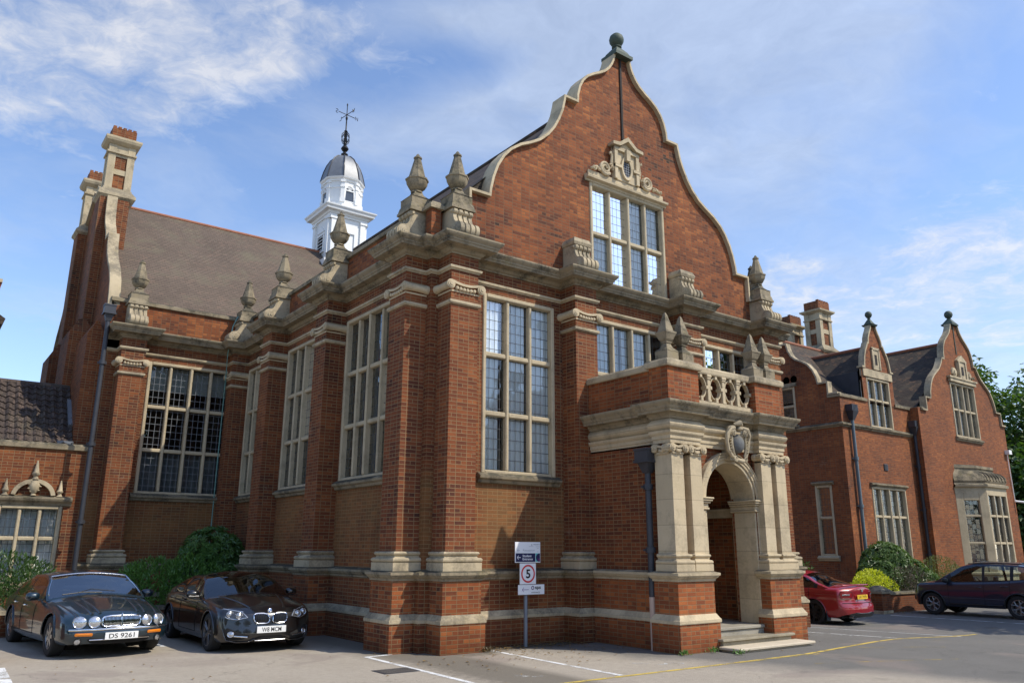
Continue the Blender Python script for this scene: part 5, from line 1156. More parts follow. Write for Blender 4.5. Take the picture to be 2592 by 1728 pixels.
ink_navy = m_plain('ink_navy', (.010, .013, .075), .45, var=.08); ink_red = m_plain('ink_red', (.62, .035, .04), .5, var=.06); ink_teal = m_plain('ink_teal', (.12, .50, .50), .5); ink_purple = m_plain('ink_purple', (.11, .02, .12), .5); ink_mauve = m_plain('ink_mauve', (.28, .18, .34), .5)
sg = thing('direction_sign', 'three white sign boards on a grey post against the front wall', 'sign', (2.02, -.42, 0))
b = MB(); b.lathe([(.038, 0), (.038, 1.86), (.03, 1.87)], 14); b.build('post', m_plain('post_grey', (.17, .19, .22), .45, .2, var=.1), None, smooth=40).parent = sg
def board(x0, x1, z0, z1, y=-.06, tilt=0.0):
    b = MB(); b.box(x0, x1, y-.006, y+.006, z0, z1); o = b.build('sign_board', ink_white, None, bevel=.002); o.parent = sg; return o
sgb = [board(-.30, .31, 1.51, 1.89), board(-.185, .20, 1.118, 1.498), board(-.225, .405, .93, 1.108)]
def flat(name, m, par, pts, y=-.0685):
    b = MB(); b.add([(p[0], y, p[1]) for p in pts], [tuple(range(len(pts)))]); me = b; o = b.build(name, m, None, fixn=False); o.parent = par; return o
flat('panel', ink_navy, sgb[0], [(-.285, 1.525), (.185, 1.525), (.185, 1.682), (-.285, 1.682)])
flat('emblem', ink_teal, sgb[0], [(.192, 1.525), (.298, 1.525), (.298, 1.682), (.192, 1.682)])
flat('emblem', ink_navy, sgb[0], [(.298, 1.527)]+[(.283-.085*math.cos(R(a)), 1.603+.077*math.sin(R(a))) for a in range(-78, 79, 12)]+[(.298, 1.68)], -.070)
flat('emblem', ink_purple, sgb[0], [(.25, 1.535), (.298, 1.535), (.298, 1.585), (.235, 1.585)], -.0712)
def arrow(par, m, x, z, l, hh, w=.011, y=-.070):
    b = MB(); b.add([(x, y, z-w/2), (x+l, y, z-w/2), (x+l, y, z+w/2), (x, y, z+w/2)], ((0, 1, 2, 3),))
    for s_ in (-1, 1): b.add([(x, y-.0003, z-w*.6), (x, y-.0003, z+w*.6), (x+hh, y-.0003, z+s_*hh+w*.6), (x+hh, y-.0003, z+s_*hh-w*.6)], ((0, 1, 2, 3),))
    o = b.build('arrow', m, None, fixn=False); o.parent = par
arrow(sgb[0], ink_white, -.255, 1.605, .085, .035, .013); arrow(sgb[0], ink_grey, -.25, 1.735, .06, .025, .007); arrow(sgb[2], ink_mauve, -.135, 1.02, .155, .04, .010)
put_text('Student', .058, ink_white, sgb[0], (-.125, -.070, 1.615), width=.215, bold=.0012); put_text('Entrance', .058, ink_white, sgb[0], (-.125, -.070, 1.557), width=.245, bold=.0012)
put_text('Reception', .055, ink_grey, sgb[0], (-.115, -.070, 1.72), width=.28); put_text('TRINITY', .030, ink_grey, sgb[0], (.13, -.070, 1.835), width=.165, bold=.001)
flat('emblem', ink_grey, sgb[0], [(.085, 1.822), (.10, 1.82), (.115, 1.835), (.105, 1.85), (.09, 1.858)], -.070)
for x0_, x1_, z_ in ((.03, .14, 1.806), (.19, .30, 1.803), (.22, .27, 1.775), (.22, .27, 1.71)): flat('small_print', ink_grey, sgb[0], [(x0_, z_), (x1_, z_), (x1_, z_+.006), (x0_, z_+.006)], -.0695)
ra = [(.008+.165*math.cos(2*math.pi*k/40), 1.308+.165*math.sin(2*math.pi*k/40)) for k in range(40)]; rb = [(.008+.133*math.cos(2*math.pi*k/40), 1.308+.133*math.sin(2*math.pi*k/40)) for k in range(40)]
b = MB(); b.add([(p[0], -.069, p[1]) for p in ra+rb], [(k, (k+1) % 40, 40+(k+1) % 40, 40+k) for k in range(40)]); o = b.build('red_ring', ink_red, None, fixn=False); o.parent = sgb[1]
put_text('5', .22, ink_black, sgb[1], (.010, -.069, 1.232), width=.105, bold=.006, center=True)
put_text('sps', .085, ink_black, sgb[2], (.175, -.069, 1.03), width=.14, bold=.002); put_text('ENTRANCE', .03, ink_black, sgb[2], (.09, -.069, .955), width=.20)
ra = [(.118+.036*math.cos(2*math.pi*k/24), 1.05+.036*math.sin(2*math.pi*k/24)) for k in range(24)]; rb = [(.118+.022*math.cos(2*math.pi*k/24), 1.05+.022*math.sin(2*math.pi*k/24)) for k in range(24)]
b = MB(); b.add([(p[0], -.069, p[1]) for p in ra+rb], [(k, (k+1) % 24, 24+(k+1) % 24, 24+k) for k in range(24)]); o = b.build('logo_ring', ink_purple, None, fixn=False); o.parent = sgb[2]
# ------------------------------------------------------------------ vegetation
def m_leaf(name, c1, c2, gloss=.35, trans=.25, c3=None):
    m, t, b = mat(name); g = t.n('ShaderNodeNewGeometry'); P = g.outputs['Position']
    f = t.math('ADD', t.math('MULTIPLY', g.outputs['Random Per Island'], .7), t.math('MULTIPLY', t.noise(P, 1.8, 4), .4))
    c = t.ramp(f, [(.15, c1), (.85, c2)])
    if c3: c = t.mix(t.mapr(g.outputs['Random Per Island'], .8, .82), c, c3)
    t.put(b.inputs['Base Color'], c); b.inputs['Roughness'].default_value = gloss; b.inputs['Specular IOR Level'].default_value = .5
    tl = t.n('ShaderNodeBsdfTranslucent'); t.put(tl.inputs[0], t.mix(1.0, c, (1.3, 1.5, .5), 'MULTIPLY')); mx = t.n('ShaderNodeMixShader'); mx.inputs[0].default_value = trans
    t.put(mx.inputs[1], b); t.put(mx.inputs[2], tl); o = [n_ for n_ in t.nt.nodes if n_.type == 'OUTPUT_MATERIAL'][0]; t.put(o.inputs[0], mx); return m
bark = m_plain('bark', (.075, .055, .04), .9, var=.4, scale=8, bump=.6)
def leaf(b, p, d, n, L, Wd):
    d = d.normalized(); s = d.cross(n)
    s = s.normalized() if s.length > 1e-4 else Vector((1, 0, 0)); nn = s.cross(d)
    m_ = p+d*L*.5+nn*L*.06; q = p+d*L-nn*L*.12
    b.add([p, m_+s*Wd*.5, q, m_-s*Wd*.5], ((0, 1, 2), (0, 2, 3)))
def blob(rg, c, r):
    while True:
        v = Vector((rg.uniform(-1, 1), rg.uniform(-1, 1), rg.uniform(-1, 1)))
        if .2 < v.length <= 1: break
    v = v.normalized()*(v.length**.45); return Vector((c[0]+v.x*r[0], c[1]+v.y*r[1], c[2]+v.z*r[2])), Vector((v.x/r[0], v.y/r[1], v.z/r[2])).normalized()
def shrub(label, base, lobes, n, L, Wd, m, seed=1, whorl=0, group=None, name='shrub', stems=6, upb=.3, zmin=.05):
    rg = random.Random(seed); th = thing(name, label, 'shrub', base, group=group); b = MB(); bx, by, bz = base
    tot = sum(l[3]*l[4]*l[5] for l in lobes)
    for (x, y, z, rx, ry, rz_) in lobes:
        for k in range(int(n*rx*ry*rz_/tot)):
            p, nr = blob(rg, (x, y, z), (rx, ry, rz_))
            if p.z < bz+zmin: continue
            if whorl:
                for j in range(whorl):
                    a = 2*math.pi*j/whorl+rg.random(); ax = nr.cross(Vector((.3, .2, 1))).normalized(); ay = nr.cross(ax)
                    d = ax*math.cos(a)+ay*math.sin(a)+nr*rg.uniform(.1, .6)+Vector((0, 0, upb*.4)); leaf(b, p, d, nr, L*rg.uniform(.7, 1.15), Wd)
            else:
                d = nr*.6+Vector((rg.uniform(-1, 1), rg.uniform(-1, 1), rg.uniform(-.5, 1)+upb)); leaf(b, p, d, Vector((rg.uniform(-1, 1), rg.uniform(-1, 1), rg.uniform(.2, 1))), L*rg.uniform(.6, 1.2), Wd*rg.uniform(.8, 1.2))
    b.build('foliage', m, th, fixn=False)
    s = MB(); c = lobes[0]
    for k in range(stems):
        l = rg.choice(lobes); s.tube([(bx+rg.uniform(-.12, .12), by+rg.uniform(-.12, .12), bz-.05), ((bx+l[0])/2+rg.uniform(-.1, .1), (by+l[1])/2, (bz+l[2])/2), (l[0]+rg.uniform(-.3, .3)*l[3], l[1]+rg.uniform(-.3, .3)*l[4], l[2]+l[5]*.4)], [.03, .022, .01], 6)
    s.build('stem', bark, th); return th
lf_laurel = m_leaf('leaf_laurel', (.06, .14, .025), (.15, .29, .06)); lf_rhodo = m_leaf('leaf_rhododendron', (.05, .12, .028), (.12, .22, .055), .3)
lf_dark = m_leaf('leaf_dark', (.028, .07, .018), (.075, .14, .035)); lf_lime = m_leaf('leaf_lime', (.36, .40, .02), (.70, .68, .06), .5, .3)
lf_purple = m_leaf('leaf_purple', (.075, .06, .05), (.21, .155, .125), .6, .15, (.06, .08, .035)); lf_olive = m_leaf('leaf_olive', (.075, .10, .032), (.18, .21, .07), .5); lf_tree = m_leaf('leaf_tree', (.035, .075, .016), (.10, .165, .038), .5, .3)
shrub('broad dark laurel bush between the two parked cars', (-2.3, 8.6, 0), [(-2.4, 8.8, .75, .85, .9, .75), (-1.75, 8.5, .85, .55, .7, .75), (-2.9, 8.9, .7, .45, .7, .65), (-1.2, 8.3, .75, .45, .6, .6)], 5200, .13, .042, lf_laurel, 11, upb=.7)
shrub('tall rounded rhododendron in the corner behind the black car', (-.9, 9.2, 0), [(-.95, 9.2, 1.45, .85, .75, .85), (-.6, 8.9, .8, .75, .7, .75), (-1.5, 8.8, .8, .5, .5, .5), (-.5, 9.5, 1.5, .45, .6, .6)], 1500, .15, .045, lf_rhodo, 12, whorl=7)
shrub('dark evergreen bush at the left edge under the side wing window', (-5.6, 9.2, 0), [(-5.6, 9.2, .85, 1.0, .9, .8), (-4.95, 9.2, .95, .5, .6, .5), (-6.4, 9.0, .7, .8, .8, .8), (-5.3, 8.6, .6, .7, .6, .6)], 5200, .12, .038, lf_dark, 13, upb=.8)
shrub('large glossy rhododendron in front of the ground floor window', (20.8, 2.7, -.2), [(20.9, 2.75, 1.0, 1.25, .8, 1.05), (20.0, 2.6, .75, .8, .7, .75), (21.9, 2.5, .7, .8, .7, .8), (22.5, 2.2, .45, .6, .5, .6)], 2300, .17, .055, m_leaf('leaf_glossy', (.04, .085, .02), (.13, .20, .055), .40), 14, whorl=7)
shrub('bright yellow-green bush beside the red car', (18.9, 2.2, -.2), [(18.8, 2.2, .55, .85, .5, .60), (18.2, 2.1, .45, .5, .45, .5), (19.4, 2.1, .4, .5, .45, .5)], 3600, .075, .045, lf_lime, 15)
shrub('purple-brown twiggy bush beside the yellow-green bush', (20.5, 1.95, -.2), [(20.3, 1.95, .5, .8, .35, .72), (21.2, 2.0, .5, .85, .4, .75), (21.9, 1.95, .35, .6, .35, .6)], 6500, .06, .026, lf_purple, 16)
shrub('grey-green rounded bush in front of the right gable', (24.2, 2.4, -.2), [(24.2, 2.5, .65, 1.2, .7, .95), (25.2, 2.4, .5, .9, .6, .75), (23.3, 2.3, .5, .7, .5, .65)], 7000, .065, .026, lf_olive, 17)
shrub('small pinnate leafed plant poking out beside the porch', (16.3, 3.6, -.2), [(16.4, 3.5, 1.1, .75, .5, .35), (16.0, 3.6, .6, .5, .5, .5), (17.0, 3.3, .75, .45, .4, .2)], 500, .14, .045, m_leaf('leaf_pale', (.06, .11, .025), (.13, .20, .06), .5), 18, upb=.2)
shrub('clipped dark hedge at the far right corner of the building', (35.6, 2.6, -.2), [(36.2, 2.6, 1.0, 1.9, .7, 1.45), (38, 2.6, 1.0, 1.9, .7, 1.45), (34.6, 2.5, .95, .8, .6, 1.35)], 6500, .09, .045, lf_dark, 19, name='hedge')
for k, (x, y) in enumerate([(3.45, -3.02), (4.15, -3.05), (4.3, -3.52), (.96, -.66)]):
    rg = random.Random(40+k); t_ = thing('weed', ['little green weed at the foot of the left porch pier', 'taller green weed beside the bottom porch step', 'low weed in front of the bottom porch step', 'dry weed tuft at the foot of the corner buttress'][k], 'weed', (x, y, 0)); b = MB()
    for j in range(45 if k != 3 else 60):
        p = Vector((x+rg.gauss(0, .05), y+rg.gauss(0, .04), rg.uniform(.0, .06))); leaf(b, p, Vector((rg.uniform(-1, 1), rg.uniform(-1, 1), rg.uniform(.3, 1.6))), Vector((rg.uniform(-1, 1), 1, .3)), rg.uniform(.03, .09), .02)
    b.build('foliage', lf_laurel if k != 3 else m_leaf('leaf_dry', (.08, .05, .02), (.14, .10, .04)), t_, fixn=False)
def tree(label, base, H, cr, seed, n=5200, m=None, group=None, lobes=11, L=.42, trunk=.30, squash=.75, low=.30):
    rg = random.Random(seed); th = thing('tree', label, 'tree', base, group=group); x, y, z = base; b = MB(); ls = []
    for k in range(lobes):
        t = k/(lobes-1); zz = z+H*(low+(.92-low)*t); rr = cr*(math.sin(math.pi*(.22+.72*t))**.8); a = k*2.4+rg.random(); off = rr*.55*(1 if k < lobes-1 else 0)
        ls.append((x+off*math.cos(a), y+off*math.sin(a), zz, rr*.62, rr*.62, rr*.62*squash))
    ls.append((x, y, z+H*.6, cr*.6, cr*.6, H*.25)); tot = sum(l[3]**2 for l in ls)
    for l in ls:
        for k in range(int(n*l[3]**2/tot)):
            p, nr = blob(rg, l[:3], l[3:]); p += Vector((rg.gauss(0, .12), rg.gauss(0, .12), rg.gauss(0, .12)))*cr*.3
            for j in range(2): leaf(b, p+Vector((rg.uniform(-.2, .2), rg.uniform(-.2, .2), rg.uniform(-.2, .2))), Vector((rg.uniform(-1, 1), rg.uniform(-1, 1), rg.uniform(-.8, .6)))+nr*.3, Vector((rg.uniform(-.6, .6), rg.uniform(-.6, .6), 1))+nr*.5, L*rg.uniform(.6, 1.2), L*.62)
    b.build('crown', m or lf_tree, th, fixn=False)
    s = MB(); s.tube([(x, y, z-.2), (x+.1, y, z+H*.2), (x-.1, y+.1, z+H*.45), (x, y, z+H*.75)], [trunk, trunk*.8, trunk*.55, trunk*.2], 10)
    for l in ls[:9]: s.tube([(x, y, z+H*.25+(l[2]-z)*.25), ((x+l[0])/2, (y+l[1])/2, (z+H*.3+l[2])/2), l[:3]], [trunk*.4, trunk*.28, trunk*.08], 6)
    s.build('trunk', bark, th, smooth=50); return th
tree('tall broad leafed tree rising behind the right gable end', (47, 9.5, -.2), 14.5, 4.8, 21, 6500, low=.12)
tree('darker tree filling the right picture edge behind the wing', (54, 6, -.2), 17.0, 5.8, 22, 6500, low=.10)
tree('lower tree in shade behind the hedge at the right', (43.5, 6.8, -.2), 8.0, 2.8, 23, 4200, m=lf_dark, low=.08)
tree('big tree standing out of view to the right of the car park', (22.6, -7.6, -.2), 13.0, 3.7, 24, 5200, low=.42)
for k, (x, y, h_, c) in enumerate([(-30, -40, 13, 6), (-16, -46, 15, 7), (0, -44, 12, 6), (14, -48, 16, 7), (30, -44, 13, 6), (46, -40, 15, 7), (-42, -28, 13, 6), (-48, -8, 14, 6), (-50, 10, 13, 6)]):  # unseen trees added behind the viewer to darken reflections in glass and paint
    tree('one of the unseen trees added behind the viewer for dark reflections', (x, y, 0), h_, c, 30+k, 2200, group='unseen trees added behind the viewer for dark reflections', L=.9)
# ------------------------------------------------------------------ cars
def m_carpaint(name, col, flake=.35, rough=.32):
    m, t, b = mat(name); P = t.n('ShaderNodeTexCoord').outputs['Object']
    nz = t.noise(P, 2.0, 4); t.put(b.inputs['Base Color'], t.mix(nz, tuple(q*.9 for q in col), tuple(q*1.1 for q in col)))
    b.inputs['Metallic'].default_value = flake; b.inputs['Roughness'].default_value = rough; b.inputs['Coat Weight'].default_value = 1.0; b.inputs['Coat Roughness'].default_value = .02; b.inputs['Coat IOR'].default_value = 1.6
    dust = t.noise(P, 9, 5, .7); t.put(b.inputs['Coat Roughness'], t.mapr(dust, .4, .8, .015, .10)); return m
tyre_m = m_plain('tyre_rubber', (.018, .018, .018), .8, var=.2, scale=12); chrome = m_plain('chrome', (.78, .79, .80), .10, 1.0, var=.02); alloy = m_plain('alloy_wheel', (.36, .37, .38), .28, .9, var=.08); alloy_black = m_plain('alloy_black', (.012, .012, .013), .3, .3, var=.1)
trim = m_plain('black_trim', (.014, .014, .015), .45, var=.1); under = m_plain('under_body', (.006, .006, .006), .9); plate_w = m_plain('plate_white', (.80, .80, .78), .4, var=.03); plate_y = m_plain('plate_yellow', (.78, .50, .02), .4, var=.03)
amber = m_plain('amber_lens', (.70, .20, .01), .2, coat=.6, var=.08); red_lens = m_plain('red_lens', (.30, .008, .012), .12, coat=1.0, var=.1); seat_m = m_plain('seat_leather', (.16, .16, .165), .6, var=.1); seat_pale = m_plain('cabin_pale', (.32, .31, .28), .7, var=.1)
disc_m = m_plain('brake_disc', (.12, .12, .12), .4, .8)
def m_lens():
    m, t, b = mat('clear_lens'); P = t.n('ShaderNodeTexCoord').outputs['Object']
    t.put(b.inputs['Base Color'], t.mix(t.noise(P, 28, 2), (.28, .30, .33), (.85, .87, .9))); b.inputs['Metallic'].default_value = .75; b.inputs['Roughness'].default_value = .16; b.inputs['Coat Weight'].default_value = 1; b.inputs['Coat Roughness'].default_value = .01; return m
lens = m_lens()
def m_carglass(name, k=.55, refl=.05):
    m = bpy.data.materials.new(name); m.use_nodes = True; m.node_tree.nodes.clear(); t = NT(m.node_tree)
    gl = t.n('ShaderNodeBsdfGlossy'); gl.inputs['Roughness'].default_value = .01; tr = t.n('ShaderNodeBsdfTransparent'); t.put(tr.inputs[0], (k*.92, k, k*.97))
    fr = t.n('ShaderNodeFresnel'); fr.inputs[0].default_value = 1.52; mx = t.n('ShaderNodeMixShader'); t.put(mx.inputs[0], t.math('ADD', t.math('MULTIPLY', fr.outputs[0], 1.5), refl, clamp=True)); t.put(mx.inputs[1], tr); t.put(mx.inputs[2], gl)
    o = t.n('ShaderNodeOutputMaterial'); t.put(o.inputs[0], mx); return m
cglass = m_carglass('car_glass', .86, .06); cglass_dark = m_carglass('car_glass_dark', .12, .06)
def curve(pts):
    xs_ = [p[0] for p in pts]; ys_ = [p[1] for p in pts]; n = len(pts); d = [(ys_[i+1]-ys_[i])/(xs_[i+1]-xs_[i]) for i in range(n-1)]
    mt = [d[0]]+[0 if d[i-1]*d[i] <= 0 else 2*d[i-1]*d[i]/(d[i-1]+d[i]) for i in range(1, n-1)]+[d[-1]]
    def f(x):
        if x <= xs_[0]: return ys_[0]
        if x >= xs_[-1]: return ys_[-1]
        i = max(k for k in range(n-1) if xs_[k] <= x); h_ = xs_[i+1]-xs_[i]; s = (x-xs_[i])/h_
        return (2*s**3-3*s*s+1)*ys_[i]+(s**3-2*s*s+s)*h_*mt[i]+(-2*s**3+3*s*s)*ys_[i+1]+(s**3-s*s)*h_*mt[i+1]
    return f
class Car:
    """local axes: +x forward, y left, z up; origin under the car's middle at ground level"""
    def __init__(s, name, label, loc, rz, p, paint, group):
        s.p = p; s.paint = paint; s.root = thing(name, label, 'car', loc, rz, group)
        s.zl = curve(p['low']); s.zs = curve(p['belt']); s.zd = curve(p['deck']); s.w = curve(p['wid']); s.L2 = p['L']/2
        s.fx = curve(p['fprof']); s.rx = curve(p['rprof'])
    def mk(s, b, name, m, par=None, **k):
        o = b.build(name, m, None, **k); o.parent = par or s.root; return o
    TS = [0, .08, .2, .36, .52, .68, .82, .92, 1.0]; SF = [.93, .972, .99, .998, 1.0, .995, .985, .965, .925]
    def arch(s, x):
        z = s.zl(x)
        for xc in (s.p['xf'], s.p['xr']):
            r = s.p['ra']; dx = abs(x-xc)
            if dx < r: z = max(z, s.p['wr']+math.sqrt(r*r-dx*dx)-.0)
        return z
    def side(s, x, t):            # point of the left side at station x, height fraction t
        z0, z1 = s.arch(x), s.zs(x); zb = s.zl(x); z = z0+(z1-z0)*t
        tt = (z-zb)/(z1-zb); f = np.interp(tt, s.TS, s.SF); return Vector((x, s.w(x)*f, z))
    def side_at(s, x, z, o=.0):
        tt = (z-s.zl(x))/(s.zs(x)-s.zl(x)); return Vector((x, s.w(x)*np.interp(tt, s.TS, s.SF)+o, z))
    def front(s, y, z, o=0.0):
        x = s.L2-s.fx(z)-s.p['cf']*(abs(y)/s.w(s.L2-.02))**2.6*.5; return Vector((x+o, y, z))
    def rear(s, y, z, o=0.0):
        x = -s.L2+s.rx(z)+s.p['cr']*(abs(y)/s.w(-s.L2+.02))**2.6*.5; return Vector((x-o, y, z))
    def body(s):
        p = s.p; L2 = s.L2; st = [-L2+.0, -L2+.05, -L2+.14]+[-L2+.25+i*(2*L2-.5)/64 for i in range(65)]+[L2-.14, L2-.05, L2]
        for xc in (p['xf'], p['xr']): st += [xc-p['ra']-.002, xc-p['ra']+.004, xc+p['ra']-.004, xc+p['ra']+.002, xc-p['ra']+.03, xc+p['ra']-.03]
        st += [p['xw'], p['xq']]; st = sorted(set(round(q, 4) for q in st))
        DS = [0, .12, .28, .5, .75, 1.0]
        b = MB(); rows = []
        def warp(v):                # ends of the body follow the bumper profiles
            x, y, z = v; kf = max(0, (x-(L2-.42))/.42); kr = max(0, (-x-(L2-.42))/.42)
            if kf > 0: x = x-kf*kf*(s.fx(z)+p['cf']*.5*(abs(y)/s.w(L2-.02))**2.6)
            if kr > 0: x = x+kr*kr*(s.rx(z)+p['cr']*.5*(abs(y)/s.w(-L2+.02))**2.6)
            return Vector((x, y, z))
        for x in st:
            r = [s.side(x, t) for t in s.TS]; sh = r[-1]; zd = max(s.zd(x), sh.z+.002)
            for q in DS[1:]: r.append(Vector((x, sh.y*(1-q), sh.z+(zd-sh.z)*math.sin(q*math.pi/2)**.75)))
            rows.append([warp(q) for q in r])
        nt = len(s.TS)-1
        cabin = lambda x: p['xq']+.02 < x < p['xw']-.02
        for i in range(len(st)-1):
            xm = (st[i]+st[i+1])/2
            for k in range(len(rows[0])-1):
                if k >= nt+1 and cabin(xm): continue
                a, c, d, e = rows[i][k], rows[i+1][k], rows[i+1][k+1], rows[i][k+1]
                b.quad(a, c, d, e); m_ = lambda v: Vector((v.x, -v.y, v.z)); b.quad(m_(e), m_(d), m_(c), m_(a))
        for row, fn in ((rows[-1], s.front), (rows[0], s.rear)):
            g = []
            for q in row:
                yy = q.y; g.append([fn(yy*u, q.z) if abs(u) < 1 else Vector((q.x, q.y*u, q.z)) for u in (-1, -.85, -.6, -.3, 0, .3, .6, .85, 1)])
            for i in range(len(g)-1):
                for k in range(8): b.quad(g[i][k], g[i][k+1], g[i+1][k+1], g[i+1][k])
        s.bodyo = s.mk(b, 'body', s.paint, smooth=42, weld=True)
        u = MB(); zc = p['low'][1][1]
        u.box(-L2+.25, L2-.25, -s.w(0)*.80, s.w(0)*.80, zc-.02, zc+.30)
        for xc in (p['xf'], p['xr']):
            for sy in (-1, 1): u.lathe([(p['ra']-.05, -.10), (p['ra']-.05, .10)], 24, (xc, sy*(s.w(xc)-.37), p['wr']+.07), axis='y')
        # wheel wells are dark drums open to the outside
        s.mk(u, 'underbody', under)
        for xc in (p['xf'], p['xr']):
            for sy in (-1, 1):
                a = MB(); pts = []
                for k in range(25):
                    an = math.pi*k/24; x = xc+(p['ra']+.004)*math.cos(an); z = p['wr']+(p['ra']+.004)*math.sin(an)
                    z = max(z, s.zl(x)+.0); v = s.side_at(x, z, .004); pts.append((v.x, sy*v.y, v.z))
                a.tube(pts, p.get('lip', .014), 6); s.mk(a, 'wheel_arch', p.get('lipm') or s.paint, s.bodyo, smooth=60)
    def house(s, glass_side, glass_front, wins, pill=.045):
        """cabin: roof, screens and side windows on one surface"""
        p = s.p; ge = curve(p['edge']); gt = curve(p['top']); wb = lambda x: s.w(x)*.925-.004; wr = curve(p['rw'])
        x0, x1 = p['xq'], p['xw']; n = 60; st = [x0+(x1-x0)*i/n for i in range(n+1)]
        for w_ in wins: st += [w_[0], w_[1]]
        st += [p['xrf'], p['xrr']]; st = sorted(set(round(q, 4) for q in st))
        TV = [0, .05, .3, .6, .90, 1.0]; TU = [0, .05, .12, .4, .7, 1.0]
        P = []
        for x in st:
            zb = s.zs(x); ze = max(ge(x), zb+.001); zt = max(gt(x), ze); yb, ye = wb(x), min(wr(x), wb(x)); f = min(1, (ze-zb)/(.30)); ye = yb+(ye-yb)*f
            row = [Vector((x, yb+(ye-yb)*t+.018*math.sin(math.pi*t)*f, zb+(ze-zb)*t)) for t in TV]
            row += [Vector((x, ye*(1-u), ze+(zt-ze)*math.sin(u*math.pi/2))) for u in TU[1:]]; P.append(row)
        parts = {}
        def put(key, q):
            parts.setdefault(key, MB()).quad(*q)
        for i in range(len(st)-1):
            xm = (st[i]+st[i+1])/2
            for k in range(len(P[0])-1):
                a, c, d, e = P[i][k], P[i+1][k], P[i+1][k+1], P[i][k+1]; key = 'roof'
                if k < 5:
                    if 1 <= k <= 3:
                        key = 'pillar'
                        for j, w_ in enumerate(wins):
                            if w_[0] < xm < w_[1]: key = 'side%d' % j
                    elif k == 0: key = 'sealing'
                else:
                    if k >= 6 and xm > p['xrf'] and xm < x1-.04: key = 'front'
                    elif k >= 7 and xm < p['xrr'] and xm > x0+.05: key = 'rear'
                if key == 'pillar' and not any(w_[0]-.10 < xm < w_[1]+.10 for w_ in wins): key = 'roof'
                m_ = lambda v: Vector((v.x, -v.y, v.z)); put(key, (a, c, d, e))
                put(key if not key.startswith('side') else key+'r', (m_(e), m_(d), m_(c), m_(a)))
        for key, mb in parts.items():
            nm, mt = ('roof', s.paint) if key == 'roof' else ('window_pillar', trim) if key == 'pillar' else ('window_seal', p.get('sealm') or trim) if key == 'sealing' else ('windscreen', glass_front) if key == 'front' else ('rear_window', glass_side) if key == 'rear' else ('side_window', glass_side)
            s.mk(mb, nm, mt, smooth=50, weld=True)
        if p.get('ring'):                    # bright line round the windscreen
            r = MB(); i0 = min(range(len(st)), key=lambda i: abs(st[i]-p['xrf']))
            r.tube([q+Vector((0, 0, .004)) for q in P[i0][6:]]+[Vector((q.x, -q.y, q.z+.004)) for q in reversed(P[i0][6:-1])], .011, 6)
            for sy in (1, -1): r.tube([Vector((P[i][6].x, sy*P[i][6].y, P[i][6].z+.004)) for i in range(i0, len(st)-3)], .011, 6)
            s.mk(r, 'windscreen_trim', chrome, smooth=60)
        # cabin floor, dashboard, seats
        f = MB(); f.box(x0+.1, x1-.15, -.70, .70, .35, .40); s.mk(f, 'cabin_floor', under)
        f = MB(); zc = s.zs(x1-.5); f.box(x1-.75, x1-.25, -.66, .66, zc-.25, zc-.02); s.mk(f, 'dashboard', trim, bevel=.04)
        for sy in (-1, 1):
            q = MB(); xs_ = p['xs']; q.obox((xs_, sy*.36, .70), (.06, 0, -.02), (0, .23, 0), (-.06, 0, .30)); q.obox((xs_-.09, sy*.36, 1.10), (.04, 0, 0), (0, .12, 0), (-.01, 0, .085)); q.obox((xs_+.25, sy*.36, .50), (.26, 0, .03), (0, .23, 0), (0, 0, .07)); s.mk(q, 'seat', p.get('seatm') or seat_m, bevel=.05)
        q = MB(); q.obox((xs_-.95, 0, .78), (.08, 0, 0), (0, .62, 0), (-.05, 0, .24)); s.mk(q, 'rear_seat', p.get('seatm') or seat_m, bevel=.05)
        q = MB(); c = Vector((x1-.80, -.36, zc-.01)); q.tube([c+Vector((.07*math.sin(a)*.5, .18*math.cos(a), .18*math.sin(a)*.85)) for a in [2*math.pi*k/20 for k in range(21)]], .014, 6); s.mk(q, 'steering_wheel', trim, smooth=60)
    def wheel(s, x, sy, spokes, m, steer=0.0, style='plain', tw=.215):
        p = s.p; r = p['wr']; rr = r*p.get('rim', .68); h_ = tw/2
        e = thing('wheel', None, None); e.parent = s.root; e.location = (x, sy*(s.w(x)-h_-.018), r); e.rotation_euler = (0, 0, steer)
        if sy < 0: e.rotation_euler = (0, 0, math.pi+steer)
        del_keys = [k for k in ('label', 'category') if k in e]; [e.__delitem__(k) for k in del_keys]
        t = MB(); t.lathe([(rr, -h_), (r*.93, -h_*.98), (r*.985, -h_*.8), (r, -h_*.45), (r, h_*.45), (r*.985, h_*.8), (r*.93, h_*.98), (rr+.012, h_), (rr, h_*.9), (rr, -h_)], 40, axis='y'); o = t.build('tyre', tyre_m, None, smooth=35); o.parent = e
        t = MB(); t.lathe([(rr+.004, -h_*.8), (rr+.004, h_*.80), (rr+.002, h_*.90), (rr-.016, h_*.92), (rr-.022, h_*.55), (rr-.03, -h_*.6), (.05, -h_*.65)], 40, axis='y')
        t.lathe([(.0, h_*.55), (.062, h_*.60), (.062, h_*.74), (.045, h_*.82), (0, h_*.84)], 16, axis='y')
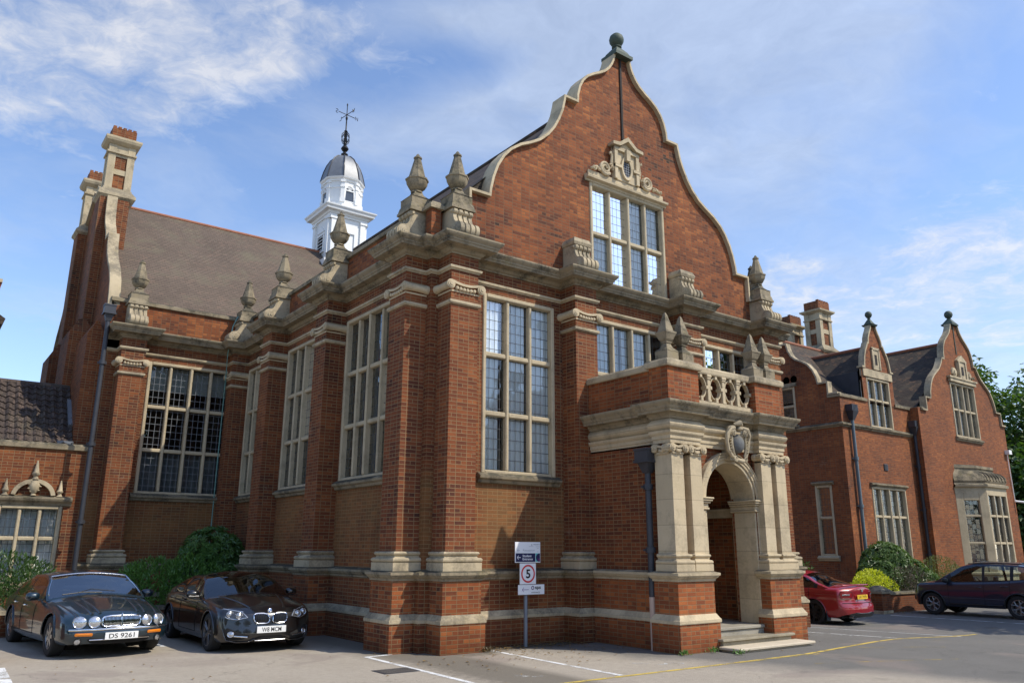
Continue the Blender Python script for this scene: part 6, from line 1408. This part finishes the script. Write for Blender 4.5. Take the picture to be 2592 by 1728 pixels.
        for k in range(spokes):
            a = 2*math.pi*k/spokes
            if style == 'twin':
                for da in (-.13, .13): ca, sa = math.cos(a+da), math.sin(a+da); q = Vector((ca, 0, sa)); w_ = Vector((-sa, 0, ca)); i_ = Vector((math.cos(a+da*2.2), 0, math.sin(a+da*2.2))); t.tube([i_*.05+Vector((0, -h_*.70, 0)), q*(rr*.55)+Vector((0, -h_*.78, 0)), q*(rr-.012)+Vector((0, -h_*.80, 0))], [.018, .015, .018], 6)
            elif style == 'y':
                q = Vector((math.cos(a), 0, math.sin(a))); t.tube([q*.05+Vector((0, -h_*.7, 0)), q*(rr*.52)+Vector((0, -h_*.78, 0))], [.03, .022], 6)
                for da in (-.26, .26): u_ = Vector((math.cos(a+da), 0, math.sin(a+da))); t.tube([q*(rr*.50)+Vector((0, -h_*.78, 0)), u_*(rr*.80)+Vector((0, -h_*.80, 0)), u_*(rr-.01)+Vector((0, -h_*.80, 0))], [.018, .015, .016], 6)
            else:
                q = Vector((math.cos(a), 0, math.sin(a))); w_ = Vector((-math.sin(a), 0, math.cos(a))); t.obox(q*(rr*.52)+Vector((0, -h_*.72, 0)), q*(rr*.46), Vector((0, .014, 0)), w_*(.030 if spokes < 9 else .016))
        t.v = [Vector((q.x, q.y, q.z)) for q in t.v]
        for q in range(len(t.v)): pass
        o = t.build('rim', m, None, smooth=35); o.parent = e
        t = MB(); t.lathe([(rr*.72, -.012), (rr*.72, .012)], 24, (0, .02, 0), axis='y'); o = t.build('brake_disc', disc_m, None); o.parent = e
        # outside of the wheel is local -y: turn so that it faces outwards
        e.rotation_euler.z += math.pi if sy > 0 else 0
        if sy < 0: e.rotation_euler.z = steer
        return e
    def patch(s, fn, outline, m, name, off=.012, par=None, ring=None, thick=.02, smooth=40):
        """piece of trim lying on the front or rear surface, outline in (y, z)"""
        b = MB(); n = len(outline); cy = sum(q[0] for q in outline)/n; cz = sum(q[1] for q in outline)/n
        A = [fn(y, z, off) for y, z in outline]; I = [fn(cy+(y-cy)*.55, cz+(z-cz)*.55, off*1.5) for y, z in outline]; Bk = [fn(y, z, off-thick) for y, z in outline]; C0 = fn(cy, cz, off*1.6)
        b.add(A+I+Bk+[C0], [(i, (i+1) % n, n+(i+1) % n, n+i) for i in range(n)]+[(n+i, n+(i+1) % n, 3*n) for i in range(n)]+[(2*n+i, 2*n+(i+1) % n, (i+1) % n, i) for i in range(n)])
        o = s.mk(b, name, m, par, smooth=smooth)
        if ring:
            r = MB(); r.tube(A+[A[0], A[1]], ring[0], 6); s.mk(r, name+'_surround', ring[1], o, smooth=60)
        return o
    def plate(s, fn, y, z, txt, m, off=.03, w_=.52, h_=.111, rear=False):
        b = MB(); c = fn(y, z, off); d = -1 if rear else 1; b.box(c.x-.006, c.x+.006, y-w_/2, y+w_/2, z-h_/2, z+h_/2); o = s.mk(b, 'number_plate', m, bevel=.003)
        me = text_mesh(txt, .1, .0009); xs_ = [v.co.x for v in me.vertices]; zs_ = [v.co.y for v in me.vertices]; tw = max(xs_)-min(xs_); th = max(zs_)-min(zs_); k = min(.40, .058*len(txt))/tw; kz = .074/th
        me.transform(Matrix.Translation((c.x+d*.0075, y, z-.037)) @ Matrix.Rotation(R(90)*d, 4, 'Z') @ Matrix.Rotation(R(90), 4, 'X') @ Matrix.Diagonal((k, kz, 1, 1)) @ Matrix.Translation((-(max(xs_)+min(xs_))/2, -min(zs_), 0)))
        me.materials.append(ink_black); t = bpy.data.objects.new('plate_lettering', me); COL.objects.link(t); t.parent = o; return o
    def mirror(s, x, z, m, ind=False, size=1.0):
        for sy in (-1, 1):
            b = MB(); y = sy*(s.w(x)*.94+.13*size); k = size
            rows = [(-.055, .5), (-.04, .82), (0, 1), (.04, .96), (.075, .72), (.10, .35)]
            vs = []; N = 14
            for dx, q in rows: vs += [(x+dx*k, y+.115*k*q*math.copysign(abs(math.cos(2*math.pi*i/N))**.7, math.cos(2*math.pi*i/N)), z+.075*k*q*math.copysign(abs(math.sin(2*math.pi*i/N))**.7, math.sin(2*math.pi*i/N))) for i in range(N)]
            b.add(vs, [(r_*N+i, r_*N+(i+1) % N, (r_+1)*N+(i+1) % N, (r_+1)*N+i) for r_ in range(5) for i in range(N)]+[tuple(range(N)), tuple(range(5*N, 6*N))])
            b.obox((x+.01, sy*(s.w(x)*.90), z-.055), (.03, 0, 0), (0, .08, 0), (0, 0, .018)); o = s.mk(b, 'wing_mirror', m, smooth=50)
            if ind: q = MB(); q.obox((x+.085*k, y, z-.035), (.012, 0, 0), (0, .09, .0), (0, 0, .011)); s.mk(q, 'mirror_strip', chrome, o)
    def seams(s, xs_, m=under, hz=None, hm=None, sills=True):
        for sy in (-1, 1):
            b = MB()
            for x in xs_:
                z0 = max(s.arch(x)+.02, s.zl(x)+.10); z1 = s.zs(x)-.005; pts = [s.side_at(x, z0+(z1-z0)*k/8, .001) for k in range(9)]; b.tube([(q.x, sy*q.y, q.z) for q in pts], .006, 5)
            xa, xb = min(xs_), max(xs_); zq = s.zl(0)+.10
            pts = [s.side_at(xa+(xb-xa)*k/10, zq, .001) for k in range(11)]; b.tube([(q.x, sy*q.y, q.z) for q in pts], .006, 5); s.mk(b, 'door_seam', m, s.bodyo)
            for x, z in (hz or []):
                q = s.side_at(x, z, .014); h_ = MB(); h_.tube([(x-.10, sy*(q.y-.012), z), (x-.07, sy*(q.y+.012), z), (x+.07, sy*(q.y+.012), z), (x+.10, sy*(q.y-.012), z)], .013, 6); s.mk(h_, 'door_handle', hm or s.paint, s.bodyo, smooth=60)
            rb = None
def ellipse(cy, cz, ry, rz_, n=20): return [(cy+ry*math.cos(2*math.pi*k/n), cz+rz_*math.sin(2*math.pi*k/n)) for k in range(n)]
GRP = None
# ---- dark blue-green saloon, round headlamps
pj = dict(L=5.0, xf=1.58, xr=-1.29, wr=.325, ra=.365, rim=.64, cf=.30, cr=.22,
  low=[(-2.5, .36), (-1.9, .24), (0, .20), (2.0, .22), (2.5, .24)], belt=[(-2.5, .70), (-2.2, .80), (-1.4, .86), (0, .86), (.8, .845), (1.6, .735), (2.3, .60), (2.5, .555)],
  deck=[(-2.5, .72), (-2.2, .86), (-1.5, .93), (0, .95), (.75, .955), (1.2, .925), (1.7, .85), (2.1, .765), (2.4, .675), (2.5, .62)],
  wid=[(-2.5, .66), (-2.3, .80), (-1.8, .875), (-.5, .90), (1.0, .90), (1.9, .875), (2.3, .81), (2.5, .73)],
  fprof=[(.16, .10), (.27, .03), (.44, .0), (.46, .03), (.48, .055), (.58, .06), (.68, .09), (.76, .2)], rprof=[(.2, .1), (.4, 0), (.55, .03), (.8, .08), (.95, .2)],
  xw=.98, xq=-1.72, xrf=.30, xrr=-.98, edge=[(-1.72, .86), (-1.45, .96), (-1.0, 1.19), (-.6, 1.255), (0, 1.275), (.3, 1.235), (.65, 1.06), (.98, .845)], top=[(-1.72, .93), (-1.45, 1.04), (-1.0, 1.27), (-.6, 1.335), (-.2, 1.35), (.05, 1.34), (.3, 1.295), (.65, 1.12), (.98, .945)],
  rw=[(-1.72, .80), (-1.0, .67), (0, .665), (.3, .68), (.98, .81)], xs=-.25, ring=True, sealm=chrome, seatm=seat_m)
j = Car('parked_car', 'dark green-blue saloon with four round headlamps and chrome grille', (-4.66, 4.75, 0), R(-84.5), pj, m_carpaint('paint_green_blue', (.010, .026, .038)), 'cars parked round the building')
j.body(); j.house(cglass, m_carglass('screen_clear', .80, .26), [(-1.30, -.42), (-.36, .52)])
for x in (pj['xf'], pj['xr']):
    for sy in (-1, 1): j.wheel(x, sy, 7, alloy, steer=R(0))
F = j.front
for sy in (-1, 1):
    for y, r_ in ((.415, .083), (.625, .088)):
        o = j.patch(F, ellipse(sy*y, .572, r_, r_), lens, 'headlamp', .035, ring=(.010, chrome), thick=.08)
    j.patch(F, [(sy*(.44+.23*q[0]), .385+.024*q[1]) for q in ((0, -1), (1, -1), (1.05, 0), (1, 1), (0, 1), (-.05, 0))], amber, 'indicator', .012); j.patch(F, ellipse(sy*.63, .275, .048, .045), lens, 'fog_lamp', .012, ring=(.008, trim))
gr = [(.30*math.copysign(abs(math.cos(a))**.35, math.cos(a)), .578+.082*math.copysign(abs(math.sin(a))**.55, math.sin(a))) for a in [2*math.pi*k/36 for k in range(36)]]
go = j.patch(F, gr, under, 'grille', .02, ring=(.021, chrome), thick=.06); b = MB()
for k in range(-13, 14):
    if k: b.tube([F(k*.0205, .516, .045), F(k*.0205, .581, .05), F(k*.0205, .646, .045)], .0052, 5)
b.tube([F(0, .506, .05), F(0, .666, .055)], .014, 6); b.lathe([(0, -.02), (.022, 0), (0, .03)], 8, F(0, .682, .05)); j.mk(b, 'grille_bars', chrome, go, smooth=60)
b = MB(); b.tube([F(y, .457, .012) for y in [-.76+.0724*k for k in range(22)]], .017, 6); j.mk(b, 'bumper_strip', chrome, j.bodyo, smooth=60)
j.patch(F, [(-.50, .30), (-.46, .33), (.46, .33), (.50, .30), (.44, .25), (.30, .225), (-.30, .225), (-.44, .25)], under, 'air_intake', .008); b = MB(); b.tube([F(-.47+.047*k, .30, .02) for k in range(21)], .008, 5); j.mk(b, 'intake_bar', chrome, j.bodyo)
j.plate(F, .0, .355, 'DS 9261', plate_w, .05)
j.mirror(.62, .92, j.paint); j.seams([-.40, .55, -1.22], hz=[(-.25, .74), (-1.05, .76)], hm=chrome)
for sy in (-1, 1):            # bonnet flutes running back from the lamps
    for y in (.30, .42, .62):
        b = MB(); pts = []
        for k in range(12):
            x = 2.30-1.25*k/11; yy = y*(1+.02*k); sh = j.w(x)*.925; q = max(0.0, min(1.0, 1-yy/sh)); z = j.zs(x)+(max(j.zd(x), j.zs(x))-j.zs(x))*math.sin(q*math.pi/2)**.75; kf = max(0, (x-(2.5-.42))/.42); x2 = x-kf*kf*(j.fx(z)+pj['cf']*.5*(yy/j.w(2.48))**2.6); pts.append((x2, sy*yy, z-.020+(.008 if k < 9 else .0)))
        b.tube(pts, [.030-.0016*k for k in range(12)], 8); j.mk(b, 'bonnet_flute', j.paint, j.bodyo, smooth=70)
b = MB(); b.tube([(1.10, -.62, .955), (1.03, -.28, .985), (1.02, .05, .975)], .010, 5); b.tube([(1.05, -.35, .985), (.88, -.1, 1.03), (1.0, .28, .99)], .008, 5); j.mk(b, 'wiper', trim)
b = MB(); b.obox((.28, 0, 1.235), (.015, 0, 0), (0, .10, 0), (0, 0, .03)); j.mk(b, 'rear_view_mirror', trim)
# ---- black coupe
pb = dict(L=4.43, xf=1.42, xr=-1.27, wr=.322, ra=.355, rim=.74, cf=.42, cr=.3,
  low=[(-2.215, .34), (-1.8, .22), (0, .18), (1.8, .18), (2.215, .19)], belt=[(-2.215, .76), (-1.9, .86), (-1.2, .90), (0, .87), (.8, .845), (1.5, .765), (2.0, .675), (2.215, .63)],
  deck=[(-2.215, .80), (-1.9, .93), (-1.4, .95), (0, .95), (.8, .935), (1.2, .895), (1.6, .83), (1.95, .75), (2.12, .69), (2.215, .65)],
  wid=[(-2.215, .64), (-2.0, .80), (-1.4, .875), (-.4, .865), (.8, .87), (1.5, .887), (1.95, .82), (2.215, .70)],
  fprof=[(.14, .12), (.20, .03), (.30, .0), (.45, .03), (.58, .05), (.66, .10), (.74, .22)], rprof=[(.2, .12), (.4, 0), (.7, .03), (.9, .08), (1.0, .2)],
  xw=.92, xq=-1.62, xrf=.12, xrr=-.80, edge=[(-1.62, .905), (-1.2, 1.03), (-.8, 1.17), (-.4, 1.23), (.1, 1.235), (.3, 1.18), (.6, 1.03), (.92, .84)], top=[(-1.62, .96), (-1.2, 1.10), (-.8, 1.245), (-.4, 1.31), (-.1, 1.32), (.12, 1.30), (.3, 1.255), (.6, 1.11), (.92, .93)],
  rw=[(-1.62, .74), (-.8, .635), (0, .63), (.2, .645), (.92, .79)], xs=-.25)
c = Car('parked_car', 'black coupe with twin kidney grille in the shade of the wall', (-2.12, 3.75, 0), R(-90.5), pb, m_carpaint('paint_black', (.0065, .0055, .0058), .25), 'cars parked round the building')
c.body(); c.house(cglass_dark, m_carglass('screen_dark', .30, .08), [(-1.15, -.52), (-.44, .45)])
for x in (pb['xf'], pb['xr']):
    for sy in (-1, 1): c.wheel(x, sy, 5, m_plain('alloy_grey', (.20, .19, .19), .3, .8), style='twin')
F = c.front
for sy in (-1, 1):
    kd = [(sy*(.165+.132*math.copysign(abs(math.cos(a))**.6, math.cos(a))+(.02*math.sin(a))), .565+.083*math.copysign(abs(math.sin(a))**.7, math.sin(a))) for a in [2*math.pi*k/28 for k in range(28)]]
    go = c.patch(F, kd, under, 'grille', .02, ring=(.012, chrome), thick=.05); b = MB()
    for k in range(8):
        y = sy*(.065+.029*k); b.tube([F(y, .50, .026), F(y, .57, .036), F(y, .63, .032)], .0065, 5)
    c.mk(b, 'grille_bars', m_plain('bar_dark', (.05, .05, .055), .25, .8), go, smooth=60); b = MB()
    for k in range(8): b.lathe([(0, -.012), (.011, 0), (0, .012)], 6, F(sy*(.065+.029*k), .628, .036))
    c.mk(b, 'bar_tips', chrome, go)
    hl = [(sy*q[0], q[1]) for q in ((.40, .585), (.46, .655), (.60, .70), (.73, .725), (.775, .70), (.77, .63), (.70, .575), (.56, .55))]
    o = c.patch(F, hl, m_plain('lamp_housing', (.06, .06, .065), .2, .4, coat=1), 'headlamp', .014, ring=(.010, lens))
    for y, z in ((.53, .615), (.665, .64)):
        b = MB(); q = F(sy*y, z, .026); t_ = [q+Vector((.004, .055*math.cos(2*math.pi*k/20), .05*math.sin(2*math.pi*k/20))) for k in range(21)]; b.tube(t_, .009, 6); c.mk(b, 'lamp_ring', lens, o, smooth=60)
        b = MB(); b.lathe([(.04, 0), (.03, .012), (0, .018)], 14, q, axis='x'); c.mk(b, 'lamp_lens', lens, o, smooth=50)
    b = MB(); b.tube([F(sy*(.46+.038*k), .675+.0065*k, .026) for k in range(8)], .012, 6); c.mk(b, 'lamp_brow', lens, o)
    c.patch(F, [(sy*q[0], q[1]) for q in ((.40, .245), (.36, .29), (.48, .33), (.70, .42), (.755, .36), (.73, .24), (.55, .215))], under, 'air_intake', .010); c.patch(F, ellipse(sy*.655, .315, .042, .042), lens, 'fog_lamp', .03, ring=(.009, chrome))
    b = MB(); b.tube([F(sy*(.40+.026*k), .268+.0025*k, .034) for k in range(9)], .0125, 6); c.mk(b, 'intake_strip', chrome, c.bodyo, smooth=60)
    b = MB(); b.tube([F(sy*q[0], q[1], .012) for q in ((.765, .40), (.75, .30), (.70, .215), (.55, .185), (.36, .19), (.27, .235))], .017, 6); c.mk(b, 'bumper_blade', c.paint, c.bodyo, smooth=60)
c.patch(F, [(-.27, .175), (-.30, .225), (-.20, .275), (.20, .275), (.30, .225), (.27, .175)], under, 'lower_intake', .008); b = MB(); b.tube([F(-.27+.054*k, .205, .03) for k in range(11)], .011, 6); c.mk(b, 'intake_bar', m_plain('satin_silver', (.3, .3, .31), .3, .8), c.bodyo)
c.plate(F, .0, .385, 'W8 MCM', plate_w, .05)
b = MB(); q = F(0, .685, .015); b.lathe([(.041, -.004), (.041, .006), (.036, .009), (0, .010)], 20, q, axis='x'); o = c.mk(b, 'emblem', chrome, c.bodyo, smooth=40); o.rotation_euler = (0, 0, 0)
for sy, a0 in ((1, 0), (1, 180)):
    b = MB(); b.add([q+Vector((.0125, 0, 0))]+[q+Vector((.0125, .027*math.cos(R(a0+90*k/8)), .027*math.sin(R(a0+90*k/8)))) for k in range(9)], [tuple(range(10))]); c.mk(b, 'emblem_quarter', m_plain('emblem_blue', (.02, .16, .50), .3), o, fixn=False)
    b = MB(); b.add([q+Vector((.0125, 0, 0))]+[q+Vector((.0125, .027*math.cos(R(a0+90+90*k/8)), .027*math.sin(R(a0+90+90*k/8)))) for k in range(9)], [tuple(range(10))]); c.mk(b, 'emblem_quarter', ink_white, o, fixn=False)
c.mirror(.60, .93, c.paint, ind=True); c.seams([.62, -.48], hz=[(-.28, .80)])
b = MB(); b.tube([c.side_at(-1.5+.2*k, .80-.006*k, .004) for k in range(14)], .010, 5); b.tube([Vector((q.x, -q.y, q.z)) for q in [c.side_at(-1.5+.2*k, .80-.006*k, .004) for k in range(14)]], .010, 5); c.mk(b, 'shoulder_crease', c.paint, c.bodyo, smooth=70)
for sy in (-1, 1):
    b = MB(); pts = []
    for k in range(10):
        x = 2.0-1.15*k/9; yy = .30+.028*k; sh = c.w(x)*.925; q = 1-yy/sh; z = c.zs(x)+(c.zd(x)-c.zs(x))*math.sin(q*math.pi/2)**.75; kf = max(0, (x-(2.215-.42))/.42); pts.append((x-kf*kf*c.fx(z), sy*yy, z-.010))
    b.tube(pts, .022, 8); c.mk(b, 'bonnet_crease', c.paint, c.bodyo, smooth=70)
# ---- red saloon seen from behind
pr_ = dict(L=4.52, xf=1.49, xr=-1.27, wr=.325, ra=.36, rim=.74, cf=.3, cr=.30,
  low=[(-2.26, .30), (-1.8, .22), (0, .19), (1.8, .19), (2.26, .2)], belt=[(-2.26, .84), (-1.9, .94), (-1.2, .955), (0, .90), (.9, .86), (1.5, .79), (2.0, .70), (2.26, .64)],
  deck=[(-2.26, .98), (-2.05, 1.055), (-1.5, 1.05), (0, 1.0), (.9, .96), (1.5, .88), (2.0, .77), (2.26, .68)], wid=[(-2.26, .72), (-2.1, .83), (-1.5, .895), (0, .905), (1.5, .895), (2.0, .82), (2.26, .70)],
  fprof=[(.15, .1), (.3, 0), (.5, .03), (.7, .15)], rprof=[(.2, .07), (.32, .01), (.50, .0), (.58, .06), (.7, .075), (.92, .055), (1.06, .10)],
  xw=1.02, xq=-1.72, xrf=.25, xrr=-.88, edge=[(-1.72, .95), (-1.3, 1.10), (-.9, 1.27), (-.5, 1.335), (.1, 1.33), (.5, 1.13), (1.02, .86)], top=[(-1.72, 1.04), (-1.3, 1.19), (-.9, 1.345), (-.5, 1.405), (0, 1.41), (.25, 1.37), (.6, 1.17), (1.02, .95)],
  rw=[(-1.72, .76), (-.9, .60), (0, .585), (.25, .60), (1.02, .80)], xs=-.2)
r_ = Car('parked_car', 'bright red saloon with black wheels parked nose in behind the porch', (13.5, 1.72, gz(13.5)), R(91), pr_, m_carpaint('paint_red', (.30, .004, .010), .1, .35), 'cars parked round the building')
r_.body(); r_.house(cglass_dark, cglass_dark, [(-1.28, -.42), (-.36, .62)])
for x in (pr_['xf'], pr_['xr']):
    for sy in (-1, 1): r_.wheel(x, sy, 7, alloy_black, style='twin')
B_ = r_.rear
for sy in (-1, 1):
    tl_ = [(sy*q[0], q[1]) for q in ((.42, .76), (.44, .86), (.62, .90), (.77, .885), (.80, .80), (.76, .70), (.60, .70), (.44, .72))]; r_.patch(B_, tl_, red_lens, 'tail_lamp', .014, ring=(.006, trim)); r_.patch(B_, [(sy*(.52+.22*q[0]), .80+.022*q[1]) for q in ((0, -1), (1, -1), (1, 1), (0, 1))], lens, 'reversing_lamp', .022)
    q = B_(sy*.44, .225, .02); b = MB()
    if sy > 0:
        for dy in (-.045, .045): b.lathe([(.034, -.10), (.038, .02), (.030, .02), (.028, -.06)], 14, (q.x-.01, q.y+dy, q.z), axis='x')
        b.v = [Vector((2*q.x-.0-v.x, v.y, v.z)) for v in b.v]; r_.mk(b, 'exhaust', chrome, smooth=40)
r_.patch(B_, [(-.60, .25), (-.62, .31), (-.40, .345), (.40, .345), (.62, .31), (.60, .25), (.40, .215), (-.40, .215)], trim, 'bumper_insert', .012); r_.patch(B_, [(-.31, .665), (-.33, .80), (.33, .80), (.31, .665)], r_.paint, 'plate_recess', .004)
r_.plate(B_, 0, .735, 'LJZ 7595', plate_y, .03, rear=True)
b = MB(); b.tube([B_(y, 1.045-.012*abs(y/.7)**2, -.015) for y in [-.66+.066*k for k in range(21)]], .022, 8); r_.mk(b, 'boot_spoiler', r_.paint, r_.bodyo, smooth=60)
b = MB(); b.tube([B_(y, .585, .004) for y in [-.74+.074*k for k in range(21)]], .008, 5); r_.mk(b, 'bumper_seam', under, r_.bodyo); b = MB(); q = B_(0, .90, .01); b.lathe([(.04, -.01), (.036, .008), (0, .010)], 18, q, axis='x'); r_.mk(b, 'emblem', m_plain('emblem_dark', (.35, .36, .38), .3, .6), r_.bodyo)
r_.mirror(.72, .97, r_.paint); r_.seams([-.40, .62, -1.15], hz=[(-.22, .82), (-1.0, .85)])
b = MB()
for sy in (-1, 1): b.obox((pr_['xr']-.38, sy*.80, .26), (.008, 0, 0), (0, .09, 0), (0, 0, .13))
r_.mk(b, 'mud_flap', m_plain('mud_flap', (.02, .045, .065), .5))
b = MB(); b.tube([r_.side_at(-1.9+.2*k, .80+.0*k, .003) for k in range(18)], .008, 5); b.tube([Vector((v.x, -v.y, v.z)) for v in [r_.side_at(-1.9+.2*k, .80, .003) for k in range(18)]], .008, 5); r_.mk(b, 'side_crease', r_.paint, r_.bodyo, smooth=70)
# ---- dark blue-grey crossover
ps = dict(L=4.05, xf=1.23, xr=-1.29, wr=.338, ra=.385, rim=.66, cf=.36, cr=.2, lip=.026, lipm=trim,
  low=[(-2.025, .42), (-1.7, .30), (0, .27), (1.6, .28), (2.025, .34)], belt=[(-2.025, 1.10), (-1.6, 1.12), (-.8, 1.055), (.4, 1.0), (1.0, .985), (1.6, .94), (1.9, .86), (2.025, .80)],
  deck=[(-2.025, 1.14), (-1.6, 1.16), (0, 1.1), (.9, 1.07), (1.4, 1.03), (1.75, .97), (1.95, .88), (2.025, .82)], wid=[(-2.025, .70), (-1.8, .82), (-1.2, .875), (0, .87), (1.2, .88), (1.7, .82), (2.025, .68)],
  fprof=[(.25, .1), (.4, .02), (.6, 0), (.8, .06), (.95, .2)], rprof=[(.3, .08), (.5, 0), (.9, .03), (1.15, .07)],
  xw=1.12, xq=-1.92, xrf=.22, xrr=-1.62, edge=[(-1.92, 1.11), (-1.80, 1.36), (-1.6, 1.50), (-1.0, 1.545), (-.2, 1.56), (.22, 1.50), (.65, 1.27), (1.12, .985)], top=[(-1.92, 1.15), (-1.80, 1.45), (-1.6, 1.58), (-1.0, 1.63), (-.2, 1.65), (.22, 1.58), (.65, 1.34), (1.12, 1.06)],
  rw=[(-1.92, .70), (-1.5, .64), (0, .63), (.25, .64), (1.12, .80)], xs=-.15)
u_ = Car('parked_car', 'dark blue-grey crossover with alloy wheels at the right picture edge', (19.95, -.86, gz(19.5)), R(90), ps, m_carpaint('paint_blue_grey', (.022, .026, .048), .35), 'cars parked round the building')
u_.body(); u_.house(m_carglass('glass_clear', .80, .05), cglass_dark, [(-1.62, -1.22), (-1.12, -.40), (-.32, .62)])
for x in (ps['xf'], ps['xr']):
    for sy in (-1, 1): u_.wheel(x, sy, 5, m_plain('alloy_bright', (.33, .32, .31), .35, .7), style='y')
F = u_.front
for sy in (-1, 1):
    u_.patch(F, [(sy*q[0], q[1]) for q in ((.44, .83), (.52, .90), (.70, .93), (.80, .90), (.76, .84), (.58, .80))], lens, 'headlamp', .014); b = MB(); b.tube([(.1-.19*k, sy*.60, 1.59-.0015*(k-4)**2) for k in range(10)], .018, 6); u_.mk(b, 'roof_rail', alloy_black, smooth=60); u_.patch(F, ellipse(sy*.62, .48, .05, .05), lens, 'fog_lamp', .012, ring=(.012, trim))
    b = MB(); pts = [u_.side_at(-.85+.17*k, .36, .010) for k in range(10)]; b.tube([(v.x, sy*v.y, v.z) for v in pts], .03, 6); u_.mk(b, 'sill_cladding', trim, u_.bodyo, smooth=60); b = MB(); pts = [u_.side_at(-.9+.2*k, .53+.004*k, .006) for k in range(10)]; b.tube([(v.x, sy*v.y, v.z) for v in pts], .012, 6); u_.mk(b, 'side_crease', u_.paint, u_.bodyo, smooth=70)
    u_.patch(u_.rear, [(sy*q[0], q[1]) for q in ((.50, .95), (.52, 1.08), (.72, 1.10), (.78, 1.0), (.70, .93))], red_lens, 'tail_lamp', .012)
u_.patch(F, [(-.42, .70), (-.46, .78), (.46, .78), (.42, .70), (.36, .50), (-.36, .50)], under, 'grille', .01, ring=(.012, chrome)); u_.mirror(.70, 1.06, trim, size=1.05); u_.seams([-.36, .70, -1.10], hz=[(-.2, .88), (-.96, .92)])
